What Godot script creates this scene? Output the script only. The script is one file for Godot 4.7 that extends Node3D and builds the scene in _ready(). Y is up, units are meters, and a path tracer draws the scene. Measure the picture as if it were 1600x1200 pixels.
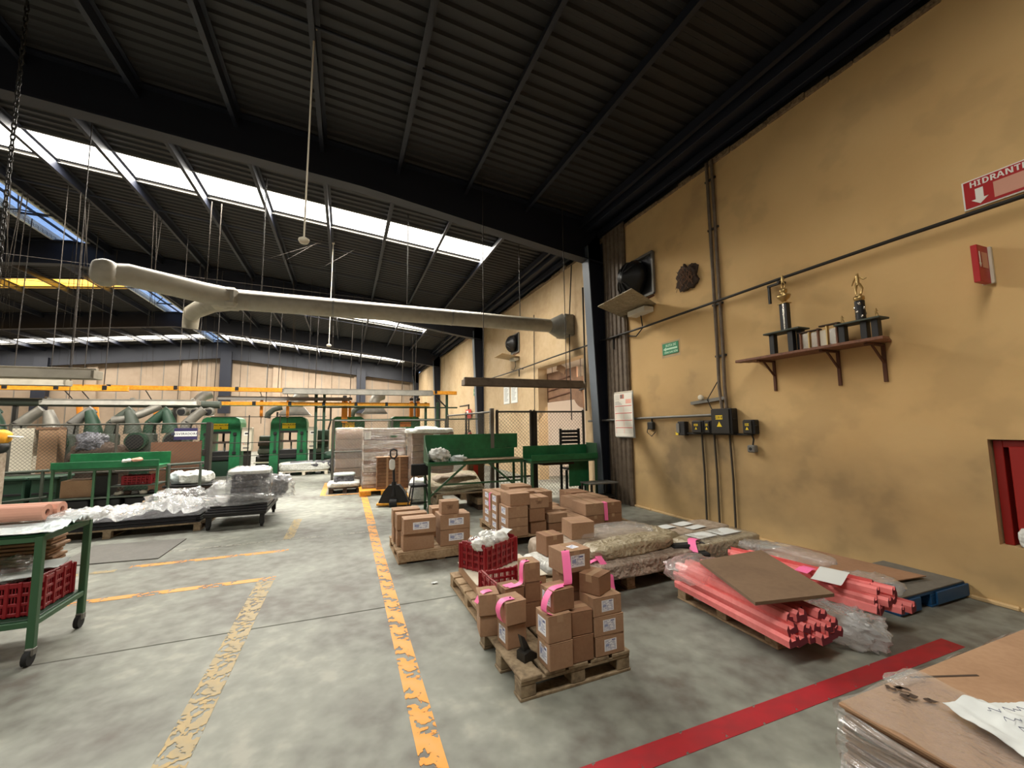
extends Node3D
# A factory hall seen from beside its aisle: pallets of cartons, presses, fences, a mustard wall.
# x runs across the hall, y up, -z down the aisle; metres.

const WX := 5.27          # inner face of the right wall
const RX := -8.0          # ridge
var M := {}
var used := {}
var cache := {}
var rng := RandomNumberGenerator.new()

func _ready():
	rng.seed = 77
	camera_and_sky()
	make_materials()
	build_lights()
	build_floor()
	build_walls()
	build_roof()
	build_wall_fittings()
	build_overhead()
	build_fences()
	build_presses()
	build_left_side()
	build_tables()
	build_far_stacks()
	build_box_pallets()
	build_bundles()
	build_cart()
	build_near_stack()

func camera_and_sky():
	var cam := Camera3D.new()
	cam.name = "camera"
	cam.fov = 84.99
	cam.near = 0.05
	cam.far = 200.0
	cam.transform = Transform3D(Basis(Vector3(0.93002462, -0.01244025, 0.3672866), Vector3(-0.02406578, 0.99521997, 0.09464693), Vector3(-0.36670839, -0.09686301, 0.9252797)).orthonormalized(), Vector3(0, 1.6, 0))
	add_child(cam)
	cam.current = true
	var sky_mat := ProceduralSkyMaterial.new()
	sky_mat.sky_top_color = Color(0.50, 0.68, 0.95)
	sky_mat.sky_horizon_color = Color(0.80, 0.88, 0.98)
	sky_mat.ground_bottom_color = Color(0.35, 0.34, 0.32)
	sky_mat.ground_horizon_color = Color(0.6, 0.62, 0.62)
	sky_mat.sky_energy_multiplier = 1.0
	var sky := Sky.new()
	sky.sky_material = sky_mat
	var env := Environment.new()
	env.background_mode = Environment.BG_SKY
	env.sky = sky
	env.tonemap_mode = Environment.TONE_MAPPER_LINEAR
	env.tonemap_exposure = 1.5
	env.sdfgi_enabled = true
	env.ssao_enabled = true
	env.ssil_enabled = true
	var we := WorldEnvironment.new()
	we.name = "world_environment"
	we.environment = env
	add_child(we)

# Daylight: one soft area light under each translucent roof strip. x0..x1 across, z0..z1 along, on the right (+1) or left (-1) slope.
const STRIPS := [[1, -7.3, 3.5, -1.3, -0.2, "w"], [1, -7.3, 3.5, -11.1, -10.05, "w"], [1, -7.3, 3.62, -20.6, -19.35, "w"], [1, -7.3, 3.85, -31.0, -29.8, "w"],
	[-1, -20.0, -8.7, -1.3, -0.2, "w"], [-1, -20.0, -8.7, -11.1, -10.05, "w"], [-1, -20.0, -8.45, -21.3, -20.2, "y"], [-1, -20.0, -8.45, -31.8, -30.5, "w"]]  # first strip of each slope is out of view, dimmed to suit the near wall
const SUN_W := Color(1.0, 0.975, 0.93)
const SUN_Y := Color(1.0, 0.72, 0.22)
const PANE_GLOW := 4.0
const STRIP_POWER := 10.0

func build_lights():
	for s in STRIPS:
		var xm: float = (s[1] + s[2]) / 2.0
		var l := AreaLight3D.new()
		l.name = number(self, "skylight_daylight")
		l.area_size = Vector2(s[2] - s[1], s[4] - s[3])
		l.area_normalize_energy = false
		l.light_color = SUN_W if s[5] == "w" else SUN_Y
		l.light_energy = STRIP_POWER * (1.0 if s[5] == "w" else 0.5) * (1.0 if s[0] == 1 else 0.4) * (0.18 if s[3] > -5 else 1.0)
		l.shadow_enabled = true
		l.set("area_range", 60.0)
		l.position = Vector3(xm, roof_y(xm) - 0.03, (s[3] + s[4]) / 2.0)
		l.rotation = Vector3(-PI / 2, 0, 0)
		l.transform.basis = Basis(Vector3(0, 0, 1), -0.0997 * s[0]) * l.transform.basis
		add_child(l)

func roof_y(x: float) -> float:
	return 6.1 + 0.1 * (WX - x) if x > RX else 6.1 + 0.1 * (WX - (2.0 * RX - x))

# ---------------------------------------------------------------- naming
func number(p: Node, n: String) -> String:
	var k := str(p.get_instance_id()) + n
	var c: int = used.get(k, 0)
	used[k] = c + 1
	return n if c == 0 else "%s_%03d" % [n, c]

func tag(o: Node, label: String, cat: String, group := "", kind := ""):
	if label: o.set_meta("label", label)
	if cat: o.set_meta("category", cat)
	if group: o.set_meta("group", group)
	if kind: o.set_meta("kind", kind)

func thing(n: String, label: String, cat: String, at := Vector3.ZERO, turn := 0.0, group := "") -> Node3D:
	var o := Node3D.new()
	o.name = number(self, n)
	o.position = at
	o.rotation.y = turn
	tag(o, label, cat, group)
	add_child(o)
	return o

func part(n: String, mesh: Mesh, mat: String, p: Node, at := Vector3.ZERO, rot := Vector3.ZERO) -> MeshInstance3D:
	var o := MeshInstance3D.new()
	o.name = number(p, n)
	o.mesh = mesh
	o.material_override = M[mat]
	o.position = at
	o.rotation = rot
	p.add_child(o)
	return o

func solo(n: String, mesh: Mesh, mat: String, label: String, cat: String, at := Vector3.ZERO, rot := Vector3.ZERO, group := "") -> MeshInstance3D:
	var o := part(n, mesh, mat, self, at, rot)
	tag(o, label, cat, group)
	return o

func structure(n: String) -> Node3D:
	var o := Node3D.new()
	o.name = n
	o.set_meta("kind", "structure")
	add_child(o)
	return o

func copy(o: Node3D, label: String, at: Vector3, turn := 0.0, group := "") -> Node3D:
	var c: Node3D = o.duplicate()
	var base := String(o.name)
	if base.length() > 4 and base[base.length() - 4] == "_" and base.right(3).is_valid_int(): base = base.left(-4)
	c.name = number(self, base)
	c.position = at
	c.rotation.y = turn
	tag(c, label, "", group)
	add_child(c)
	return c

# ---------------------------------------------------------------- shapes
func ST(smooth := false) -> SurfaceTool:
	var s := SurfaceTool.new()
	s.begin(Mesh.PRIMITIVE_TRIANGLES)
	s.set_smooth_group(0 if smooth else 0xFFFFFFFF)
	return s

func fin(s: SurfaceTool) -> ArrayMesh:
	s.generate_normals()
	return s.commit()

func tri(s: SurfaceTool, a: Vector3, b: Vector3, c: Vector3, out: Vector3):
	if (c - a).cross(b - a).dot(out) < 0.0:
		var t := b
		b = c
		c = t
	s.add_vertex(a)
	s.add_vertex(b)
	s.add_vertex(c)

func quad(s: SurfaceTool, a: Vector3, b: Vector3, c: Vector3, d: Vector3, out: Vector3):
	tri(s, a, b, c, out)
	tri(s, a, c, d, out)

# a box with chamfered edges
func cb(s: SurfaceTool, at: Vector3, size: Vector3, bev := 0.004, b := Basis.IDENTITY):
	s.set_smooth_group(0xFFFFFFFF)
	var h := size / 2.0
	bev = minf(bev, minf(h.x, minf(h.y, h.z)) * 0.6)
	var i := h - Vector3(bev, bev, bev)
	var f := func(sx, sy, sz, ax):
		var p := Vector3(sx * i.x, sy * i.y, sz * i.z)
		p[ax] = [sx, sy, sz][ax] * h[ax]
		return at + b * p
	for ax in 3:
		for sg in [-1.0, 1.0]:
			var q := []
			for k in [[-1, -1], [1, -1], [1, 1], [-1, 1]]:
				var c := [0.0, 0.0, 0.0]
				c[ax] = sg
				c[(ax + 1) % 3] = k[0]
				c[(ax + 2) % 3] = k[1]
				q.append(f.call(c[0], c[1], c[2], ax))
			var n := Vector3.ZERO
			n[ax] = sg
			quad(s, q[0], q[1], q[2], q[3], b * n)
	if bev <= 0.0: return
	for ax in 3:
		var u := (ax + 1) % 3
		var w := (ax + 2) % 3
		for k in [[-1, -1], [1, -1], [1, 1], [-1, 1]]:
			var lo := [0.0, 0.0, 0.0]
			lo[u] = k[0]
			lo[w] = k[1]
			lo[ax] = -1.0
			var hi := lo.duplicate()
			hi[ax] = 1.0
			var n := Vector3.ZERO
			n[u] = k[0]
			n[w] = k[1]
			quad(s, f.call(lo[0], lo[1], lo[2], u), f.call(hi[0], hi[1], hi[2], u), f.call(hi[0], hi[1], hi[2], w), f.call(lo[0], lo[1], lo[2], w), b * n)
	for sx in [-1.0, 1.0]:
		for sy in [-1.0, 1.0]:
			for sz in [-1.0, 1.0]:
				tri(s, f.call(sx, sy, sz, 0), f.call(sx, sy, sz, 1), f.call(sx, sy, sz, 2), b * Vector3(sx, sy, sz))

func bm(x: float, y: float, z: float, bev := 0.004) -> ArrayMesh:
	var k := "b%.3f,%.3f,%.3f,%.4f" % [x, y, z, bev]
	if not cache.has(k):
		var s := ST()
		cb(s, Vector3.ZERO, Vector3(x, y, z), bev)
		cache[k] = fin(s)
	return cache[k]

# box part given by its lower and upper corner
func boxp(n: String, lo: Vector3, hi: Vector3, mat: String, p: Node, bev := 0.004) -> MeshInstance3D:
	var d := hi - lo
	return part(n, bm(d.x, d.y, d.z, bev), mat, p, (lo + hi) / 2.0)

func frame_of(d: Vector3) -> Array:
	var u := d.cross(Vector3.UP if absf(d.y) < 0.9 else Vector3.RIGHT).normalized()
	return [u, u.cross(d).normalized()]

func tube(s: SurfaceTool, pts: Array, r: float, n := 8, caps := true, r2 := -1.0, turn := 0.0):
	s.set_smooth_group(0 if n > 4 else 0xFFFFFFFF)
	var rings := []
	var u := Vector3.ZERO
	for i in pts.size():
		var d: Vector3
		if i == 0: d = (pts[1] - pts[0]).normalized()
		elif i == pts.size() - 1: d = (pts[i] - pts[i - 1]).normalized()
		else: d = ((pts[i + 1] - pts[i]).normalized() + (pts[i] - pts[i - 1]).normalized()).normalized()
		if i == 0: u = frame_of(d)[0]
		else: u = (u - d * u.dot(d)).normalized()
		var w := u.cross(d)
		var rr := r if r2 < 0.0 else lerpf(r, r2, float(i) / (pts.size() - 1))
		var ring := []
		for k in n:
			var a := TAU * k / n + turn
			ring.append(pts[i] + (u * cos(a) + w * sin(a)) * rr)
		rings.append(ring)
	for i in rings.size() - 1:
		for k in n:
			var a: Vector3 = rings[i][k]
			var b: Vector3 = rings[i][(k + 1) % n]
			var c: Vector3 = rings[i + 1][(k + 1) % n]
			var e: Vector3 = rings[i + 1][k]
			quad(s, a, b, c, e, (a + b) / 2.0 - pts[i] + (c + e) / 2.0 - pts[i + 1])
	if caps:
		s.set_smooth_group(0xFFFFFFFF)
		for i in [0, rings.size() - 1]:
			var out: Vector3 = pts[0] - pts[1] if i == 0 else pts[i] - pts[i - 1]
			for k in range(1, n - 1): tri(s, rings[i][0], rings[i][k], rings[i][k + 1], out)

func tm(pts: Array, r: float, n := 8, r2 := -1.0, turn := 0.0) -> ArrayMesh:
	var s := ST()
	tube(s, pts, r, n, true, r2, turn)
	return fin(s)

# square bar from a to b
func bar(s: SurfaceTool, a: Vector3, b: Vector3, w: float):
	tube(s, [a, b], w * 0.7071, 4, true, -1.0, PI / 4)

func barm(a: Vector3, b: Vector3, w: float) -> ArrayMesh:
	var s := ST()
	bar(s, a, b, w)
	return fin(s)

# profile of (radius, height) turned about y
func lathe(s: SurfaceTool, prof: Array, n := 16, at := Vector3.ZERO, b := Basis.IDENTITY, smooth := true):
	s.set_smooth_group(0 if smooth else 0xFFFFFFFF)
	for i in prof.size() - 1:
		for k in n:
			var a0 := TAU * k / n
			var a1 := TAU * (k + 1) / n
			var p: Vector2 = prof[i]
			var q: Vector2 = prof[i + 1]
			var d := Vector3(cos((a0 + a1) / 2) * (q.y - p.y), p.x - q.x, sin((a0 + a1) / 2) * (q.y - p.y))
			quad(s, at + b * Vector3(p.x * cos(a0), p.y, p.x * sin(a0)), at + b * Vector3(p.x * cos(a1), p.y, p.x * sin(a1)),
				at + b * Vector3(q.x * cos(a1), q.y, q.x * sin(a1)), at + b * Vector3(q.x * cos(a0), q.y, q.x * sin(a0)), b * d)

# polygon (x, y) pushed along z from z0 to z1
func prism(s: SurfaceTool, poly: Array, z0: float, z1: float, b := Basis.IDENTITY, at := Vector3.ZERO):
	s.set_smooth_group(0xFFFFFFFF)
	var pk := PackedVector2Array(poly)
	var ids := Geometry2D.triangulate_polygon(pk)
	for i in range(0, ids.size(), 3):
		for z in [z0, z1]:
			var q := []
			for k in 3: q.append(at + b * Vector3(pk[ids[i + k]].x, pk[ids[i + k]].y, z))
			tri(s, q[0], q[1], q[2], b * Vector3(0, 0, 1 if z == maxf(z0, z1) else -1))
	var ccw := 1.0 if not Geometry2D.is_polygon_clockwise(pk) else -1.0
	for i in pk.size():
		var a := pk[i]
		var c := pk[(i + 1) % pk.size()]
		var out := Vector3(c.y - a.y, a.x - c.x, 0) * ccw
		quad(s, at + b * Vector3(a.x, a.y, z0), at + b * Vector3(c.x, c.y, z0), at + b * Vector3(c.x, c.y, z1), at + b * Vector3(a.x, a.y, z1), b * out)

func prismm(poly: Array, z0: float, z1: float) -> ArrayMesh:
	var s := ST()
	prism(s, poly, z0, z1)
	return fin(s)

# a rounded, crumpled body: e small = boxy. Its base is flattened at y = 0.
func lump(size: Vector3, sd: int, amp := 0.02, freq := 6.0, e := 0.35, nu := 40, nv := 20) -> ArrayMesh:
	var ns := FastNoiseLite.new()
	ns.seed = sd
	ns.frequency = freq
	ns.noise_type = FastNoiseLite.TYPE_SIMPLEX
	ns.fractal_type = FastNoiseLite.FRACTAL_RIDGED
	ns.fractal_octaves = 3
	var pw := func(v, k): return signf(v) * pow(absf(v), k)
	var g := []
	for j in nv + 1:
		var row := []
		var la := -PI / 2 + PI * j / nv
		for i in nu:
			var lo := TAU * i / nu
			var p := Vector3(pw.call(cos(la), e) * pw.call(cos(lo), e), pw.call(sin(la), e), pw.call(cos(la), e) * pw.call(sin(lo), e)) * size / 2.0
			var n := p.normalized()
			p += n * ns.get_noise_3dv(p) * amp
			p.y = maxf(p.y, -size.y / 2) + size.y / 2
			row.append(p)
		g.append(row)
	var s := ST(true)
	var c := Vector3(0, size.y / 2, 0)
	for j in nv:
		for i in nu:
			var a: Vector3 = g[j][i]
			var b: Vector3 = g[j][(i + 1) % nu]
			var d: Vector3 = g[j + 1][(i + 1) % nu]
			var f: Vector3 = g[j + 1][i]
			quad(s, a, b, d, f, (a + d) / 2.0 - c)
	return fin(s)

# a thin sheet draped over heights h(x, z); has two faces and an edge
func drape(x0: float, x1: float, z0: float, z1: float, h: Callable, nx := 30, nz := 20, th := 0.004) -> ArrayMesh:
	var s := ST(true)
	var P := func(i, j, dy):
		var x := lerpf(x0, x1, float(i) / nx)
		var z := lerpf(z0, z1, float(j) / nz)
		return Vector3(x, h.call(x, z) + dy, z)
	for i in nx:
		for j in nz:
			quad(s, P.call(i, j, th), P.call(i + 1, j, th), P.call(i + 1, j + 1, th), P.call(i, j + 1, th), Vector3.UP)
			quad(s, P.call(i, j, 0.0), P.call(i + 1, j, 0.0), P.call(i + 1, j + 1, 0.0), P.call(i, j + 1, 0.0), Vector3.DOWN)
	return fin(s)

func qm(w: float, h: float) -> QuadMesh:
	var k := "q%.3f,%.3f" % [w, h]
	if not cache.has(k):
		var q := QuadMesh.new()
		q.size = Vector2(w, h)
		cache[k] = q
	return cache[k]

func txt(p: Node, t: String, h: float, mat: String, at: Vector3, rot := Vector3.ZERO, serif := false, depth := 0.002) -> MeshInstance3D:
	var f := SystemFont.new()
	f.font_names = PackedStringArray(["Droid Serif" if serif else "Droid Sans"])
	f.font_weight = 700
	var m := TextMesh.new()
	m.font = f
	m.text = t
	m.font_size = 32
	m.pixel_size = h / 23.0
	m.depth = depth
	m.curve_step = 4.0
	return part("lettering", m, mat, p, at, rot)

# ---------------------------------------------------------------- materials
func noise(sd: int, freq: float, w: int, h: int, oct := 4, kind := FastNoiseLite.FRACTAL_FBM) -> PackedByteArray:
	var n := FastNoiseLite.new()
	n.seed = sd
	n.frequency = freq
	n.noise_type = FastNoiseLite.TYPE_SIMPLEX_SMOOTH
	n.fractal_type = kind
	n.fractal_octaves = oct
	var im := n.get_seamless_image(w, h)
	im.convert(Image.FORMAT_L8)
	return im.get_data()

# two noises blended and sent through a colour ramp
func ramp_tex(cols: Array, sd: int, f1: float, f2: float, mix := 0.5, sz := 512, contrast := 1.0) -> ImageTexture:
	var a := noise(sd, f1, sz, sz)
	var b := noise(sd + 5, f2, sz, sz)
	var g := Gradient.new()
	g.offsets = PackedFloat32Array(range(cols.size()).map(func(i): return float(i) / (cols.size() - 1)))
	g.colors = PackedColorArray(cols)
	var lut := []
	for i in 256:
		var c := g.sample(clampf(0.5 + (i / 255.0 - 0.5) * contrast, 0, 1))
		lut.append([c.r8, c.g8, c.b8])
	var out := PackedByteArray()
	out.resize(sz * sz * 3)
	for i in sz * sz:
		var v := int(a[i] * (1.0 - mix) + b[i] * mix)
		var c: Array = lut[v]
		out[i * 3] = c[0]
		out[i * 3 + 1] = c[1]
		out[i * 3 + 2] = c[2]
	var im := Image.create_from_data(sz, sz, false, Image.FORMAT_RGB8, out)
	im.generate_mipmaps()
	return ImageTexture.create_from_image(im)

func normal_tex(sd: int, f: float, sz := 512, strength := 4.0, sx := 1, sy := 1, kind := FastNoiseLite.FRACTAL_FBM) -> ImageTexture:
	var n := FastNoiseLite.new()
	n.seed = sd
	n.frequency = f
	n.fractal_type = kind
	n.fractal_octaves = 4
	var im := n.get_seamless_image(sz / sx, sz / sy)
	im.convert(Image.FORMAT_L8)
	im.resize(sz, sz, Image.INTERPOLATE_CUBIC)
	im.convert(Image.FORMAT_RGBA8)
	im.bump_map_to_normal_map(strength)
	return ImageTexture.create_from_image(im)

func mt(n: String, col: Color, rough := 0.7, metal := 0.0) -> StandardMaterial3D:
	var m := StandardMaterial3D.new()
	m.albedo_color = col
	m.roughness = rough
	m.metallic = metal
	M[n] = m
	return m

func mtex(n: String, tex: Texture2D, scale: float, rough := 0.8, tint := Color.WHITE, nrm: Texture2D = null, ns := 0.5, metal := 0.0) -> StandardMaterial3D:
	var m := mt(n, tint, rough, metal)
	m.albedo_texture = tex
	m.uv1_triplanar = true
	m.uv1_world_triplanar = true
	m.uv1_scale = Vector3(scale, scale, scale)
	if nrm:
		m.normal_enabled = true
		m.normal_texture = nrm
		m.normal_scale = ns
	return m

func c8(r: int, g: int, b: int) -> Color:
	return Color8(r, g, b)

func make_materials():
	var fine := normal_tex(3, 0.03, 512, 3.0)
	var crumple := normal_tex(9, 0.012, 512, 12.0, 1, 1, FastNoiseLite.FRACTAL_RIDGED)
	var streak := normal_tex(12, 0.03, 512, 9.0, 8, 1, FastNoiseLite.FRACTAL_RIDGED)
	# floor
	var ft := ramp_tex([c8(96, 91, 83), c8(110, 110, 102), c8(124, 126, 117), c8(133, 136, 126), c8(152, 152, 141)], 21, 0.0045, 0.03, 0.42, 1024, 1.75)
	mtex("concrete", ft, 0.16, 0.62, Color.WHITE, fine, 0.25)
	mtex("concrete_far", ramp_tex([c8(96, 92, 84), c8(126, 123, 113), c8(150, 146, 135)], 28, 0.006, 0.03, 0.4, 512, 1.4), 0.15, 0.6)
	# plaster
	var pl := normal_tex(31, 0.02, 512, 2.5)
	mtex("plaster", ramp_tex([c8(186, 153, 106), c8(200, 170, 124), c8(206, 178, 134)], 32, 0.006, 0.04, 0.35, 512, 1.2), 0.25, 0.85, Color.WHITE, pl, 0.3)
	mtex("plaster_pale", ramp_tex([c8(176, 150, 114), c8(192, 167, 130), c8(202, 179, 144)], 33, 0.006, 0.04, 0.35, 512, 1.2), 0.22, 0.85, Color.WHITE, pl, 0.3)
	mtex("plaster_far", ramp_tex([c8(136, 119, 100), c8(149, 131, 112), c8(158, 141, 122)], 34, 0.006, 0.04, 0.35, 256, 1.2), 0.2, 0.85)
	mtex("plaster_room", ramp_tex([c8(206, 198, 188), c8(216, 209, 200)], 35, 0.006, 0.04, 0.35, 256), 0.2, 0.85)
	mtex("rough_brick", ramp_tex([c8(70, 58, 44), c8(120, 100, 76), c8(150, 128, 98)], 36, 0.03, 0.1, 0.5, 256, 1.6), 1.0, 0.95, Color.WHITE, fine, 1.0)
	# steel
	mt("navy", c8(22, 26, 38), 0.55)
	mt("steel_blue", c8(96, 106, 116), 0.5)  # navy steel with the skylight on the column flange put into the colour
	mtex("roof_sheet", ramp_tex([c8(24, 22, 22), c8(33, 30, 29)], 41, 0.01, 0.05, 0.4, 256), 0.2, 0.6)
	mt("roof_white", c8(215, 215, 205), 0.6)
	mtex("galvanised", ramp_tex([c8(98, 96, 90), c8(130, 127, 118), c8(152, 149, 138)], 43, 0.012, 0.05, 0.4, 256), 0.5, 0.5, Color.WHITE, null, 0.0, 0.35)
	mtex("duct_white", ramp_tex([c8(118, 112, 98), c8(146, 139, 122), c8(160, 153, 136)], 44, 0.01, 0.05, 0.4, 256), 0.5, 0.55)
	mtex("brown_flute", ramp_tex([c8(74, 62, 50), c8(104, 90, 74), c8(120, 106, 90)], 45, 0.02, 0.06, 0.5, 256), 0.6, 0.6)
	mt("dark_steel", c8(48, 46, 42), 0.5, 0.4)
	mt("grey_steel", c8(120, 118, 112), 0.5, 0.3)
	mt("chrome", c8(205, 200, 190), 0.22, 0.9)
	mt("gold", c8(190, 162, 108), 0.32, 0.85)
	mt("rust", c8(92, 56, 36), 0.8)
	mtex("rust_wood", ramp_tex([c8(92, 60, 44), c8(124, 82, 60), c8(146, 102, 78)], 46, 0.02, 0.08, 0.5, 256), 1.2, 0.6)
	var gt := ramp_tex([c8(22, 86, 52), c8(28, 104, 62), c8(38, 120, 74)], 47, 0.008, 0.06, 0.4, 256, 1.3)
	mtex("green", gt, 0.5, 0.42)
	mt("green_dark", c8(30, 62, 44), 0.55)
	mt("green_pipe", c8(58, 96, 66), 0.5)
	mt("grey_green", c8(68, 76, 66), 0.6)
	mtex("yellow", ramp_tex([c8(196, 128, 20), c8(226, 154, 34), c8(234, 170, 56)], 48, 0.01, 0.06, 0.5, 256, 1.4), 0.8, 0.5)
	mt("yellow_sign", c8(236, 206, 30), 0.5)
	mt("orange_pipe", c8(226, 140, 40), 0.5)
	mt("black", c8(22, 22, 23), 0.5)
	mt("black_rubber", c8(26, 26, 27), 0.75)
	mt("brown_dark", c8(64, 48, 36), 0.8)
	mt("brown_board", c8(112, 76, 54), 0.8)
	mt("red", c8(176, 28, 30), 0.4)
	mt("red_crate", c8(138, 20, 30), 0.4)
	mt("red_box", c8(150, 26, 20), 0.45)
	mt("white", c8(228, 226, 218), 0.5)
	mt("white_sign", c8(238, 236, 228), 0.5)
	mt("bone", c8(214, 206, 186), 0.6)
	mt("paper", c8(208, 212, 210), 0.8)
	mt("print_ink", c8(58, 64, 92), 0.8)
	mt("red_ink", c8(206, 62, 48), 0.8)
	mt("green_sign", c8(38, 140, 92), 0.5)
	mt("green_light", c8(196, 236, 208), 0.5)
	mt("blue_sign", c8(52, 46, 86), 0.5)
	mt("pink_tape", c8(255, 120, 178), 0.5)
	mt("tape", c8(176, 144, 114), 0.2)
	mt("cable", c8(62, 54, 42), 0.7)
	mt("cable_black", c8(30, 28, 26), 0.7)
	mt("wire_dark", c8(58, 52, 46), 0.6, 0.3)
	mt("fence_steel", c8(82, 80, 72), 0.5, 0.3)
	# goods
	var ct := ramp_tex([c8(148, 115, 88), c8(161, 127, 99), c8(172, 139, 110)], 51, 0.006, 0.08, 0.35, 256, 1.2)
	mtex("card", ct, 1.4, 0.85)
	mtex("card_dark", ct, 1.3, 0.85, c8(226, 214, 206))
	mtex("card_light", ct, 1.6, 0.85, Color(1.0, 1.0, 0.98))
	mt("card_edge", c8(148, 104, 68), 0.9)
	mtex("card_brown", ramp_tex([c8(104, 76, 56), c8(126, 94, 70), c8(142, 108, 82)], 52, 0.008, 0.06, 0.4, 256), 1.0, 0.85)
	mtex("board_brown", ramp_tex([c8(108, 86, 66), c8(120, 97, 75), c8(128, 105, 82)], 53, 0.006, 0.08, 0.4, 256), 0.8, 0.75)
	mtex("grey_bundle", ramp_tex([c8(124, 108, 92), c8(158, 142, 124), c8(178, 164, 148)], 54, 0.02, 0.05, 0.5, 256, 1.4), 1.2, 0.7)
	var wt := ramp_tex([c8(128, 104, 76), c8(160, 135, 104), c8(180, 157, 126)], 55, 0.01, 0.06, 0.5, 256, 1.5)
	mtex("wood", wt, 1.5, 0.85)
	mtex("wood_grey", ramp_tex([c8(104, 88, 68), c8(142, 124, 98), c8(164, 146, 118)], 56, 0.01, 0.06, 0.5, 256, 1.5), 1.5, 0.85)
	mt("blue_pallet", c8(22, 78, 124), 0.5)
	mtex("card_tan", ct, 0.8, 0.85, c8(240, 232, 224))
	mtex("grey_mat", ramp_tex([c8(92, 90, 84), c8(112, 110, 104)], 57, 0.02, 0.08, 0.5, 256), 1.0, 0.6)
	mtex("pink_foam", ramp_tex([c8(226, 112, 112), c8(236, 130, 127), c8(244, 152, 146)], 58, 0.01, 0.06, 0.5, 256), 1.5, 0.7)
	mt("pink_end_shade", c8(112, 42, 54), 0.9)  # maroon puts the shade of the hollow profile ends into the colour
	mt("pink_roll", c8(216, 160, 138), 0.75)
	mtex("olive_wrap", ramp_tex([c8(134, 122, 98), c8(162, 150, 124), c8(184, 174, 150)], 59, 0.015, 0.06, 0.5, 256, 1.4), 1.2, 0.35, Color.WHITE, crumple, 1.2)
	mtex("mauve_wrap", ramp_tex([c8(132, 116, 104), c8(160, 144, 130), c8(180, 166, 152)], 60, 0.015, 0.06, 0.5, 256, 1.4), 1.2, 0.32, Color.WHITE, crumple, 1.2)
	mtex("white_bag", ramp_tex([c8(184, 186, 180), c8(214, 216, 210), c8(236, 236, 230)], 61, 0.015, 0.06, 0.5, 256, 1.4), 1.2, 0.35, Color.WHITE, crumple, 0.8)
	mtex("grey_bag", ramp_tex([c8(54, 54, 60), c8(88, 88, 95), c8(140, 140, 146)], 62, 0.015, 0.05, 0.5, 256, 1.6), 1.4, 0.3, Color.WHITE, crumple, 0.9)
	mtex("dark_sheet", ramp_tex([c8(32, 32, 36), c8(52, 52, 58)], 63, 0.015, 0.05, 0.5, 256), 1.2, 0.4)
	mtex("sheet_white", ramp_tex([c8(190, 204, 206), c8(212, 222, 222)], 64, 0.01, 0.05, 0.5, 256), 1.2, 0.3, Color.WHITE, crumple, 0.4)
	for k in [["film", 0.07, crumple, 2.2], ["film_dense", 0.15, crumple, 2.2], ["milky", 0.30, crumple, 2.0], ["film_streak", 0.14, streak, 1.0]]:
		var m := mtex(k[0], null, k[3], 0.12, Color(0.94, 0.95, 0.95, k[1]), k[2], 0.35 if k[0] == "film" else 1.4)
		m.transparency = BaseMaterial3D.TRANSPARENCY_ALPHA
	var glass := mt("glass", Color(0.75, 0.86, 1.0, 0.12), 0.05)
	glass.transparency = BaseMaterial3D.TRANSPARENCY_ALPHA
	for k in [["pane_white", SUN_W, 1.0], ["pane_yellow", SUN_Y, 0.4], ["tube_lit", Color(1, 0.95, 0.88), 1.0]]:
		var m := mt(k[0], Color(0.9, 0.9, 0.88), 0.6)
		m.emission_enabled = true
		m.emission = k[1]
		m.emission_energy_multiplier = PANE_GLOW * k[2]
	# worn floor paint
	for k in [["paint_yellow", c8(238, 150, 28), c8(216, 160, 84), 0.41, 71], ["paint_worn", c8(190, 158, 92), c8(150, 138, 110), 0.46, 72], ["paint_red", c8(178, 32, 42), c8(150, 40, 46), 0.30, 73], ["paint_pale", c8(176, 172, 158), c8(160, 158, 148), 0.52, 74]]:
		var a := noise(k[4], 0.03, 256, 256, 5)
		var b := noise(k[4] + 9, 0.008, 256, 256, 3)
		var d := PackedByteArray()
		d.resize(256 * 256 * 4)
		for i in 256 * 256:
			var w := 0.6 * a[i] / 255.0 + 0.4 * b[i] / 255.0
			var c: Color = k[1].lerp(k[2], b[i] / 255.0)
			d[i * 4] = c.r8
			d[i * 4 + 1] = c.g8
			d[i * 4 + 2] = c.b8
			d[i * 4 + 3] = 255 if w > k[3] else 0
		var m := mtex(k[0], ImageTexture.create_from_image(Image.create_from_data(256, 256, false, Image.FORMAT_RGBA8, d)), 1.9, 0.6)
		m.transparency = BaseMaterial3D.TRANSPARENCY_ALPHA_SCISSOR
		m.alpha_scissor_threshold = 0.5
	wall_texture()
	label_textures()

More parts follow.
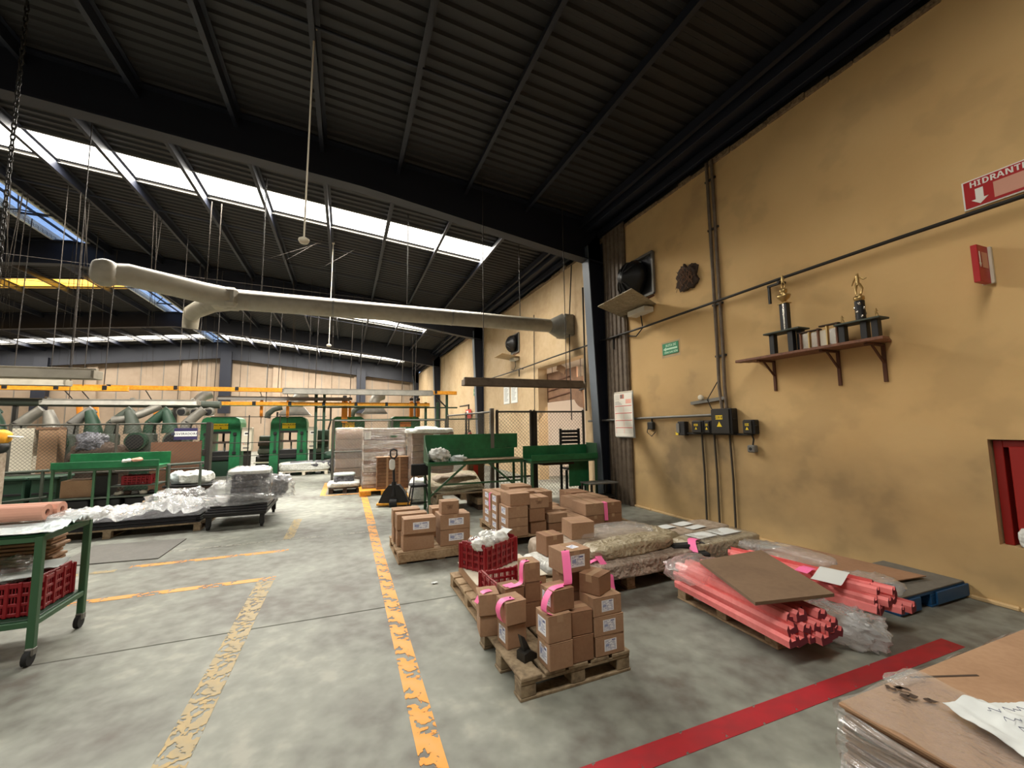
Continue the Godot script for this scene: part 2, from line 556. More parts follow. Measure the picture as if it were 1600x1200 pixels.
# The near wall's own paint: mustard, browner high up, greyer where hands and dirt reach.
func wall_texture():
	var w := 1024
	var h := 512
	var a := noise(81, 0.006, w, h)
	var b := noise(82, 0.03, w, h)
	var c := noise(83, 0.012, w, h, 5)
	var d := PackedByteArray()
	d.resize(w * h * 3)
	# spots of grime low down, brown spots high up (u along the wall 0..1 from z=-7.75 to z=5, height in metres), radius u, radius y, strength
	var spots := [[0.165, 1.25, 0.07, 0.75, 0.55], [0.22, 0.9, 0.09, 0.7, 0.4], [0.06, 3.9, 0.05, 1.3, 0.25], [0.40, 1.0, 0.12, 0.45, 0.35], [0.1, 5.3, 0.3, 0.4, 0.22], [0.33, 0.35, 0.3, 0.35, 0.3], [0.21, 1.9, 0.03, 0.6, 0.3]]
	for y in h:
		var hy := 5.7 * (1.0 - float(y) / h)
		for x in w:
			var i := y * w + x
			var u := float(x) / w
			var base := Color(0.800, 0.655, 0.435).lerp(Color(0.870, 0.735, 0.515), a[i] / 255.0)
			base = base.lerp(Color(0.84, 0.70, 0.48), 0.35 * b[i] / 255.0)
			var grime := 0.12 * smoothstep(1.9, 0.0, hy) + 0.10 * smoothstep(0.55, 0.8, c[i] / 255.0)
			for s in spots:
				var q := pow((u - s[0]) / s[2], 2) + pow((hy - s[1]) / s[3], 2)
				if q < 4.0: grime += s[4] * exp(-q) * (0.4 + 0.9 * c[i] / 255.0)
			base = base.lerp(Color(0.42, 0.355, 0.25), clampf(grime, 0, 0.8))
			d[i * 3] = base.r8
			d[i * 3 + 1] = base.g8
			d[i * 3 + 2] = base.b8
	var m := mt("wall_near", Color.WHITE, 0.85)
	m.albedo_texture = ImageTexture.create_from_image(Image.create_from_data(w, h, false, Image.FORMAT_RGB8, d))
	m.normal_enabled = true
	m.normal_texture = normal_tex(84, 0.02, 512, 1.5)
	m.normal_scale = 0.3

# white shipping labels with blue-grey print
func label_textures():
	for v in 4:
		var im := Image.create(96, 64 if v < 3 else 96, false, Image.FORMAT_RGB8)
		im.fill(c8(232, 234, 240))
		var r := RandomNumberGenerator.new()
		r.seed = 400 + v
		var hh := im.get_height()
		for y in range(8, hh - 8, 6):
			var x := 8
			while x < 84:
				var n := r.randi_range(4, 16)
				if r.randf() < 0.72: im.fill_rect(Rect2i(x, y, mini(n, 88 - x), 3), c8(122, 132, 168))
				x += n + 3
		im.fill_rect(Rect2i(10, hh / 2 - 10, 26, 20), c8(150, 160, 196))
		im.fill_rect(Rect2i(58, 8, 28, 8), c8(96, 104, 150))
		var m := mt("label_%d" % v, Color.WHITE, 0.6)
		m.albedo_texture = ImageTexture.create_from_image(im)
	# calendar sheet
	var ca := Image.create(160, 300, false, Image.FORMAT_RGB8)
	ca.fill(c8(240, 234, 220))
	ca.fill_rect(Rect2i(55, 8, 36, 30), c8(190, 120, 100))
	ca.fill_rect(Rect2i(58, 10, 18, 24), c8(120, 110, 104))
	ca.fill_rect(Rect2i(104, 44, 48, 30), c8(240, 178, 158))
	for k in 5: ca.fill_rect(Rect2i(8, 10 + k * 8, 40, 3), c8(186, 180, 172))
	for k in 3: ca.fill_rect(Rect2i(8, 56 + k * 9, 38 + k * 12, 4), c8(150, 142, 136))
	for g in 4:
		var y := 86 + g * 50
		ca.fill_rect(Rect2i(6, y, 148, 5), c8(206, 96, 84))
		for row in 4:
			for col in 12: ca.fill_rect(Rect2i(8 + col * 12, y + 9 + row * 9, 7, 4), c8(206, 200, 190) if col % 6 else c8(226, 150, 138))
	var cm := mt("calendar_print", Color.WHITE, 0.7)
	cm.albedo_texture = ImageTexture.create_from_image(ca)
	# a typed notice
	var no := Image.create(64, 96, false, Image.FORMAT_RGB8)
	no.fill(c8(232, 234, 228))
	for k in 10: no.fill_rect(Rect2i(8, 8 + k * 8, 30 + (k * 13) % 18, 3), c8(150, 152, 150))
	var nm := mt("notice_print", Color.WHITE, 0.8)
	nm.albedo_texture = ImageTexture.create_from_image(no)
	# framed blueprint in the side room
	var fr := Image.create(64, 84, false, Image.FORMAT_RGB8)
	fr.fill(c8(226, 230, 232))
	var r2 := RandomNumberGenerator.new()
	r2.seed = 5
	for k in 26: fr.fill_rect(Rect2i(r2.randi_range(8, 48), r2.randi_range(30, 70), r2.randi_range(3, 12), r2.randi_range(2, 7)), c8(110, 130, 160))
	fr.fill_rect(Rect2i(10, 8, 34, 4), c8(140, 150, 166))
	var fm := mt("blueprint", Color.WHITE, 0.4)
	fm.albedo_texture = ImageTexture.create_from_image(fr)

# ---------------------------------------------------------------- the hall
func build_floor():
	var f := structure("floor")
	boxp("ground_base", Vector3(-21.9, -0.3, -34.2), Vector3(7.6, -0.16, 5.4), "concrete_far", f, 0.0)
	var xs := [-21.8, -12.0, -3.4, 5.55]
	var zs := [5.3, 0.9, -4.05, -9.0, -13.9, -18.8, -23.7, -28.6, -34.1]
	for i in xs.size() - 1:
		for j in zs.size() - 1:
			boxp("concrete_slab", Vector3(xs[i] + 0.004, -0.16, zs[j + 1] + 0.004), Vector3(xs[i + 1] - 0.004, 0, zs[j] - 0.004), "concrete", f, 0.006)
	boxp("concrete_slab", Vector3(5.55, -0.16, -11.9), Vector3(7.5, 0, -7.9), "concrete", f, 0.006)
	# painted lines: thin coats of paint on the slabs
	var li := func(lo: Vector2, hi: Vector2, mat: String, label: String, g: String):
		solo("floor_line", bm(hi.x - lo.x, 0.002, hi.y - lo.y, 0.0), mat, label, "floor marking", Vector3((lo.x + hi.x) / 2, 0.0012, (lo.y + hi.y) / 2), Vector3.ZERO, g)
	li.call(Vector2(0.365, -7.35), Vector2(0.49, 1.2), "paint_yellow", "long chipped orange-yellow line along the right side of the aisle, near the camera", "aisle lines")
	li.call(Vector2(0.37, -10.45), Vector2(0.50, -7.45), "paint_yellow", "far piece of the right-hand orange aisle line, ending at the pallet jack", "aisle lines")
	li.call(Vector2(-0.82, -5.2), Vector2(-0.665, 1.2), "paint_worn", "long faded ochre line along the left side of the aisle", "aisle lines")
	li.call(Vector2(-0.80, -8.4), Vector2(-0.67, -7.0), "paint_worn", "short worn line on the left of the aisle, in front of the black dolly", "aisle lines")
	li.call(Vector2(-4.6, -5.335), Vector2(-0.66, -5.235), "paint_yellow", "nearer of the two orange cross lines behind the green cart", "cross lines")
	li.call(Vector2(-2.3, -6.42), Vector2(-0.66, -6.32), "paint_yellow", "farther of the two orange cross lines, beside the grey floor plate", "cross lines")
	li.call(Vector2(-3.6, -6.33), Vector2(-2.4, -6.24), "paint_worn", "faded left piece of the farther cross line by the cart", "cross lines")
	li.call(Vector2(-0.42, -11.0), Vector2(0.37, -10.9), "paint_yellow", "thin orange line running from the aisle line to the fence post", "cross lines")
	li.call(Vector2(-0.52, -13.4), Vector2(-0.40, -10.95), "paint_yellow", "orange line beside the fence post at the far end of the aisle", "cross lines")
	li.call(Vector2(0.6, -1.865), Vector2(4.1, -1.735), "paint_red", "wide red line painted across the floor in front of the pink bundles", "red line")
	li.call(Vector2(-3.0, -6.98), Vector2(0.36, -6.93), "paint_pale", "pale scuffed seam line across the aisle before the dolly", "cross lines")
	var pp := drape(-0.03, 0.03, -0.02, 0.02, func(x, z): return 0.004 + 0.008 * sin(x * 90.0) * cos(z * 80.0) + 0.008, 6, 4, 0.001)
	solo("paper_scrap", pp, "paper", "small white scrap of paper lying on the floor by the aisle", "paper scrap", Vector3(0.88, 0, -4.43))

func build_walls():
	var wr := structure("wall_right")
	# nearest bay, with the recess of the hydrant cabinet (z -1.93..-1.0, y 0.52..1.42)
	var wall := func(lo: Vector3, hi: Vector3, mat: String):
		return boxp("wall_section", lo, hi, mat, wr, 0.0)
	var s := ST()
	var z0 := -7.75
	var z1 := 5.0
	var cuts := [[z0, -1.93, 0.0, 5.65], [-1.93, -1.0, 0.0, 0.52], [-1.93, -1.0, 1.42, 5.65], [-1.0, z1, 0.0, 5.65]]
	s.set_smooth_group(0xFFFFFFFF)
	for c in cuts:
		var q := [[c[0], c[2]], [c[1], c[2]], [c[1], c[3]], [c[0], c[3]]]
		for t in [[0, 1, 2], [0, 2, 3]]:
			for k in [t[0], t[2], t[1]]:
				s.set_uv(Vector2((q[k][0] + 7.75) / 12.75, 1.0 - q[k][1] / 5.7))
				s.add_vertex(Vector3(WX, q[k][1], q[k][0]))
	s.generate_normals()
	s.generate_tangents()
	part("plaster_face", s.commit(), "wall_near", wr)
	wall.call(Vector3(WX + 0.001, 0, z0), Vector3(WX + 0.3, 5.65, -1.93), "plaster")
	wall.call(Vector3(WX + 0.001, 0, -1.93), Vector3(WX + 0.3, 0.52, -1.0), "plaster")
	wall.call(Vector3(WX + 0.001, 1.42, -1.93), Vector3(WX + 0.3, 5.65, -1.0), "plaster")
	wall.call(Vector3(WX + 0.001, 0, -1.0), Vector3(WX + 0.3, 5.65, 5.0), "plaster")
	wall.call(Vector3(WX + 0.2, 0.4, -2.0), Vector3(WX + 0.3, 1.5, -0.9), "plaster")
	# second bay with the opening into the side room, then the far bays
	wall.call(Vector3(WX, 0, -8.62), Vector3(WX + 0.3, 5.65, -7.75), "plaster_pale")
	wall.call(Vector3(WX, 3.26, -11.2), Vector3(WX + 0.3, 5.65, -8.62), "plaster_pale")
	wall.call(Vector3(WX, 0, -16.6), Vector3(WX + 0.3, 5.65, -11.2), "plaster_pale")
	wall.call(Vector3(WX, 0, -25.2), Vector3(WX + 0.3, 5.65, -16.6), "plaster_pale")
	wall.call(Vector3(WX, 0, -34.0), Vector3(WX + 0.3, 5.65, -25.2), "plaster_pale")
	# ragged top course under the eave
	var r := ST()
	var z := 4.9
	while z > -33.6:
		var l := rng.randf_range(0.25, 0.6)
		var hgt := rng.randf_range(0.05, 0.12)
		cb(r, Vector3(WX + 0.12, 5.65 + hgt / 2 - 0.02, z - l / 2), Vector3(0.27 + rng.randf_range(0, 0.03), hgt, l - 0.01), 0.01)
		z -= l
	part("rough_top_course", fin(r), "rough_brick", wr)
	# skim of plaster along the floor
	var rr := ST()
	z = -1.0
	while z > -7.4:
		var l := rng.randf_range(0.3, 0.8)
		cb(rr, Vector3(WX - 0.01, 0.015, z - l / 2), Vector3(rng.randf_range(0.03, 0.07), 0.04, l), 0.012)
		z -= l
	part("plaster_skirt", fin(rr), "plaster", wr)
	# side room behind the opening
	var sr := structure("wall_side_room")
	boxp("back_wall", Vector3(7.3, 0, -12.0), Vector3(7.5, 3.6, -7.8), "plaster_room", sr, 0.0)
	boxp("end_wall", Vector3(WX + 0.3, 0, -12.0), Vector3(7.3, 3.6, -11.85), "plaster_room", sr, 0.0)
	boxp("near_wall", Vector3(WX + 0.3, 0, -7.95), Vector3(7.3, 3.6, -7.8), "plaster_room", sr, 0.0)
	boxp("room_ceiling", Vector3(WX + 0.3, 3.5, -12.0), Vector3(7.3, 3.65, -7.8), "plaster_room", sr, 0.0)
	var sl := thing("unseen_room_lamp", "unseen white batten lamp that lights the side room", "lamp", Vector3(6.3, 3.42, -9.0))  # out of view, placed to brighten the pale walls behind the opening
	boxp("lamp_body", Vector3(-0.08, -0.06, -0.62), Vector3(0.08, 0.02, 0.62), "white", sl)
	part("lamp_tube", tm([Vector3(0, -0.085, -0.58), Vector3(0, -0.085, 0.58)], 0.018), "tube_lit", sl)
	var al := AreaLight3D.new()
	al.name = "unseen_room_light"
	al.area_size = Vector2(0.12, 1.2)
	al.area_normalize_energy = false
	al.light_energy = 55.0
	al.light_color = Color(1, 0.93, 0.86)
	al.shadow_enabled = true
	al.position = Vector3(6.3, 3.31, -9.0)
	al.rotation = Vector3(-PI / 2, 0, 0)
	add_child(al)
	# far wall with pilasters and sheeting seams
	var wb := structure("wall_back")
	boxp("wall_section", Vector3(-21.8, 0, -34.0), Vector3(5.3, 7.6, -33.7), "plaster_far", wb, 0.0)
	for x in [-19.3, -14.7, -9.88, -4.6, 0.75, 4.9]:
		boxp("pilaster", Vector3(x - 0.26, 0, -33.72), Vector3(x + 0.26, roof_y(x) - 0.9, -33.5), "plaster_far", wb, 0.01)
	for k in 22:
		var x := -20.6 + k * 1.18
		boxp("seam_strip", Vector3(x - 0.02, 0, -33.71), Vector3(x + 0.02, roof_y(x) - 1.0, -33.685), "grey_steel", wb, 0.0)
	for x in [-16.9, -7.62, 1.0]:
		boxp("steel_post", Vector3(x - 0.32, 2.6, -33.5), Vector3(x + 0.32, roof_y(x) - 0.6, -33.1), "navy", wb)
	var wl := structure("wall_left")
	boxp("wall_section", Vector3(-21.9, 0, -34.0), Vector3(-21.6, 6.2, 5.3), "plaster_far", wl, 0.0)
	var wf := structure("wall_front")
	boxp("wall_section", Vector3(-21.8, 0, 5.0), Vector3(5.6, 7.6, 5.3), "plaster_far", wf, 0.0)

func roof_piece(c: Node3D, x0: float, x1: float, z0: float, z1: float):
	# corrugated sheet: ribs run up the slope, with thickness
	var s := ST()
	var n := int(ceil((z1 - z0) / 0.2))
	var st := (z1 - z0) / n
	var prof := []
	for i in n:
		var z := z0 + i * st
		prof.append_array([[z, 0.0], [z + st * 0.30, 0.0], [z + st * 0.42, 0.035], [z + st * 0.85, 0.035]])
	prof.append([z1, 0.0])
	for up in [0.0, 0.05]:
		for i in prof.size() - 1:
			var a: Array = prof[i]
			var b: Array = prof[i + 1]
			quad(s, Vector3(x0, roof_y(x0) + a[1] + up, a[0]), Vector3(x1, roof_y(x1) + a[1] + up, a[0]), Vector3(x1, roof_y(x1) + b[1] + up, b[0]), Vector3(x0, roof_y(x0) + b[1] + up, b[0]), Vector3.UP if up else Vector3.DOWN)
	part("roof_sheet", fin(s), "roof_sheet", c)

func build_roof():
	var c := structure("ceiling")
	for side in [1, -1]:
		var strips := STRIPS.filter(func(q): return q[0] == side)
		var xa := -7.62 if side == 1 else -21.8
		var xb := 5.6 if side == 1 else -8.38
		var z := 5.3
		for q in strips:
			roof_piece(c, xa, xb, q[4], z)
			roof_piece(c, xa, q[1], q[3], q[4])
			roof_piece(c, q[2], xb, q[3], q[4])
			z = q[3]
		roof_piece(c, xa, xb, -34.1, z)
	# translucent strips as roof windows: a pane between every two purlins
	var px := []
	for k in 11: px.append(4.76 - 1.31 * k)
	var wn := 0
	for q in STRIPS:
		wn += 1
		var w := structure("window_%d" % wn)
		var pane := "pane_white" if q[5] == "w" else "pane_yellow"
		var cuts := [q[1]]
		for k in range(10, -1, -1):
			var x: float = px[k] if q[0] == 1 else 2 * RX - px[k]
			if x > q[1] + 0.2 and x < q[2] - 0.2: cuts.append(x)
		cuts.append(q[2])
		cuts.sort()
		for i in cuts.size() - 1:
			var a: float = cuts[i]
			var b: float = cuts[i + 1]
			var s := ST()
			for up in [0.045, 0.055]:
				quad(s, Vector3(a, roof_y(a) + up, q[3]), Vector3(b, roof_y(b) + up, q[3]), Vector3(b, roof_y(b) + up, q[4]), Vector3(a, roof_y(a) + up, q[4]), Vector3.UP if up > 0.05 else Vector3.DOWN)
			part("roof_pane", fin(s), pane, w)
		# trim rail along both long edges
		for z in [q[3] - 0.03, q[4] + 0.03]:
			var t := ST()
			tube(t, [Vector3(q[1], roof_y(q[1]) - 0.02, z), Vector3(q[2], roof_y(q[2]) - 0.02, z)], 0.03, 4, true, -1.0, PI / 4)
			part("edge_trim", fin(t), "grey_steel", w)
	# purlins
	for side in [1, -1]:
		for k in 10:
			var x: float = px[k] if side == 1 else 2 * RX - px[k]
			var y := roof_y(x) - 0.02
			var s := ST()
			cb(s, Vector3(x, y - 0.1, -14.4), Vector3(0.012, 0.2, 39.2), 0.0)
			cb(s, Vector3(x + 0.03, y - 0.006, -14.4), Vector3(0.06, 0.012, 39.2), 0.0)
			cb(s, Vector3(x - 0.03, y - 0.194, -14.4), Vector3(0.06, 0.012, 39.2), 0.0)
			part("purlin", fin(s), "navy", c)
	# sag rods mid-bay
	for z in [-5.3, -12.3, -14.3, -20.9, -29.4]:
		for side in [1, -1]:
			var xe := 5.3 if side == 1 else -21.3
			part("sag_rod", tm([Vector3(RX, roof_y(RX) - 0.12, z), Vector3(xe, roof_y(xe) - 0.12, z)], 0.018, 6), "navy", c)
	# frames: tapered rafters and the right-hand columns
	for z in [0.95, -7.75, -16.6, -25.2, -33.3]:
		for side in [1, -1]:
			var xe := 5.25 if side == 1 else -21.25
			var d := [0.55, 0.5, 0.7] if z > -33 else [0.9, 0.9, 0.9]
			var xm := lerpf(RX, xe, 0.62)
			var xh := lerpf(RX, xe, 0.93)
			var top := [Vector2(RX, roof_y(RX) - 0.03), Vector2(xe, roof_y(xe) - 0.03)]
			var bot := [Vector2(xe, roof_y(xe) - 0.25 - d[2]), Vector2(xh, roof_y(xh) - 0.22 - d[2]), Vector2(xm, roof_y(xm) - 0.2 - d[1]), Vector2(RX, roof_y(RX) - 0.2 - d[0])]
			var s := ST()
			prism(s, top + bot, z - 0.012, z + 0.012)
			for e in [[top[0], top[1]], [bot[0], bot[1]], [bot[1], bot[2]], [bot[2], bot[3]]]:
				var p: Vector2 = e[0]
				var q: Vector2 = e[1]
				var m := (p + q) / 2
				cb(s, Vector3(m.x, m.y, z), Vector3(p.distance_to(q), 0.025, 0.26), 0.0, Basis(Vector3(0, 0, 1), (q - p).angle()))
			part("rafter", fin(s), "navy", c)
	# longitudinal eave beams above the right wall
	boxp("eave_beam", Vector3(4.86, 5.86, -33.6), Vector3(4.98, 6.08, 5.0), "navy", c)
	boxp("eave_plate", Vector3(5.0, 5.99, -33.6), Vector3(5.55, 6.03, 5.0), "navy", c, 0.0)
	boxp("eave_fascia", Vector3(5.44, 5.6, -33.6), Vector3(5.56, 6.14, 5.0), "dark_steel", c, 0.0)
	boxp("eave_rail", Vector3(5.18, 5.78, -33.6), Vector3(5.26, 5.92, 5.0), "navy", c)
	# ridge: glazing bars under clear sheets
	var rd := structure("window_ridge")
	for z in range(-33, 5, 3):
		for sd in [-1, 1]:
			var s := ST()
			var xo: float = RX + 0.42 * sd
			for up in [0.0, 0.01]:
				quad(s, Vector3(RX, 7.66 + up, z), Vector3(xo, 7.56 + up, z), Vector3(xo, 7.56 + up, z + 2.97), Vector3(RX, 7.66 + up, z + 2.97), Vector3.UP if up else Vector3.DOWN)
			part("ridge_pane", fin(s), "glass", rd)
		part("glazing_bar", barm(Vector3(RX - 0.42, 7.5, z), Vector3(RX + 0.42, 7.5, z), 0.05), "navy", rd)
		part("brace", barm(Vector3(RX - 0.4, 7.5, z), Vector3(RX + 0.4, 7.5, z + 1.5), 0.025), "navy", rd)
	part("ridge_bar", barm(Vector3(RX, 7.5, -33.6), Vector3(RX, 7.5, 5.0), 0.05), "navy", rd)
	for sd in [-1, 1]: boxp("ridge_curb", Vector3(RX + 0.42 * sd - 0.03, 7.36, -33.6), Vector3(RX + 0.42 * sd + 0.03, 7.58, 5.0), "roof_white", rd, 0.0)
	# right-hand columns: tapered steel, deeper at the haunch
	for z in [0.95, -7.75, -16.6, -25.2, -33.3]:
		var w := structure("wall_column_%d" % int(round(-z)))
		for f in [[Vector2(5.06, 0), Vector2(4.84, 5.5), Vector2(4.86, 5.5), Vector2(5.08, 0), "inner_flange", 0.26]]:
			part(f[4], prismm([f[0], f[1], f[2], f[3]], z - f[5] / 2, z + f[5] / 2), "steel_blue", w)  # flange coloured paler than the web for the light falling on it
		part("web", prismm([Vector2(5.08, 0), Vector2(4.86, 5.5), Vector2(5.25, 5.9), Vector2(5.25, 0)], z - 0.012, z + 0.012), "navy", w)
		boxp("outer_flange", Vector3(5.25, 0, z - 0.13), Vector3(5.268, 5.9, z + 0.13), "navy", w, 0.0)
	# the brown fluted downpipe casing beside the near column
	var dp := structure("trim_1")
	for k in 5:
		var zz := -7.5 + k * 0.145
		part("flute", tm([Vector3(5.235, 0, zz), Vector3(5.235, 5.72, zz)], 0.045, 8), "brown_flute", dp)
	boxp("backing_strip", Vector3(5.22, 0, -7.6), Vector3(5.268, 5.75, -6.86), "brown_flute", dp)

# ---------------------------------------------------------------- things on the right wall
const FACE := Vector3(0, -PI / 2, 0)     # a print that looks into the hall from the right wall

func build_wall_fittings():
	# long pipe on brackets
	var pp := thing("wall_pipe", "long thin dark pipe running along the mustard wall above the trophy shelf", "pipe", Vector3(5.16, 0, 0))
	var pts := []
	for k in 14: pts.append(Vector3(0, 3.44 - 0.012 * sin(k * 1.3) - 0.005 * k, 1.5 - k * 1.28))
	part("pipe_run", tm(pts, 0.02, 8), "dark_steel", pp)
	for z in [-3.62, -7.12, -12.3]:
		var b := ST()
		cb(b, Vector3(0.05, 3.39, z), Vector3(0.14, 0.035, 0.03), 0.003)
		cb(b, Vector3(0.03, 3.27, z - 0.16), Vector3(0.03, 0.24, 0.03), 0.003)
		cb(b, Vector3(0.03, 3.385, z - 0.08), Vector3(0.03, 0.03, 0.2), 0.003)
		part("bracket", fin(b), "dark_steel", pp)
	# two vertical conduits down to the switch boxes
	var vc := thing("conduit_pair", "pair of vertical brown conduits from the eave down to the switch boxes", "conduit", Vector3(5.235, 1.7, -4.66))
	for k in 2:
		var z := -0.045 + k * 0.1
		part("conduit", tm([Vector3(0, 4.0, z), Vector3(0, 1.0, z), Vector3(-0.01, 0.42, z), Vector3(-0.01, 0.105, z * 0.8 + 0.02)], 0.024, 8), "brown_flute", vc)
	for y in [0.9, 1.7, 2.9, 3.7]: part("clamp", bm(0.03, 0.03, 0.2, 0.004), "dark_steel", vc, Vector3(0.012, y, 0.0))
	# horizontal conduit from the column to the big switch box
	solo("wall_conduit", tm([Vector3(5.16, 1.66, -8.3), Vector3(5.16, 1.67, -7.6), Vector3(5.215, 1.69, -6.7), Vector3(5.215, 1.71, -4.7)], 0.022, 8), "grey_steel", "grey horizontal conduit passing behind the calendar to the large switch box", "conduit")
	# switch boxes
	var sw := func(n: String, z0: float, z1: float, y0: float, y1: float, dep: float, label: String):
		var t := thing(n, label, "switch box", Vector3(5.26, y0, (z0 + z1) / 2.0), 0.0, "switch boxes" if n == "switch_box" else "")
		var w := z1 - z0
		var h := y1 - y0
		boxp("case", Vector3(-dep, 0, -w / 2), Vector3(0, h, w / 2), "black", t, 0.012)
		boxp("cover", Vector3(-dep - 0.018, 0.012, -w / 2 + 0.012), Vector3(-dep, h - 0.012, w / 2 - 0.03), "dark_steel", t, 0.008)
		part("warning_sticker", qm(w * 0.34, h * 0.16), "yellow_sign", t, Vector3(-dep - 0.0195, h * 0.66, -w * 0.06), FACE)
		var tr := ST()
		prism(tr, [Vector2(-0.12 * h, 0), Vector2(0.12 * h, 0), Vector2(0, 0.2 * h)], 0, 0.002)
		part("warning_triangle", fin(tr), "yellow_sign", t, Vector3(-dep - 0.0185, h * 0.3, -w * 0.06), FACE)
		txt(t, "220 V", h * 0.09, "black", Vector3(-dep - 0.0205, h * 0.66, -w * 0.06), FACE)
		part("switch_lever", bm(0.05, 0.02, 0.02, 0.004), "dark_steel", t, Vector3(-dep * 0.6, h * 0.6, w / 2 + 0.01))
		return t
	sw.call("main_switch_box", -4.80, -4.44, 1.42, 1.80, 0.13, "large dark switch box with yellow warning stickers below the conduit pair")
	sw.call("switch_box", -5.22, -4.99, 1.43, 1.63, 0.1, "second small black switch box in the row left of the large one")
	sw.call("switch_box", -4.97, -4.83, 1.43, 1.63, 0.1, "small black switch box directly left of the large switch box")
	sw.call("switch_box", -4.29, -4.11, 1.43, 1.63, 0.1, "small black switch box right of the large one, red-brown cover edge")
	var t0 := thing("relay_box", "small dark relay box with a yellow tag at the left end of the box row", "switch box", Vector3(5.26, 1.37, -5.48))
	boxp("case", Vector3(-0.09, 0.02, -0.07), Vector3(0, 0.25, 0.09), "black", t0, 0.01)
	boxp("front_plate", Vector3(-0.1, 0.06, -0.09), Vector3(-0.09, 0.22, -0.02), "grey_steel", t0)
	part("yellow_tag", qm(0.06, 0.05), "yellow_sign", t0, Vector3(-0.096, 0.05, -0.08), FACE)
	solo("box_gutter", bm(0.04, 0.03, 1.3, 0.004), "dark_steel", "thin dark gutter bar joining the bottoms of the switch boxes", "conduit", Vector3(5.235, 1.425, -4.85))
	var drops := [[-5.10, "dark cable dropping to the floor from the second small switch box"], [-4.86, "dark cable dropping to the floor from beside the large switch box"], [-4.58, "dark cable dropping to the floor below the large switch box"]]
	for d in drops:
		solo("drop_cable", tm([Vector3(5.235, 1.42, d[0]), Vector3(5.24, 0.8, d[0] + 0.01), Vector3(5.235, 0.02, d[0] + 0.005)], 0.016, 6), "cable", d[1], "cable", Vector3.ZERO, Vector3.ZERO, "drop cables")
	var pl := thing("plug_socket", "grey plug socket hanging on a short cable below the right switch box", "socket", Vector3(5.22, 1.18, -4.2))
	boxp("socket_body", Vector3(-0.05, 0, -0.06), Vector3(0.03, 0.1, 0.06), "grey_steel", pl, 0.015)
	part("cord", tm([Vector3(0, 0.1, 0), Vector3(0.01, 0.18, 0.01), Vector3(0, 0.26, -0.01)], 0.012, 6), "cable_black", pl)
	part("socket_hole", tm([Vector3(-0.048, 0.05, 0), Vector3(-0.056, 0.05, 0)], 0.022, 10), "black", pl)
	var so := thing("junction_box", "small dark junction box with looped wire right of the calendar", "junction box", Vector3(5.25, 1.48, -6.27))
	boxp("box_body", Vector3(-0.06, 0, -0.07), Vector3(0.01, 0.14, 0.08), "dark_steel", so, 0.012)
	part("wire_loop", tm([Vector3(0, 0.1, -0.1), Vector3(-0.02, -0.05, -0.12), Vector3(-0.02, -0.12, 0), Vector3(-0.01, -0.04, 0.1)], 0.008, 5), "cable_black", so)
	part("riser", tm([Vector3(0, 0.14, 0), Vector3(0, 0.24, 0)], 0.015, 6), "cable", so)
	var bk := thing("wall_bar", "short grey steel bar fixed askew to the wall above the switch boxes", "bracket", Vector3(5.24, 1.93, -4.95))
	part("flat_bar", barm(Vector3(0, -0.02, -0.33), Vector3(0, 0.03, 0.34), 0.05), "grey_steel", bk)
	part("thin_rod", tm([Vector3(-0.02, -0.35, 0.2), Vector3(-0.03, 0.02, 0.02), Vector3(-0.02, 0.3, 0.24)], 0.008, 5), "dark_steel", bk)
	part("white_knob", lump(Vector3(0.06, 0.08, 0.1), 5, 0.01, 9.0, 0.8, 12, 8), "bone", bk, Vector3(-0.03, 0.02, -0.1))
	# calendar
	var ca := thing("calendar", "wall calendar with red month bars hanging beside the fluted casing", "calendar", Vector3(5.165, 1.32, -6.95))
	part("page", drape(-0.30, 0.30, 0, 0.9, func(x, z): return 0.012 * sin(z * 5.0) + 0.01, 8, 16, 0.012), "paper", ca, Vector3(0.0, 0.9, 0), Vector3(PI / 2, 0, 0) ).transform.basis = Basis(Vector3(0, 0, 1), Vector3(-1, 0, 0), Vector3(0, -1, 0))
	part("printed_face", qm(0.58, 0.86), "calendar_print", ca, Vector3(-0.04, 0.45, 0), FACE)
	part("binding", bm(0.03, 0.03, 0.6, 0.006), "bone", ca, Vector3(-0.015, 0.9, 0))
	# signs
	var gs := thing("exit_sign", "small green evacuation route sign with a left arrow on the wall", "sign", Vector3(5.262, 2.80, -5.72))
	boxp("plate", Vector3(-0.006, 0, -0.19), Vector3(0.004, 0.2, 0.19), "green_sign", gs, 0.001)
	txt(gs, "RUTA DE", 0.045, "green_light", Vector3(-0.008, 0.155, 0.02), FACE)
	txt(gs, "EVACUACIÓN", 0.036, "green_light", Vector3(-0.008, 0.035, 0.02), FACE)
	part("arrow", prismm([Vector2(-0.17, 0), Vector2(-0.1, 0.035), Vector2(-0.1, 0.016), Vector2(0.17, 0.016), Vector2(0.17, -0.016), Vector2(-0.1, -0.016), Vector2(-0.1, -0.035)], 0, 0.002), "green_light", gs, Vector3(-0.007, 0.095, 0), FACE)
	boxp("old_paint_patch", Vector3(0.004, -0.05, -0.22), Vector3(0.0065, 0.23, 0.22), "plaster_pale", gs, 0.0)
	var hs := thing("hydrant_sign", "red and white fire hydrant sign with down arrow high on the wall", "sign", Vector3(5.255, 3.5, -1.67))
	boxp("border", Vector3(-0.004, 0, -0.22), Vector3(0.006, 0.27, 0.24), "white_sign", hs, 0.001)
	boxp("red_panel", Vector3(-0.008, 0.012, -0.207), Vector3(-0.004, 0.258, 0.225), "red", hs, 0.0)
	txt(hs, "HIDRANTE", 0.052, "white_sign", Vector3(-0.0095, 0.22, 0.01), FACE)
	boxp("white_panel", Vector3(-0.01, 0.035, -0.02), Vector3(-0.008, 0.175, 0.21), "pink_roll", hs, 0.0)
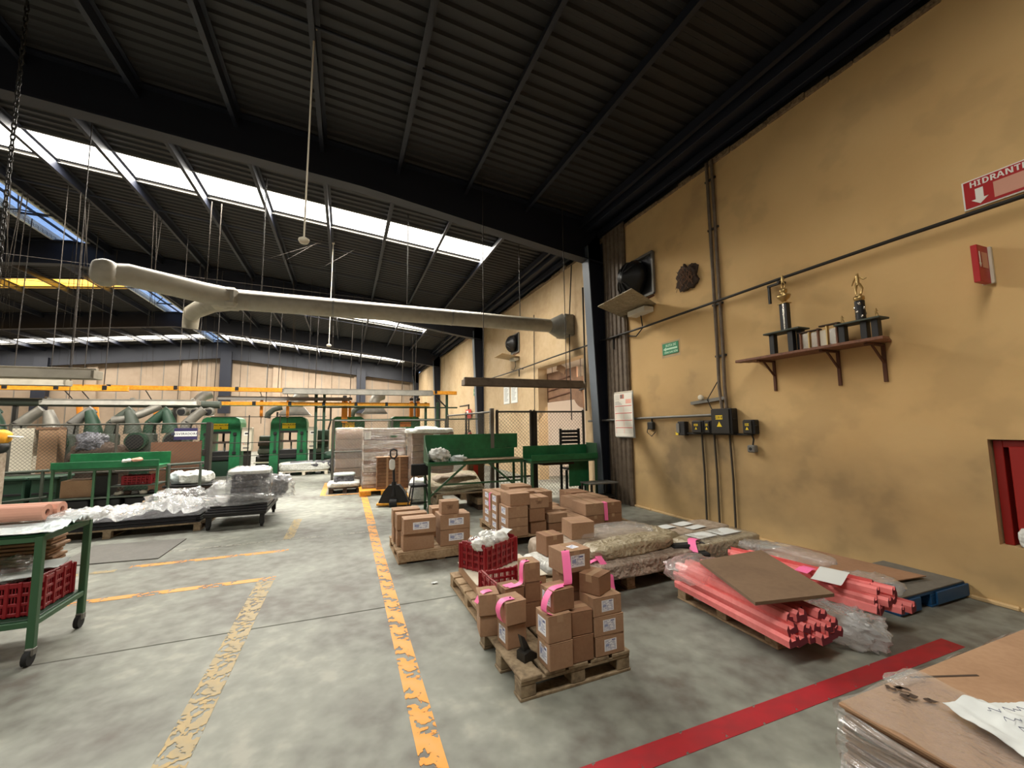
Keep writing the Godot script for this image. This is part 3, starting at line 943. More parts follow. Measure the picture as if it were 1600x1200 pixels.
	part("arrow", prismm([Vector2(0, -0.075), Vector2(0.055, -0.025), Vector2(0.026, -0.025), Vector2(0.026, 0.07), Vector2(-0.026, 0.07), Vector2(-0.026, -0.025), Vector2(-0.055, -0.025)], 0, 0.002), "white_sign", hs, Vector3(-0.0095, 0.1, -0.11), FACE)
	var ls := thing("flag_sign", "small red sign standing out from the wall under the hydrant sign", "sign", Vector3(5.25, 2.78, -1.80))
	boxp("panel_face", Vector3(-0.2, 0, -0.012), Vector3(-0.02, 0.33, 0.03), "red", ls, 0.002)
	boxp("side_plate", Vector3(-0.02, 0, -0.03), Vector3(0.012, 0.33, 0.05), "bone", ls, 0.004)
	part("white_band", qm(0.1, 0.14), "pink_roll", ls, Vector3(-0.09, 0.2, 0.0315))
	part("small_arrow", prismm([Vector2(0, -0.07), Vector2(0.02, -0.03), Vector2(0.008, -0.03), Vector2(0.008, 0.07), Vector2(-0.008, 0.07), Vector2(-0.008, -0.03), Vector2(-0.02, -0.03)], 0, 0.002), "white_sign", ls, Vector3(-0.17, 0.2, 0.0305))
	# hydrant cabinet in its recess
	var hc := thing("hydrant_cabinet", "red fire hose cabinet set into the wall at the right edge", "cabinet", Vector3(5.47, 0.521, -1.46))
	boxp("back_panel", Vector3(-0.01, 0, -0.46), Vector3(0.0, 0.89, 0.45), "red_box", hc, 0.0)
	boxp("side_panel", Vector3(-0.14, 0, -0.46), Vector3(-0.01, 0.89, -0.40), "red_box", hc)
	boxp("side_panel", Vector3(-0.14, 0, 0.39), Vector3(-0.01, 0.89, 0.45), "red_box", hc)
	boxp("top_panel", Vector3(-0.14, 0.83, -0.40), Vector3(-0.01, 0.89, 0.39), "red_box", hc)
	boxp("door", Vector3(-0.165, 0.03, -0.36), Vector3(-0.141, 0.84, 0.38), "red_box", hc, 0.006)
	boxp("door_glass", Vector3(-0.17, 0.42, -0.24), Vector3(-0.165, 0.76, 0.26), "grey_steel", hc, 0.002)
	part("white_cloth", lump(Vector3(0.05, 0.16, 0.1), 8, 0.02, 8.0, 0.6, 14, 10), "white_bag", hc, Vector3(-0.185, 0.0, -0.3))
	# trophy shelf
	var sh := thing("wall_shelf", "rough red-brown board shelf on three iron brackets holding the trophies", "shelf", Vector3(5.27, 2.40, -3.28))
	for k in 3: boxp("shelf_board", Vector3(-0.36 + k * 0.12, 0.0 + 0.004 * k, -0.86 + 0.03 * k), Vector3(-0.245 + k * 0.12, 0.034 + 0.002 * k, 0.84 - 0.05 * k), "rust_wood", sh, 0.006)
	for z in [-0.56, 0.22, 0.66]:
		var b := ST()
		cb(b, Vector3(-0.16, -0.012, z), Vector3(0.3, 0.02, 0.035), 0.002)
		cb(b, Vector3(-0.012, -0.2, z), Vector3(0.02, 0.4, 0.035), 0.002)
		bar(b, Vector3(-0.2, -0.02, z), Vector3(-0.02, -0.2, z), 0.018)
		part("bracket", fin(b), "rust", sh)
	trophies()
	# a cavity in the plaster
	var hole := lump(Vector3(0.1, 0.42, 0.42), 21, 0.09, 5.0, 0.9, 30, 18)
	solo("wall_nest", hole, "brown_dark", "ragged dark nest of straw stuck in a hole high on the wall", "nest", Vector3(5.25, 3.8, -5.22))
	var straw := ST()
	for k in 46:
		var a := rng.randf() * TAU
		var p := Vector3(5.21 - rng.randf() * 0.05, 4.0, -5.22) + Vector3(0, sin(a), cos(a)) * rng.randf_range(0.02, 0.16)
		var d := Vector3(rng.randf_range(-0.05, 0.05), rng.randf_range(-0.12, 0.14), rng.randf_range(-0.12, 0.12))
		tube(straw, [p - d, p + d * 0.3 + Vector3(-0.02, 0, 0), p + d], 0.004, 4, false)
	var st := part("straw", fin(straw), "card_brown", get_node("wall_nest"), Vector3(-5.25, -3.8, 5.22))
	st.set_meta("kind", "stuff")
	wall_fan("wall_fan", "black square wall fan high beside the fluted casing, tan sheet below it", 1.0, Vector3(5.26, 4.0, -6.45))
	wall_fan("wall_fan", "farther black wall fan above the notices, pale sheet below it", 0.8, Vector3(5.26, 4.0, -12.9))
	opening_things()
	# notices and the fire point on the far wall
	for k in 2:
		var n := thing("notice_sheet", ["left of two typed notice sheets beside the opening", "right of two typed notice sheets beside the opening"][k], "notice", Vector3(5.262, 2.33, -13.8 + k * 0.72), 0.0, "notice sheets")
		boxp("sheet", Vector3(-0.006, 0, -0.29), Vector3(0.002, 0.62, 0.29), "paper", n, 0.0)
		part("print", qm(0.54, 0.58), "notice_print", n, Vector3(-0.0075, 0.31, 0), FACE)
	var fs := thing("fire_sign", "small red fire point sign on the far wall behind the fence", "sign", Vector3(5.2, 1.9, -18.55))
	boxp("plate", Vector3(-0.01, 0, -0.45), Vector3(0.002, 0.42, 0.45), "red", fs, 0.0)
	boxp("white_block", Vector3(-0.013, 0.2, -0.3), Vector3(-0.01, 0.36, 0.0), "white_sign", fs, 0.0)
	var fe := thing("fire_extinguisher", "red fire extinguisher hanging under the far red sign", "fire extinguisher", Vector3(5.14, 0.78, -18.1))
	var s := ST()
	lathe(s, [Vector2(0, 0), Vector2(0.09, 0.0), Vector2(0.1, 0.03), Vector2(0.1, 0.42), Vector2(0.06, 0.5), Vector2(0.03, 0.53), Vector2(0, 0.53)], 14)
	part("cylinder", fin(s), "red", fe)
	part("valve", bm(0.05, 0.08, 0.12, 0.01), "black", fe, Vector3(0, 0.57, 0))
	part("hose", tm([Vector3(0, 0.55, 0.06), Vector3(-0.06, 0.4, 0.12), Vector3(-0.06, 0.15, 0.12)], 0.015, 6), "black_rubber", fe)
	var gs2 := thing("exit_sign", "tiny far green exit sign on the wall near the far column", "sign", Vector3(5.262, 2.9, -17.6))
	boxp("plate", Vector3(-0.008, 0, -0.3), Vector3(0.002, 0.3, 0.3), "green_sign", gs2, 0.0)
	boxp("white_bar", Vector3(-0.01, 0.1, -0.22), Vector3(-0.008, 0.18, 0.22), "green_light", gs2, 0.0)
	var dr := thing("side_door", "pale door with a dark frame in the far wall behind the fire extinguisher", "door", Vector3(5.262, 0, -19.4))
	boxp("door_leaf", Vector3(-0.03, 0, -0.8), Vector3(0.0, 2.5, 0.7), "plaster_pale", dr)
	boxp("frame_top", Vector3(-0.05, 2.5, -0.85), Vector3(0.0, 2.56, 0.78), "dark_steel", dr)
	boxp("frame_side", Vector3(-0.05, 0, 0.7), Vector3(0.0, 2.5, 0.76), "dark_steel", dr)
	boxp("lock_plate", Vector3(-0.04, 1.2, 0.45), Vector3(-0.03, 1.4, 0.55), "black", dr)
	# a standing hanging rod on the wall by the near column
	solo("wall_rod", tm([Vector3(5.2, 4.85, -8.45), Vector3(5.2, 1.9, -8.45)], 0.02, 6), "dark_steel", "thin dark vertical rod on the wall left of the near column", "rod")

func figure(p: Node, at: Vector3, h: float, arms := 1.0):
	# a small cast athlete: one body, arms out, legs mid-stride
	var s := ST(true)
	var J := func(x, y, z): return at + Vector3(z, y, x) * h
	lathe(s, [Vector2(0, -0.075), Vector2(0.05, -0.055), Vector2(0.065, 0), Vector2(0.05, 0.055), Vector2(0, 0.075)].map(func(q): return q * h), 10, J.call(0, 0.92, 0))
	tube(s, [J.call(0, 0.86, 0), J.call(0, 0.8, 0), J.call(0.0, 0.66, 0), J.call(0, 0.52, 0), J.call(0, 0.45, 0)], 0.07 * h, 10)
	for sd in [-1, 1]:
		tube(s, [J.call(0.05 * sd, 0.5, 0), J.call(0.13 * sd, 0.27, 0.06), J.call(0.1 * sd, 0.02, 0)], 0.06 * h, 8, true, 0.035 * h)
		tube(s, [J.call(0.08 * sd, 0.78, 0), J.call(0.2 * sd * arms, 0.66, 0.06), J.call(0.3 * sd * arms, 0.6 + 0.1 * sd, 0.1)], 0.04 * h, 8, true, 0.025 * h)
	part("figurine", fin(s), "gold", p)

func trophies():
	var t := thing("trophy", "tall two-legged trophy with black columns and a gold cup figure, left on the shelf", "trophy", Vector3(5.06, 2.44, -3.53))
	for z in [-0.15, 0.09, 0.16]: boxp("leg", Vector3(-0.035 + (0.06 if z > 0.1 else 0.0), 0, z - 0.032), Vector3(0.035 + (0.06 if z > 0.1 else 0.0), 0.265, z + 0.032), "black", t, 0.003)
	boxp("tier", Vector3(-0.08, 0.265, -0.23), Vector3(0.13, 0.285, 0.23), "grey_green", t)
	boxp("column", Vector3(-0.034, 0.285, -0.02), Vector3(0.034, 0.62, 0.075), "black", t, 0.003)
	boxp("column_trim", Vector3(-0.037, 0.285, 0.025), Vector3(-0.034, 0.62, 0.045), "chrome", t, 0.0)
	boxp("cap", Vector3(-0.05, 0.62, -0.035), Vector3(0.05, 0.632, 0.09), "gold", t)
	var s := ST(true)
	lathe(s, [Vector2(0, 0), Vector2(0.02, 0.01), Vector2(0.03, 0.03), Vector2(0.065, 0.06), Vector2(0.08, 0.1), Vector2(0.05, 0.105), Vector2(0.025, 0.115), Vector2(0.045, 0.14), Vector2(0.045, 0.17), Vector2(0.015, 0.19), Vector2(0, 0.19)], 16, Vector3(0, 0.632, 0.027))
	part("cup", fin(s), "gold", t)
	figure(t, Vector3(0, 0.82, 0.027), 0.17, 0.5)
	var p := thing("plaque_trophy", "low glass and wood plaque between the two trophies on the shelf", "trophy", Vector3(5.06, 2.444, -3.13))
	for k in 5: boxp("pillar", Vector3(-0.02, 0, -0.2 + k * 0.1 - 0.008), Vector3(0.02, 0.2 + 0.012 * k, -0.2 + k * 0.1 + 0.008), "rust_wood" if k % 2 == 0 else "gold", p, 0.002)
	for k in 2: boxp("top_rail", Vector3(-0.025, 0.2 + 0.03 * k, -0.22 + 0.24 * k), Vector3(0.025, 0.215 + 0.03 * k, 0.03 + 0.2 * k), "brown_dark", p, 0.002)
	for k in 4: boxp("plate", Vector3(0.0, 0.01, -0.185 + k * 0.1), Vector3(0.006, 0.19, -0.115 + k * 0.1), "chrome" if k != 2 else "bone", p, 0.0)
	boxp("base", Vector3(-0.035, -0.004, -0.23), Vector3(0.035, 0.008, 0.23), "brown_dark", p, 0.002)
	t = thing("trophy", "trophy with a runner on a spotted column over three black legs, right on the shelf", "trophy", Vector3(5.06, 2.445, -2.72))
	for z in [-0.15, 0.06, 0.16]: boxp("leg", Vector3(-0.035, 0, z - 0.03), Vector3(0.035, 0.19, z + 0.03), "black", t, 0.003)
	boxp("tier", Vector3(-0.08, 0.19, -0.2), Vector3(0.1, 0.21, 0.23), "grey_green", t)
	part("column", tm([Vector3(0, 0.21, 0.03), Vector3(0, 0.42, 0.03)], 0.045, 12), "black", t)
	for k in 11:
		var a := k * 2.4
		part("spot", lump(Vector3(0.02, 0.035, 0.028), k, 0.004, 20.0, 0.9, 8, 6), "chrome", t, Vector3(cos(a) * 0.04, 0.215 + k * 0.017, 0.03 + sin(a) * 0.04))
	s = ST(true)
	lathe(s, [Vector2(0.035, 0), Vector2(0.05, 0.02), Vector2(0.046, 0.05), Vector2(0.02, 0.06), Vector2(0.03, 0.07), Vector2(0, 0.08)], 14, Vector3(0, 0.42, 0.03))
	part("cup", fin(s), "gold", t)
	figure(t, Vector3(0, 0.49, 0.03), 0.24)
	for z in [-0.15, 0.17]: figure(t, Vector3(0, 0.21, z), 0.1, 0.6)

func wall_fan(n: String, label: String, k: float, at: Vector3):
	var f := thing(n, label, "fan", at, 0.0, "wall fans")
	var s := ST()
	for e in [[Vector3(-0.03, 0.0, -0.42), Vector3(-0.03, 0.78, -0.42)], [Vector3(-0.03, 0.78, -0.42), Vector3(-0.03, 0.78, 0.42)], [Vector3(-0.03, 0.78, 0.42), Vector3(-0.03, 0, 0.42)], [Vector3(-0.03, 0, 0.42), Vector3(-0.03, 0, -0.42)]]:
		bar(s, e[0] * k, e[1] * k, 0.045 * k)
	part("frame", fin(s), "grey_steel", f)
	boxp("back_panel", Vector3(-0.02, 0.02, -0.4) * k, Vector3(0.005, 0.76, 0.4) * k, "black", f, 0.0)
	s = ST(true)
	lathe(s, [Vector2(0.2, 0), Vector2(0.33, 0.0), Vector2(0.34, 0.1), Vector2(0.3, 0.2), Vector2(0.12, 0.3), Vector2(0.1, 0.36), Vector2(0, 0.36)].map(func(q): return q * k), 20, Vector3(-0.05, 0.4, -0.05) * k, Basis(Vector3(0, 0, 1), PI / 2))
	part("fan_drum", fin(s), "black", f)
	for a in 4:
		var b := ST(true)
		var pts := []
		for j in 9: pts.append(Vector3(-0.08 - 0.3 * sin(PI * j / 8.0), 0.4 + 0.36 * cos(PI * j / 8.0) * cos(a * 0.5 - 0.6), -0.1 + 0.36 * cos(PI * j / 8.0) * sin(a * 0.5 - 0.6)) * k)
		tube(b, pts, 0.018 * k, 6)
		part("guard_hoop", fin(b), "black", f)
	# sheet hung under it
	var sh := ST()
	prism(sh, [Vector2(-0.93, -0.08), Vector2(-0.99, 1.0), Vector2(0.0, 0.43), Vector2(-0.01, -0.6)].map(func(q): return q * k), -0.012, 0.0, Basis(Vector3(1, 0, 0), Vector3(0, 0, 1), Vector3(0, 1, 0)))
	part("deflector_sheet", fin(sh), "olive_wrap" if k > 0.9 else "plaster_pale", f, Vector3(0, -0.21 * k, 0))
	var br := ST()
	cb(br, Vector3(-0.12, -0.3, 0.12) * k, Vector3(0.22, 0.1, 0.5) * k, 0.01)
	part("bracket_tray", fin(br), "white", f)
	part("stay", barm(Vector3(-0.02, -0.05, 0.4) * k, Vector3(-0.3, -0.2, 0.3) * k, 0.03 * k), "rust", f)
	part("cable", tm([Vector3(-0.05, -0.35, 0.05) * k, Vector3(-0.06, -0.6, 0.1) * k, Vector3(-0.06, -0.72, -0.1) * k, Vector3(-0.05, -0.66, -0.35) * k], 0.012, 5), "cable_black", f)

func opening_things():
	# what hangs in the opening to the side room
	var cp := thing("flattened_carton", "large brown flattened carton with slots hanging in the wall opening", "cardboard", Vector3(5.62, 2.25, -10.45))
	boxp("panel_board", Vector3(-0.02, 0, -0.9), Vector3(0.02, 0.86, 0.92), "card_brown", cp)
	for k in 3:
		part("slot_batten", barm(Vector3(-0.03, 0.1 + k * 0.22, -0.8), Vector3(-0.03, 0.2 + k * 0.22, 0.55), 0.025), "rust", cp)
	part("loose_flap", bm(0.02, 0.2, 0.5, 0.004), "card", cp, Vector3(-0.03, 0.9, 0.1), Vector3(0.4, 0, 0))
	part("hanger", tm([Vector3(0, 0.8, -0.5), Vector3(0, 1.24, -0.5)], 0.008, 5), "wire_dark", cp)
	var dk := thing("round_board", "brown quarter-round board beside the carton in the wall opening", "board", Vector3(5.5, 1.95, -9.35))
	var poly := [Vector2(0.3, 0.0)]
	for k in 9: poly.append(Vector2(0.3 - 0.62 * sin(PI / 2 * k / 8.0), 0.85 - 0.8 * cos(PI / 2 * k / 8.0)))
	poly.append(Vector2(0.3, 0.85))
	part("disc", prismm(poly, -0.015, 0.015), "card_brown", dk, Vector3.ZERO, FACE)
	part("rod", tm([Vector3(-0.05, 0.5, 0.2), Vector3(-0.05, 0.52, 0.6)], 0.02, 6), "black", dk)
	part("hanger", tm([Vector3(0, 0.85, 0.2), Vector3(0, 1.6, 0.2)], 0.008, 5), "wire_dark", dk)
	var fr := thing("framed_print", "framed blue-grey print on the pale wall of the side room", "picture", Vector3(7.285, 1.62, -11.35))
	part("print", qm(0.62, 0.66), "blueprint", fr, Vector3(-0.022, 0.33, 0), FACE)
	var s := ST()
	for e in [[Vector3(-0.015, 0, -0.34), Vector3(-0.015, 0, 0.34)], [Vector3(-0.015, 0.68, -0.34), Vector3(-0.015, 0.68, 0.34)], [Vector3(-0.015, 0, -0.34), Vector3(-0.015, 0.68, -0.34)], [Vector3(-0.015, 0, 0.34), Vector3(-0.015, 0.68, 0.34)]]: bar(s, e[0], e[1], 0.03)
	part("frame", fin(s), "black", fr)
	boxp("backing", Vector3(-0.02, 0, -0.33), Vector3(0.0, 0.68, 0.33), "bone", fr, 0.0)
	var gs := thing("exit_sign", "pale green sign on the pale wall inside the side room", "sign", Vector3(7.29, 1.86, -9.6))
	boxp("plate", Vector3(-0.008, 0, -0.3), Vector3(0.0, 0.2, 0.3), "green_sign", gs, 0.0)
	boxp("white_bar", Vector3(-0.011, 0.06, -0.24), Vector3(-0.008, 0.14, 0.24), "green_light", gs, 0.0)
	solo("hanging_cable", tm([Vector3(5.2, 5.6, -8.95), Vector3(5.12, 4.1, -9.0), Vector3(5.1, 3.2, -8.98), Vector3(5.12, 1.7, -9.0)], 0.014, 6), "cable_black", "thick dark cord hanging from the eave in front of the wall opening", "cable")
	solo("hanging_cable", tm([Vector3(5.22, 4.9, -11.3), Vector3(5.22, 3.0, -11.35), Vector3(5.22, 0.4, -11.4)], 0.012, 6), "cable_black", "thin dark cord hanging left of the wall opening to the floor", "cable")

# ---------------------------------------------------------------- overhead: ducts, lamps, rails, wires
func wire(a: Vector3, b: Vector3, r: float, mat: String, label: String, g := "suspension wires", sag := 0.0):
	var pts := [a]
	if sag != 0.0: pts.append((a + b) / 2 + Vector3(0, -sag, 0))
	pts.append(b)
	return solo("suspension_wire", tm(pts, r, 5, false), mat, label, "wire", Vector3.ZERO, Vector3.ZERO, g)

func batten(n: String, x0: float, x1: float, y: float, z: float, mat: String, label: String, w := 0.13, h := 0.11):
	# hanging fluorescent fitting, lamps off
	var t := thing(n, label, "lamp", Vector3((x0 + x1) / 2, y, z), 0.0, "unlit hanging lamp fittings")
	var L := (x1 - x0) / 2
	var s := ST()
	prism(s, [Vector2(-w, 0), Vector2(-w * 0.55, h), Vector2(w * 0.55, h), Vector2(w, 0), Vector2(w * 0.9, 0), Vector2(w * 0.5, h * 0.86), Vector2(-w * 0.5, h * 0.86), Vector2(-w * 0.9, 0)], -L, L, Basis(Vector3(0, 0, 1), Vector3(0, 1, 0), Vector3(1, 0, 0)))
	part("reflector", fin(s), mat, t)
	boxp("spine", Vector3(-L, h, -0.04), Vector3(L, h + 0.04, 0.04), mat, t)
	for k in 2: part("tube", tm([Vector3(-L + 0.05, 0.05, -0.04 + k * 0.08), Vector3(L - 0.05, 0.05, -0.04 + k * 0.08)], 0.016, 8), "bone", t)
	for x in [-L * 0.7, L * 0.7]: part("hanger_wire", tm([Vector3(x, h + 0.03, 0), Vector3(x, roof_y((x0 + x1) / 2 + x) - y - 0.01, 0)], 0.008, 5), "wire_dark", t)
	for sd in [-1, 1]: boxp("end_cap", Vector3(sd * L - 0.02, 0.0, -w * 0.9), Vector3(sd * L + 0.02, h, w * 0.9), mat, t)
	return t

func build_overhead():
	# the white extraction duct that forks like a Y
	var d := thing("forked_duct", "long pale extraction duct with a Y fork hanging across the hall", "duct", Vector3(0, 4.06, -9.25))
	var oct := func(cx: Array, r0: Array, mat: String, n: String):
		var s := ST()
		tube(s, cx, r0[0], 8, true, r0[1], PI / 8)
		part(n, fin(s), mat, d)
	oct.call([Vector3(-2.15, 0, 0), Vector3(4.72, 0, 0)], [0.2, 0.165], "duct_white", "main_run")
	boxp("wall_collar", Vector3(5.0, -0.26, -0.25), Vector3(5.26, 0.28, 0.27), "galvanised", d, 0.02)
	oct.call([Vector3(4.7, 0, 0), Vector3(4.85, 0.0, 0), Vector3(5.02, 0.01, 0)], [0.17, 0.33], "galvanised", "taper")
	for x in [-0.3, 2.2]: part("seam_band", tm([Vector3(x - 0.02, 0, 0), Vector3(x + 0.02, 0, 0)], 0.2 - 0.004 * (x + 2), 8, -1.0, PI / 8), "galvanised", d)
	oct.call([Vector3(-2.05, 0, 0.02), Vector3(-2.5, 0, 0.32), Vector3(-3.3, 0, 0.95), Vector3(-3.5, -0.05, 1.08)], [0.2, 0.17], "duct_white", "fork_arm")
	part("fork_elbow", lump(Vector3(0.34, 0.4, 0.34), 3, 0.01, 2.0, 0.75, 16, 10), "duct_white", d, Vector3(-3.52, -0.24, 1.1))
	oct.call([Vector3(-2.05, 0, -0.02), Vector3(-2.5, 0, -0.4), Vector3(-2.95, 0, -1.1), Vector3(-3.1, -0.04, -1.35)], [0.2, 0.15], "duct_white", "fork_arm")
	oct.call([Vector3(-3.05, 0, -1.25), Vector3(-3.14, -0.03, -1.48), Vector3(-3.17, -0.16, -1.56), Vector3(-3.18, -0.3, -1.58)], [0.16, 0.15], "duct_white", "fork_elbow")
	part("fork_plate", bm(0.5, 0.36, 0.5, 0.06), "duct_white", d, Vector3(-2.2, 0, 0), Vector3(0, 0, 0))
	for x in [-1.6, 1.2, 3.9]: part("hanger_wire", tm([Vector3(x, 0.18, 0), Vector3(x, roof_y(x) - 4.2, 0)], 0.01, 5), "wire_dark", d)
	# hanging lamp fittings
	batten("hanging_lamp", 1.98, 4.46, 2.32, -7.35, "brown_flute", "brown-grey unlit lamp fitting hanging in front of the wall opening")
	batten("hanging_lamp", -6.2, -3.88, 2.44, -9.0, "duct_white", "large pale unlit lamp fitting at the left edge, highest of the hanging fittings", 0.16, 0.14)
	batten("hanging_lamp", -7.6, -5.65, 2.56, -12.0, "duct_white", "pale unlit lamp fitting at the left edge, below the larger one", 0.14, 0.12)
	batten("hanging_lamp", -6.55, -3.55, 2.2, -13.05, "galvanised", "long silver unlit lamp fitting above the left fence", 0.13, 0.1)
	batten("hanging_lamp", -1.95, 3.0, 2.72, -15.7, "galvanised", "longest grey lamp fitting on the upper yellow rail, above the presses", 0.16, 0.16)
	batten("hanging_lamp", -3.9, 0.1, 2.53, -16.2, "grey_steel", "grey lamp fitting between the two yellow rails", 0.1, 0.08)
	# yellow crane rails over the press line
	var rail := func(x0: float, x1: float, y: float, z: float, label: String, low: bool):
		var t := thing("crane_rail", label, "rail", Vector3(0, y, z), 0.0, "yellow crane rails")
		boxp("beam", Vector3(x0, -0.06, -0.05), Vector3(x1, 0.06, 0.05), "yellow", t)
		boxp("lower_flange", Vector3(x0, -0.075, -0.09), Vector3(x1, -0.055, 0.09), "green_pipe" if low else "yellow", t)
		for k in 7:
			var x := lerpf(x0, x1, (k + 0.5) / 7.0)
			part("clamp", bm(0.1, 0.15, 0.14, 0.01), "black", t, Vector3(x, 0, 0.0))
		for k in 5:
			var x := lerpf(x0, x1, (k + 0.3) / 5.0)
			part("hanger_wire", tm([Vector3(x, 0.05, 0), Vector3(x + 0.05, roof_y(x) - y - 0.2, 0)], 0.012, 5), "wire_dark", t)
	rail.call(-7.4, 4.0, 2.87, -16.0, "upper yellow crane rail over the presses", false)
	rail.call(-4.4, 2.95, 2.40, -16.0, "lower yellow crane rail with a green edge over the presses", true)
	rail.call(-12.5, -5.6, 2.72, -14.6, "left yellow crane rail over the trimming machines", false)
	# green frame that carries the rails
	var fr := thing("rail_frame", "green steel post frame carrying the yellow rails over the presses", "frame", Vector3(0, 0, -16.2))
	for x in [-0.98, -0.72, 2.84, 3.3, 3.66]:
		boxp("post", Vector3(x - 0.045, 0, -0.045), Vector3(x + 0.045, 2.8 if x > 3.5 or x < 0 else 2.5, 0.045), "green_dark", fr)
	for y in [2.3, 1.85]: boxp("cross_bar", Vector3(-0.98, y - 0.025, -0.09), Vector3(4.1 if y > 2 else 5.0, y + 0.025, -0.045), "green_dark", fr)
	part("brace", barm(Vector3(3.66, 2.3, 0), Vector3(3.2, 2.75, 0), 0.05), "dark_steel", fr)
	# orange hoists and hanging tools
	for q in [[-0.05, "broad orange hoist column between the two middle presses"], [0.13, "second orange hoist column right of the broad one, red-brown edge"], [2.35, "orange hanging hoist above the right presses"], [2.6, "short orange hanging hoist at the right end of the rails"], [-1.9, "thin orange hanging tool left of the second press"], [-2.7, "thin orange hanging tool between the first two presses"]]:
		var x: float = q[0]
		var big := x > -1.0 and x < 0.1
		var t := thing("hoist", q[1], "hoist", Vector3(x, 1.75 if big else 1.95, -16.55), 0.0, "orange hoists")
		var w := 0.1 if big else 0.045
		if x > 2.0: w = 0.07
		boxp("column", Vector3(-w, 0, -w), Vector3(w, 0.6 if not big else 0.9, w), "orange_pipe", t, 0.02)
		part("hook_chain", tm([Vector3(0, 0, 0), Vector3(0.0, -0.2, 0)], 0.012, 5), "dark_steel", t)
		part("trolley", bm(0.14, 0.1, 0.14, 0.02), "dark_steel", t, Vector3(0, 0.68 if not big else 0.95, 0))
		part("tie", tm([Vector3(0, 0.7, 0), Vector3(0, 0.92, 0.5)], 0.012, 5), "dark_steel", t)
	for q in [[-7.05, "left of the two orange tubes above the left fence"], [-6.7, "right of the two orange tubes above the left fence"], [-5.3, "short orange tube above the sign on the left fence"]]:
		var t := thing("air_tube", q[1], "hoist", Vector3(q[0], 1.82, -15.6), 0.0, "orange tubes")
		part("tube_body", tm([Vector3(0.05, 0, 0), Vector3(0, 0.45, 0)], 0.07, 10), "orange_pipe", t)
		part("hook", tm([Vector3(0, 0.45, 0), Vector3(0.05, 0.87, 0.9)], 0.015, 5), "dark_steel", t)
	# pendants with a round sensor
	for q in [[-0.52, -5.41, 6.66, 3.83, "nearer round pale sensor hanging on a long thin rod from the roof"], [-0.47, -12.13, 6.64, 3.78, "farther round pale sensor hanging on a thin rod from the roof"]]:
		var t := thing("ceiling_sensor", q[4], "sensor", Vector3(q[0], q[3], q[1]), 0.0, "hanging sensors")
		part("rod", tm([Vector3(0.03, q[2] - q[3], 0), Vector3(0, 0.04, 0)], 0.011, 6), "bone", t)
		var s := ST(true)
		lathe(s, [Vector2(0, -0.035), Vector2(0.045, -0.03), Vector2(0.062, 0), Vector2(0.06, 0.02), Vector2(0.02, 0.045), Vector2(0, 0.045)], 16)
		part("sensor_head", fin(s), "bone", t)
		part("ceiling_rose", bm(0.08, 0.05, 0.08, 0.015), "bone", t, Vector3(0.03, q[2] - q[3], 0))
	# thick chain at the left
	var ch := thing("hanging_chain", "thick twisted chain hanging from the roof at the left edge", "chain", Vector3(-3.86, 2.4, -6.68))
	var n := 64
	for i in n:
		var s := ST(true)
		var pts := []
		for j in 9: pts.append(Vector3(0.02 * cos(TAU * j / 8.0), 0.05 * sin(TAU * j / 8.0), 0))
		var k := "chain%d" % (i % 2)
		if not cache.has(k):
			tube(s, pts.slice(0, 8) + [pts[0]], 0.009, 5)
			cache[k] = fin(s)
		part("link", cache[k], "dark_steel", ch, Vector3(0, 0.05 + i * 0.0715, 0), Vector3(0, PI / 2 * (i % 2), 0))
	# cross wires under the roof and droppers
	wire(Vector3(-21.58, 5.55, -13.4), Vector3(5.24, 5.35, -13.4), 0.012, "wire_dark", "long thin wire strung across the hall under the far skylight", "cross wires", 0.25)
	wire(Vector3(-21.58, 5.2, -8.4), Vector3(5.24, 5.15, -12.6), 0.010, "wire_dark", "long slack wire crossing below the nearest skylight strip", "cross wires", 0.2)
	for q in [[-0.6, -11.6, -2.9, "first slanting stay wire from the sensor rod to the duct fork"], [-0.7, -11.4, -2.1, "second slanting stay wire from the roof to the duct fork"], [0.2, -11.5, -1.4, "third slanting stay wire from the roof to the duct run"]]:
		wire(Vector3(q[0], roof_y(q[0]) - 0.1, -11.9), Vector3(q[2], 4.3, -9.4), 0.006, "wire_dark", q[3], "slanting stay wires")
	var r := RandomNumberGenerator.new()
	r.seed = 19
	for k in 34:
		var x := r.randf_range(-11.5, 3.6)
		var z := -15.9 if k % 3 else -12.4
		if z > -13.0: x = r.randf_range(-7.8, -4.6)
		var xt := 4.76 - 1.31 * roundf((4.76 - x) / 1.31)
		if xt < -7.5: xt = -16.0 - (4.76 - 1.31 * roundf((4.76 + 16.0 + x) / 1.31))
		x = xt + r.randf_range(-0.3, 0.3)
		wire(Vector3(xt, roof_y(xt) - 0.222, z + r.randf_range(-0.4, 0.4)), Vector3(x, 2.93 if z < -13 else 2.68, z), 0.010, "wire_dark", "thin dark wire hanging from the roof to the rails and lamp fittings", "suspension wires")
	for q in [[-2.94, -10.6, "pair of long wires dropping left of the duct fork, left one"], [-2.75, -10.6, "pair of long wires dropping left of the duct fork, right one"]]:
		wire(Vector3(q[0], roof_y(q[0]) - 0.2, -10.9), Vector3(q[0] - 0.1, 2.3, -11.2), 0.012, "wire_dark", q[2], "long drop wires")

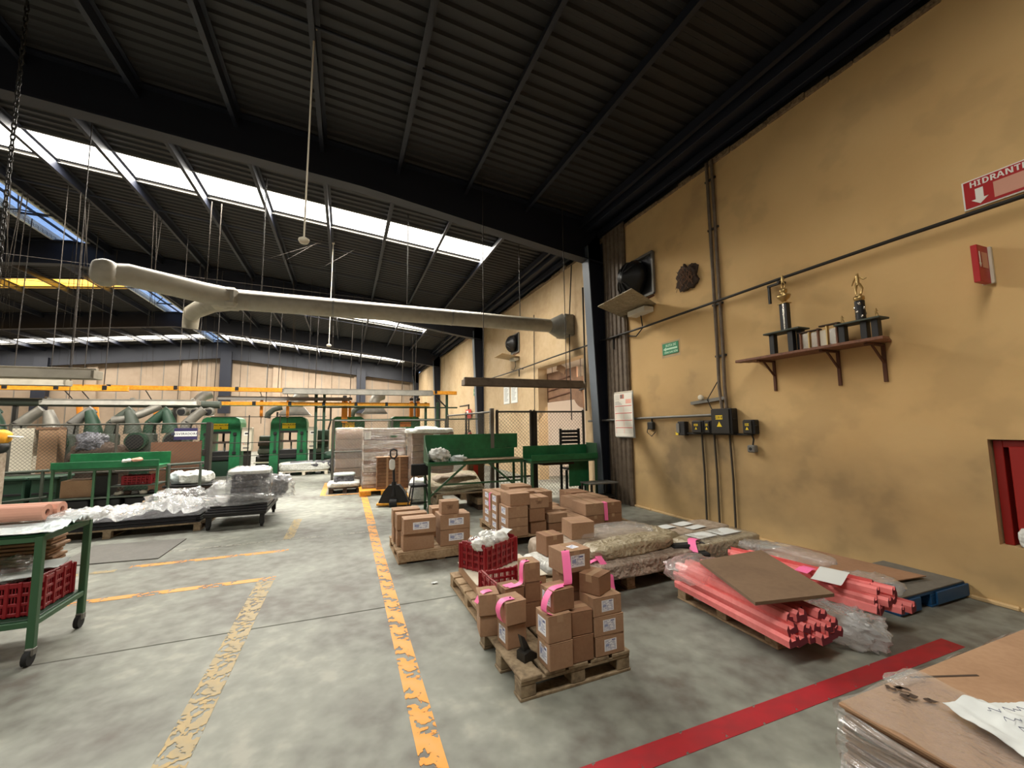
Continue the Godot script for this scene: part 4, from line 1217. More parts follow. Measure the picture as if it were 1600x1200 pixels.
# ---------------------------------------------------------------- chain-link fences
func mesh_wires(a: Vector3, b: Vector3, y0: float, y1: float, pitch := 0.078, r := 0.0034) -> ArrayMesh:
	var s := ST()
	var L := a.distance_to(b)
	var d := (b - a) / L
	var h := y1 - y0
	for dir: float in [1.0, -1.0]:
		var t := -h if dir > 0 else 0.0
		while t < L + (h if dir < 0 else 0.0):
			var u0 := t
			var u1 := t + h * dir
			var v0 := y0
			var v1 := y1
			# clip to the panel
			for e in 2:
				if dir > 0:
					if u0 < 0:
						v0 += -u0
						u0 = 0
					if u1 > L:
						v1 -= u1 - L
						u1 = L
				else:
					if u0 > L:
						v0 += u0 - L
						u0 = L
					if u1 < 0:
						v1 -= -u1
						u1 = 0
			if v1 - v0 > 0.03: tube(s, [a + d * u0 + Vector3(0, v0, 0), a + d * u1 + Vector3(0, v1, 0)], r, 3, false)
			t += pitch
	return fin(s)

func fence(label: String, a: Vector3, b: Vector3, h: float, posts: int, rails: Array, n := "chain_link_fence") -> Node3D:
	var t := thing(n, label, "fence", a)
	var e := b - a
	var m := part("wire_mesh", mesh_wires(Vector3.ZERO, e, 0.06, h), "fence_steel", t)
	m.set_meta("kind", "stuff")
	for k in posts: part("post", tm([e * (float(k) / (posts - 1)), e * (float(k) / (posts - 1)) + Vector3(0, h + 0.02, 0)], 0.03, 8), "fence_steel", t)
	for y in rails: part("rail", tm([Vector3(0, y, 0), e + Vector3(0, y, 0)], 0.02, 8), "fence_steel", t)
	return t

func build_fences():
	fence("rusty chain-link fence along the far end of the pallet area, from the aisle post", Vector3(-0.3, 0, -12.0), Vector3(2.68, 0, -12.0), 1.78, 3, [1.76, 0.95])
	fence("chain-link fence side running along the hall, left of the fence gate", Vector3(2.72, 0, -11.9), Vector3(2.86, 0, -8.45), 1.9, 3, [1.88, 1.0])
	var g := fence("chain-link gate panel with a dark frame behind the green workbench", Vector3(2.98, 0, -8.4), Vector3(3.76, 0, -8.4), 1.9, 2, [1.88, 0.5, 0.1], "fence_gate")
	for k in 2: boxp("frame_bar", Vector3(-0.03 + 0.79 * k, 0.02, -0.025), Vector3(0.02 + 0.79 * k, 1.9, 0.025), "black", g)
	boxp("corner_post", Vector3(-0.16, 0, -0.04), Vector3(-0.08, 1.95, 0.04), "grey_steel", g)
	var f := fence("chain-link run from the gate to the wall, in front of the side room", Vector3(3.84, 0, -8.4), Vector3(5.08, 0, -8.4), 1.9, 2, [1.88], "short_fence")
	boxp("thick_post", Vector3(-0.05, 0, -0.05), Vector3(0.05, 1.9, 0.05), "dark_steel", f)
	var l := fence("long chain-link fence left of the aisle in front of the trimming machines", Vector3(-12.5, 0, -12.8), Vector3(-3.2, 0, -12.8), 1.74, 6, [1.73, 0.62])
	boxp("end_post", Vector3(9.22, 0, -0.05), Vector3(9.32, 1.76, 0.05), "dark_steel", l)
	part("hinge_plate", bm(0.06, 0.16, 0.05, 0.01), "dark_steel", l, Vector3(9.2, 1.0, 0.06))
	fence("narrow chain-link wing beside the first press, at the end of the left fence", Vector3(-3.2, 0, -12.95), Vector3(-3.95, 0, -15.6), 1.72, 2, [1.7, 0.9], "fence_wing")
	var wr := thing("cable_barrier", "thin dark pipe barrier in front of the first two presses", "barrier", Vector3(-3.2, 0, -15.2))
	for y in [0.75, 1.15, 1.95]: part("rail", tm([Vector3(-0.6, y, 0), Vector3(2.6, y, 0)], 0.012, 6), "dark_steel", wr)
	for x in [0.4, 1.25]: part("post", tm([Vector3(x, 0, 0), Vector3(x, 2.0, 0)], 0.018, 6), "dark_steel", wr)
	# sign on the left fence
	var s := thing("area_sign", "small blue and white area name sign wired to the left fence", "sign", Vector3(-3.69, 1.33, -12.74))
	boxp("board", Vector3(-0.24, 0, -0.01), Vector3(0.24, 0.29, 0.01), "blue_sign", s, 0.003)
	boxp("white_band", Vector3(-0.23, 0.085, 0.01), Vector3(0.23, 0.21, 0.013), "white_sign", s, 0.0)
	txt(s, "DESVIRADORAS", 0.058, "print_ink", Vector3(0, 0.147, 0.014))
	for k in 2: part("wire_tie", tm([Vector3(-0.2 + 0.4 * k, 0.27, -0.03), Vector3(-0.2 + 0.4 * k, 0.36, -0.05)], 0.006, 4), "wire_dark", s)

# ---------------------------------------------------------------- presses
func press(label: String, at: Vector3, sign_mat := "yellow_sign", box := true) -> Node3D:
	var t := thing("press", label, "press", at)
	var W := 0.57
	var outer := [Vector2(-W - 0.02, 0), Vector2(-W, 1.78), Vector2(-W + 0.05, 1.92), Vector2(-W + 0.16, 1.98), Vector2(W - 0.16, 1.98), Vector2(W - 0.05, 1.92), Vector2(W, 1.78), Vector2(W + 0.02, 0), Vector2(0.27, 0), Vector2(0.27, 1.5), Vector2(-0.27, 1.5), Vector2(-0.27, 0)]
	part("frame", prismm(outer, -0.9, 0), "green", t)
	boxp("upper_platen", Vector3(-0.3, 1.42, -0.85), Vector3(0.3, 1.5, 0.02), "black", t)
	boxp("cross_beam", Vector3(-0.268, 1.10, -0.6), Vector3(0.268, 1.15, -0.2), "brown_dark", t)
	part("ram", tm([Vector3(0, 1.15, -0.4), Vector3(0, 1.45, -0.4)], 0.035, 10), "dark_steel", t)
	part("ram_rod", tm([Vector3(0.05, 0.8, -0.4), Vector3(0.05, 1.1, -0.4)], 0.03, 10), "grey_steel", t)
	boxp("lower_platen", Vector3(-0.268, 0.52, -0.85), Vector3(0.268, 0.82, 0.03), "black", t, 0.015)
	boxp("bed", Vector3(-0.268, 0.0, -0.8), Vector3(0.268, 0.5, -0.02), "green_dark", t)
	for sd in [-1, 1]:
		boxp("guide_slot", Vector3(sd * 0.42 - 0.035, 0.72, -0.01), Vector3(sd * 0.42 + 0.035, 1.46, 0.006), "green_dark", t, 0.002)
		for y in [0.72, 1.36]: boxp("guide_block", Vector3(sd * 0.42 - 0.05, y, 0.0), Vector3(sd * 0.42 + 0.05, y + 0.09, 0.05), "black", t)
	var sg := boxp("sign_plate", Vector3(-0.21, 1.57, 0.0), Vector3(0.21, 1.76, 0.012), sign_mat, t, 0.002)
	txt(sg, "PRECAUCIÓN", 0.055, "black", Vector3(0, 0.045, 0.008))
	part("warning_triangle", prismm([Vector2(-0.03, 0), Vector2(0.03, 0), Vector2(0, 0.055)], 0, 0.002), "black", sg, Vector3(0, -0.075, 0.007))
	if box:
		boxp("control_box", Vector3(0.62, 0.82, -0.3), Vector3(0.92, 1.62, 0.05), "bone", t, 0.012)
		boxp("control_arm", Vector3(0.56, 1.42, -0.2), Vector3(0.63, 1.47, -0.1), "black", t)
		boxp("display", Vector3(0.69, 1.34, 0.05), Vector3(0.85, 1.48, 0.058), "white_sign", t)
		boxp("display_window", Vector3(0.72, 1.39, 0.058), Vector3(0.82, 1.44, 0.061), "black", t, 0.0)
		for k in 4: part("button", tm([Vector3(0.69 + k * 0.055, 1.06, 0.05), Vector3(0.69 + k * 0.055, 1.06, 0.066)], 0.016, 8), ["red", "dark_steel", "black", "dark_steel"][k], t)
		boxp("rating_label", Vector3(0.68, 0.9, 0.05), Vector3(0.86, 0.95, 0.054), "grey_steel", t, 0.0)
		boxp("cabinet_stand", Vector3(0.68, 0, -0.25), Vector3(0.88, 0.82, -0.05), "dark_steel", t)
	return t

func hood(label: String, at: Vector3, w := 0.5):
	var t := thing("extraction_hood", label, "hood", at, 0.0, "extraction hoods")
	var s := ST()
	tube(s, [Vector3(0, 0, 0), Vector3(0, 0.3, 0)], w * 1.35, 4, true, w * 0.75, PI / 4)
	part("canopy", fin(s), "galvanised", t)
	part("neck", tm([Vector3(0, 0.28, 0), Vector3(0, 0.5, 0), Vector3(0.1, 0.68, -0.1), Vector3(0.3, 0.78, -0.2)], w * 0.42, 12), "galvanised", t)
	part("side_elbow", tm([Vector3(-w * 0.8, 0.3, 0.1), Vector3(-w * 1.3, 0.22, 0.1), Vector3(-w * 1.6, 0.06, 0.1), Vector3(-w * 1.65, -0.1, 0.1)], 0.1, 10), "grey_green", t)
	part("band", tm([Vector3(0, 0.34, 0), Vector3(0, 0.4, 0)], w * 0.46, 12), "dark_steel", t)

func build_presses():
	press("first green press from the left, partly behind the fence wing", Vector3(-3.93, 0, -16.9))
	press("second green press, fully visible at the end of the aisle", Vector3(-1.88, 0, -16.9))
	press("third green press, its yellow-signed top above the tan fenced stack", Vector3(0.1, 0, -16.9), "yellow_sign", false)
	press("fourth green press, its orange-signed top above the white-topped stack", Vector3(2.18, 0, -16.9), "orange_pipe", false)
	hood("galvanised extraction hood over the second press", Vector3(-1.75, 2.05, -17.6), 0.55)
	hood("galvanised extraction hood between the third and fourth presses", Vector3(1.05, 2.1, -17.6), 0.5)
	hood("grey extraction hood left of the first press", Vector3(-4.75, 2.05, -17.4), 0.42)
	# machines between the presses
	for q in [[-2.76, -18.5, 1.3, "dark cluttered machine between the first and second presses"], [-0.87, -18.5, 1.5, "grey machine with round drums right of the second press"]]:
		var m := thing("machine", q[3], "machine", Vector3(q[0], 0, q[1]))
		boxp("base", Vector3(-0.32, 0, -0.4), Vector3(0.32, 0.55, 0.35), "dark_steel", m, 0.02)
		boxp("body", Vector3(-0.26, 0.55, -0.3), Vector3(0.26, q[2], 0.2), "grey_green", m, 0.03)
		for k in 3: part("drum", tm([Vector3(-0.25, 0.45 + k * 0.28, 0.36), Vector3(0.25, 0.45 + k * 0.28, 0.36)], 0.09, 12), ["dark_steel", "grey_steel", "brown_dark"][k], m)
		part("pipe", tm([Vector3(0.2, q[2] - 0.1, 0.1), Vector3(0.3, q[2] + 0.3, 0.1), Vector3(0.3, q[2] + 0.9, 0.1)], 0.035, 8), "dark_steel", m)
		boxp("tray", Vector3(-0.34, 0.3, 0.3), Vector3(0.34, 0.34, 0.6), "bone", m)
	# wrapped load on a white pallet in front of the second press
	pallet("white painted pallet on the floor before the second press", Vector3(-1.28, 0, -16.3), 1.5, 0.8, "bone", "pallet")
	var w := thing("wrapped_load", "low plastic-wrapped load on the white pallet before the second press", "wrapped load", Vector3(-1.25, 0.131, -16.3))
	part("wrapped_body", lump(Vector3(1.55, 0.3, 0.75), 15, 0.07, 5.0, 0.4), "white_bag", w)
	part("dark_core", lump(Vector3(1.3, 0.22, 0.6), 16, 0.03, 5.0, 0.3, 24, 12), "grey_bag", w, Vector3(0.15, 0.1, 0.05))
	var w2 := thing("wrapped_load", "dark bundle leaning beside the wrapped load by the second press", "wrapped load", Vector3(-0.2, 0, -16.5))
	part("wrapped_body", lump(Vector3(0.6, 0.5, 0.5), 18, 0.1, 5.0, 0.6, 24, 14), "grey_bag", w2)
	part("green_cloth", lump(Vector3(0.55, 0.2, 0.3), 28, 0.08, 5.0, 0.6, 20, 10), "green_dark", w2, Vector3(-0.25, 0.5, 0.1))

# a timber pallet: deck boards, nine blocks, stringers, skids; its long side along x (w) and z (d)
func pallet(label: String, at: Vector3, w: float, d: float, mat: String, n := "pallet", turn := 0.0, boards := 6, group := "") -> Node3D:
	var t := thing(n, label, "pallet", at, turn, group)
	var bw := d / boards
	for k in boards:
		var z := -d / 2 + bw * (k + 0.5)
		boxp("deck_board", Vector3(-w / 2 + 0.004 * (k % 2), 0.108, z - bw * 0.43), Vector3(w / 2 - 0.005 * (k % 3), 0.13, z + bw * 0.43), mat, t, 0.004)
	for x in [-w / 2 + 0.055, 0.0, w / 2 - 0.055]:
		boxp("stringer_board", Vector3(x - 0.05, 0.088, -d / 2 + 0.01), Vector3(x + 0.05, 0.108, d / 2 - 0.01), mat, t, 0.003)
		boxp("skid_board", Vector3(x - 0.05, 0.0, -d / 2 + 0.005), Vector3(x + 0.05, 0.018, d / 2 - 0.005), mat, t, 0.003)
		for z in [-d / 2 + 0.06, 0.0, d / 2 - 0.06]:
			boxp("block", Vector3(x - 0.048, 0.018, z - 0.05), Vector3(x + 0.048, 0.088, z + 0.05), mat, t, 0.005)
	return t

# ---------------------------------------------------------------- left: machines and clutter behind the fence
func trimmer(label: String, at: Vector3, k: int):
	var t := thing("trimming_machine", label, "machine", at, 0.0, "trimming machines")
	boxp("pedestal", Vector3(-0.28, 0, -0.3), Vector3(0.28, 0.78, 0.28), "green_dark", t, 0.03)
	boxp("table_plate", Vector3(-0.38, 0.78, -0.35), Vector3(0.38, 0.83, 0.4), "dark_steel", t, 0.01)
	part("wheel_guard", tm([Vector3(-0.05, 1.28, 0.12), Vector3(-0.05, 1.28, 0.3)], 0.24, 20), "grey_green" if k % 2 else "green_dark", t)
	part("wheel", tm([Vector3(-0.05, 1.28, 0.3), Vector3(-0.05, 1.28, 0.34)], 0.19, 20), "black", t)
	boxp("motor_box", Vector3(-0.3, 0.83, -0.28), Vector3(0.25, 1.5, 0.12), "grey_green", t, 0.04)
	part("suction_pipe", tm([Vector3(0.1, 1.5, -0.1), Vector3(0.12, 1.75, -0.1), Vector3(0.3, 1.95, -0.12), Vector3(0.5, 2.15, -0.15)], 0.15, 12, 0.12), ["green_dark", "galvanised", "grey_steel", "grey_green"][k % 4], t)
	part("suction_cone", tm([Vector3(-0.22, 1.5, 0), Vector3(-0.25, 1.8, 0), Vector3(-0.35, 2.1, -0.05)], 0.2, 12, 0.1), ["grey_green", "green_dark", "galvanised", "green_dark"][k % 4], t)
	part("lamp_arm", tm([Vector3(0.25, 1.5, 0.1), Vector3(0.32, 1.72, 0.2), Vector3(0.2, 1.8, 0.3)], 0.02, 6), "dark_steel", t)

func build_left_side():
	var labels := ["first dark green trimming machine at the left edge behind the fence", "second trimming machine, left of the beige cabinet", "third trimming machine, right of the beige cabinet", "fourth trimming machine, behind the middle of the left fence", "fifth trimming machine, left of the area sign", "sixth trimming machine, behind the area sign"]
	for k in 6: trimmer(labels[k], Vector3(-8.6 + k * 0.82 + (0.2 if k > 1 else 0.0), 0, -14.35), k)
	var du := thing("suction_duct", "long grey-green suction duct over the trimming machines", "duct", Vector3(0, 2.3, -14.9))
	part("main_pipe", tm([Vector3(-12, 0.1, 0), Vector3(-3.5, 0, 0)], 0.11, 14), "grey_green", du)
	for x in [-9.5, -7.4, -5.6, -4.2]: part("collar", tm([Vector3(x - 0.03, 0.07, 0), Vector3(x + 0.03, 0.07, 0)], 0.125, 14), "galvanised", du)
	for k in 3:
		var x := -4.35 + k * 0.32
		part("open_branch", tm([Vector3(x, -0.2, 0.1), Vector3(x, -0.22, 0.38)], 0.12, 12), "galvanised", du)
		part("branch_mouth", tm([Vector3(x, -0.22, 0.381), Vector3(x, -0.22, 0.385)], 0.095, 12), "black", du)
	part("sloping_branch", tm([Vector3(-4.95, -0.05, 0.1), Vector3(-5.25, -0.28, 0.4), Vector3(-5.55, -0.42, 0.5), Vector3(-5.8, -0.45, 0.5)], 0.11, 10), "galvanised", du)
	part("stand", barm(Vector3(-8, -2.3, 0), Vector3(-8, 0, 0), 0.08), "dark_steel", du)
	part("stand", barm(Vector3(-4.6, -2.3, 0), Vector3(-4.6, 0, 0), 0.08), "dark_steel", du)
	var cb1 := thing("beige_cabinet", "tall beige cabinet with a dark slot between its panels, behind the left fence", "cabinet", Vector3(-6.9, 0, -13.6))
	boxp("left_panel", Vector3(-0.42, 0.6, -0.3), Vector3(-0.02, 1.66, 0.02), "bone", cb1)
	boxp("right_panel", Vector3(0.06, 0.0, -0.3), Vector3(0.42, 1.62, 0.02), "card_light", cb1)
	boxp("rear_panel", Vector3(-0.4, 0.0, -0.34), Vector3(0.42, 1.62, -0.3), "black", cb1)
	boxp("cap", Vector3(0.0, 1.62, -0.3), Vector3(0.42, 1.68, 0.03), "card_brown", cb1)
	boxp("foot_post", Vector3(-0.02, 0, -0.25), Vector3(0.06, 1.0, 0.0), "bone", cb1)
	var bp := thing("brown_partition", "dark brown board partition below the area sign", "panel", Vector3(-4.0, 0, -13.3))
	boxp("board", Vector3(-0.56, 0, -0.02), Vector3(0.5, 1.27, 0.02), "brown_board", bp)
	for x in [-0.5, 0.44]: boxp("frame_leg", Vector3(x, 0, -0.06), Vector3(x + 0.06, 1.3, -0.02), "brown_dark", bp)
	var oc := thing("covered_pile", "dark brown tarpaulin-covered pile behind the middle of the left fence", "pile", Vector3(-5.6, 0, -13.35))
	part("cover", lump(Vector3(1.0, 1.25, 0.5), 33, 0.12, 3.0, 0.5, 26, 16), "brown_dark", oc)
	part("grey_cloth", lump(Vector3(0.5, 0.4, 0.3), 35, 0.1, 4.0, 0.6, 20, 12), "grey_bag", oc, Vector3(-0.1, 1.1, 0.1))
	# yellow machine at the left edge, before the fence
	var gm := thing("grinding_machine", "yellow and black machine head with a pale blade at the left edge", "machine", Vector3(-6.12, 0, -11.0))
	part("head", lump(Vector3(0.34, 0.26, 0.3), 4, 0.02, 4.0, 0.7, 20, 12), "yellow", gm, Vector3(0, 1.36, 0))
	part("guard", lump(Vector3(0.36, 0.24, 0.3), 6, 0.01, 4.0, 0.8, 20, 12), "black", gm, Vector3(-0.02, 1.17, 0))
	part("blade", bm(0.22, 0.03, 0.1, 0.008), "white", gm, Vector3(0.24, 1.49, 0), Vector3(0, 0, -0.12))
	boxp("stand", Vector3(-0.14, 0, -0.12), Vector3(0.1, 1.2, 0.12), "grey_bundle", gm, 0.02)
	# green bins under the rail
	for k in 3:
		var b := thing("green_bin", ["left of three dark green bins under the pipe rail at the left", "middle of three dark green bins under the pipe rail at the left", "right of three dark green bins under the pipe rail, beside the pale post"][k], "bin", Vector3(-6.75 + k * 0.52, 0.0, -11.9), 0.0, "dark green bins")
		boxp("tub", Vector3(-0.22, 0, -0.25), Vector3(0.22, 0.62, 0.25), "green_dark", b, 0.03)
		boxp("rim", Vector3(-0.24, 0.6, -0.27), Vector3(0.24, 0.66, 0.27), "green_dark", b, 0.015)
		boxp("groove", Vector3(-0.18, 0.3, 0.25), Vector3(0.18, 0.34, 0.256), "black", b)
	var rl := thing("pipe_rail", "grey-green pipe rail along the front of the left work area", "barrier", Vector3(0, 0, -11.35))
	part("rail", tm([Vector3(-8.0, 0.74, 0.25), Vector3(-5.6, 0.8, 0), Vector3(-5.5, 0.8, 0)], 0.028, 8), "grey_green", rl)
	part("rail", tm([Vector3(-3.6, 0.82, -0.05), Vector3(-2.95, 0.84, -0.1)], 0.028, 8), "grey_green", rl)
	part("rail", tm([Vector3(-7.6, 0.1, 0.1), Vector3(-5.5, 0.28, 0)], 0.025, 8), "grey_green", rl)
	for x in [-7.4, -5.6, -3.55, -2.98]: part("post", tm([Vector3(x, 0, 0), Vector3(x, 0.82, 0)], 0.028, 8), "grey_green", rl)
	var cart := thing("carton", "open pale carton under the left green table", "box", Vector3(-5.08, 0.231, -11.6))
	boxp("body", Vector3(-0.26, 0, -0.2), Vector3(0.26, 0.34, 0.2), "card_light", cart)
	boxp("flap", Vector3(-0.26, 0.34, -0.24), Vector3(0.26, 0.35, -0.02), "card_brown", cart)
	# white sack and dark pieces to the right of the left table
	var sk := thing("white_sack", "crumpled white sack on a dark bin beside the left green table", "sack", Vector3(-3.15, 0.36, -11.75))
	part("sack_body", lump(Vector3(0.62, 0.26, 0.45), 44, 0.07, 4.0, 0.6), "white_bag", sk)
	var bs := thing("blue_bag", "small clear blue-tinted bag at the foot of the right rail post", "bag", Vector3(-3.5, 0.36, -11.75))
	part("bag_body", lump(Vector3(0.24, 0.28, 0.3), 45, 0.05, 6.0, 0.7, 20, 12), "sheet_white", bs)
	var db := thing("dark_bin", "low dark brown bin under the crumpled white sack", "bin", Vector3(-3.2, 0, -11.78))
	boxp("tub", Vector3(-0.46, 0, -0.3), Vector3(0.4, 0.34, 0.3), "brown_dark", db, 0.03)
	boxp("rim", Vector3(-0.49, 0.32, -0.32), Vector3(0.43, 0.36, 0.32), "black", db, 0.01)
	# pallet of sheets under crumpled film
	pallet("long low pallet carrying film-covered sheets at the left", Vector3(-3.25, 0, -8.6), 2.3, 1.0, "wood_grey", "pallet", 0.03)
	var sh := thing("sheet_pile", "pile of dark sheets on the long left pallet", "sheets", Vector3(-3.25, 0.131, -8.6), 0.03)
	for k in 7: boxp("sheet", Vector3(-1.1 + 0.03 * (k % 3), 0.017 * k, -0.47), Vector3(1.12 - 0.05 * (k % 2), 0.017 * k + 0.015, 0.46 - 0.02 * (k % 3)), "dark_sheet" if k < 6 else "grey_bag", sh, 0.003)
	var ns := FastNoiseLite.new()
	ns.seed = 50
	ns.frequency = 2.2
	ns.fractal_type = FastNoiseLite.FRACTAL_RIDGED
	var hf := func(x, z): return 0.03 + 0.11 * maxf(0.0, ns.get_noise_2d(x, z)) + 0.13 * exp(-pow((x - 0.75) / 0.45, 2)) * (0.6 + 0.4 * sin(x * 9.0 + z * 7.0)) - 0.05 * smoothstep(0.36, 0.5, z)
	solo("plastic_sheet", drape(-1.3, 1.2, -0.5, 0.5, hf, 70, 34), "milky", "crumpled milky plastic sheet thrown over the dark sheets at the left", "plastic sheet", Vector3(-3.25, 0.255, -8.6), Vector3(0, 0.03, 0))
	solo("crumpled_film", lump(Vector3(0.8, 0.24, 0.6), 58, 0.14, 3.5, 0.7, 46, 22), "film_dense", "loose ball of clear film at the right end of the left pallet", "plastic film", Vector3(-2.5, 0.32, -8.6))
	solo("folded_board", bm(0.36, 0.03, 0.18, 0.01), "black", "small black piece lying on the crumpled plastic sheet at the left", "board", Vector3(-3.6, 0.325, -8.55), Vector3(0, 0.2, 0.03))
	solo("floor_plate", prismm([Vector2(-3.15, 6.72), Vector2(-2.12, 6.62), Vector2(-2.12, 7.62), Vector2(-3.2, 7.7)], 0, 0.012), "grey_mat", "flat dark grey plate lying on the floor left of the aisle", "floor plate", Vector3.ZERO, Vector3(-PI / 2, 0, 0))
	# black dolly with wrapped bales
	var dl := thing("dolly", "low black dolly on small legs carrying wrapped bales, left of the aisle", "dolly", Vector3(-1.6, 0, -8.7))
	boxp("deck", Vector3(-0.44, 0.2, -0.66), Vector3(0.42, 0.26, 0.66), "black", dl, 0.008)
	for x in [-0.38, 0.36]:
		for z in [-0.6, 0.6]:
			boxp("leg", Vector3(x - 0.035, 0.05, z - 0.03), Vector3(x + 0.035, 0.2, z + 0.03), "black", dl)
			part("caster", tm([Vector3(x - 0.02, 0.045, z), Vector3(x + 0.02, 0.045, z)], 0.045, 12), "black_rubber", dl)
	for k in 3: solo("dark_board", bm(0.86 - 0.03 * k, 0.035, 1.26 - 0.05 * k, 0.008), "dark_sheet", ["bottom dark board on the black dolly", "middle dark board on the black dolly", "top dark board on the black dolly, under the film"][k], "board", Vector3(-1.6, 0.2785 + 0.0365 * k, -8.7), Vector3(0, 0.02 * k, 0))
	var bl := thing("wrapped_bale", "tall grey bale wrapped in clear film on the black dolly", "bale", Vector3(-1.52, 0.371, -8.6), 0.1)
	for k in 4: part("layer", lump(Vector3(0.55, 0.125, 0.6), 60 + k, 0.012, 6.0, 0.22, 28, 10), "grey_bag", bl, Vector3(0, 0.118 * k, 0), Vector3(0, 0.05 * k, 0))
	part("cap_film", lump(Vector3(0.6, 0.07, 0.64), 66, 0.02, 6.0, 0.3, 34, 14), "white_bag", bl, Vector3(0, 0.45, 0))
	part("wrap", lump(Vector3(0.64, 0.54, 0.68), 67, 0.05, 7.0, 0.35, 48, 24), "film", bl)
	solo("wrapped_bale", lump(Vector3(0.42, 0.3, 0.5), 68, 0.09, 5.0, 0.6, 34, 18), "grey_bag", "smaller film-wrapped lump right of the tall bale on the dolly", "bale", Vector3(-1.2, 0.385, -8.85))
	solo("crumpled_film", lump(Vector3(0.5, 0.34, 0.5), 69, 0.13, 4.5, 0.7, 44, 22), "film_dense", "clear crumpled film at the right end of the black dolly", "plastic film", Vector3(-1.12, 0.4, -8.5))
	solo("crumpled_film", lump(Vector3(0.9, 0.14, 0.4), 70, 0.1, 4.5, 0.5, 44, 16), "film_dense", "clear film spilling over the front edge of the black dolly", "plastic film", Vector3(-1.6, 0.37, -8.22))
	solo("crumpled_film", lump(Vector3(0.4, 0.3, 0.5), 71, 0.1, 4.5, 0.7, 34, 18), "milky", "milky plastic heap at the left end of the black dolly", "plastic film", Vector3(-1.88, 0.37, -8.6))

# ---------------------------------------------------------------- work tables
func tray_table(n: String, label: String, at: Vector3, x0: float, x1: float, d: float, y: float, front: float, back: float, braces: bool) -> Node3D:
	var t := thing(n, label, "workbench", at)
	boxp("tray_floor", Vector3(x0, y - 0.02, -d), Vector3(x1, y, 0), "green", t)
	boxp("back_board", Vector3(x0, y, -d - 0.012), Vector3(x1, y + back, -d), "green", t)
	if front > 0: boxp("front_lip", Vector3(x0, y - 0.02, 0), Vector3(x1, y + front, 0.012), "green", t)
	for x in [x0 + 0.03, x1 - 0.03]:
		for z in [-0.03, -d + 0.03]: boxp("leg", Vector3(x - 0.022, 0, z - 0.022), Vector3(x + 0.022, y - 0.02, z + 0.022), "green_pipe", t)
		boxp("side_rail", Vector3(x - 0.02, y - 0.07, -d), Vector3(x + 0.02, y - 0.02, 0), "green_pipe", t)
	for z in [-0.03, -d + 0.03]: boxp("long_rail", Vector3(x0, y - 0.065, z - 0.02), Vector3(x1, y - 0.02, z + 0.02), "green_pipe", t)
	if braces:
		part("brace", barm(Vector3(x0 + 0.04, y - 0.62, -0.03), Vector3(x0 + 0.72, y - 0.06, -0.03), 0.035), "green_pipe", t)
		part("brace", barm(Vector3(x1 - 0.05, y - 0.62, -0.03), Vector3(x1 - 0.72, y - 0.06, -0.03), 0.035), "green_pipe", t)
		part("stretcher", barm(Vector3(x0 + 0.3, y - 0.42, -0.03), Vector3(x1 - 0.05, y - 0.42, -0.03), 0.03), "green_pipe", t)
	return t

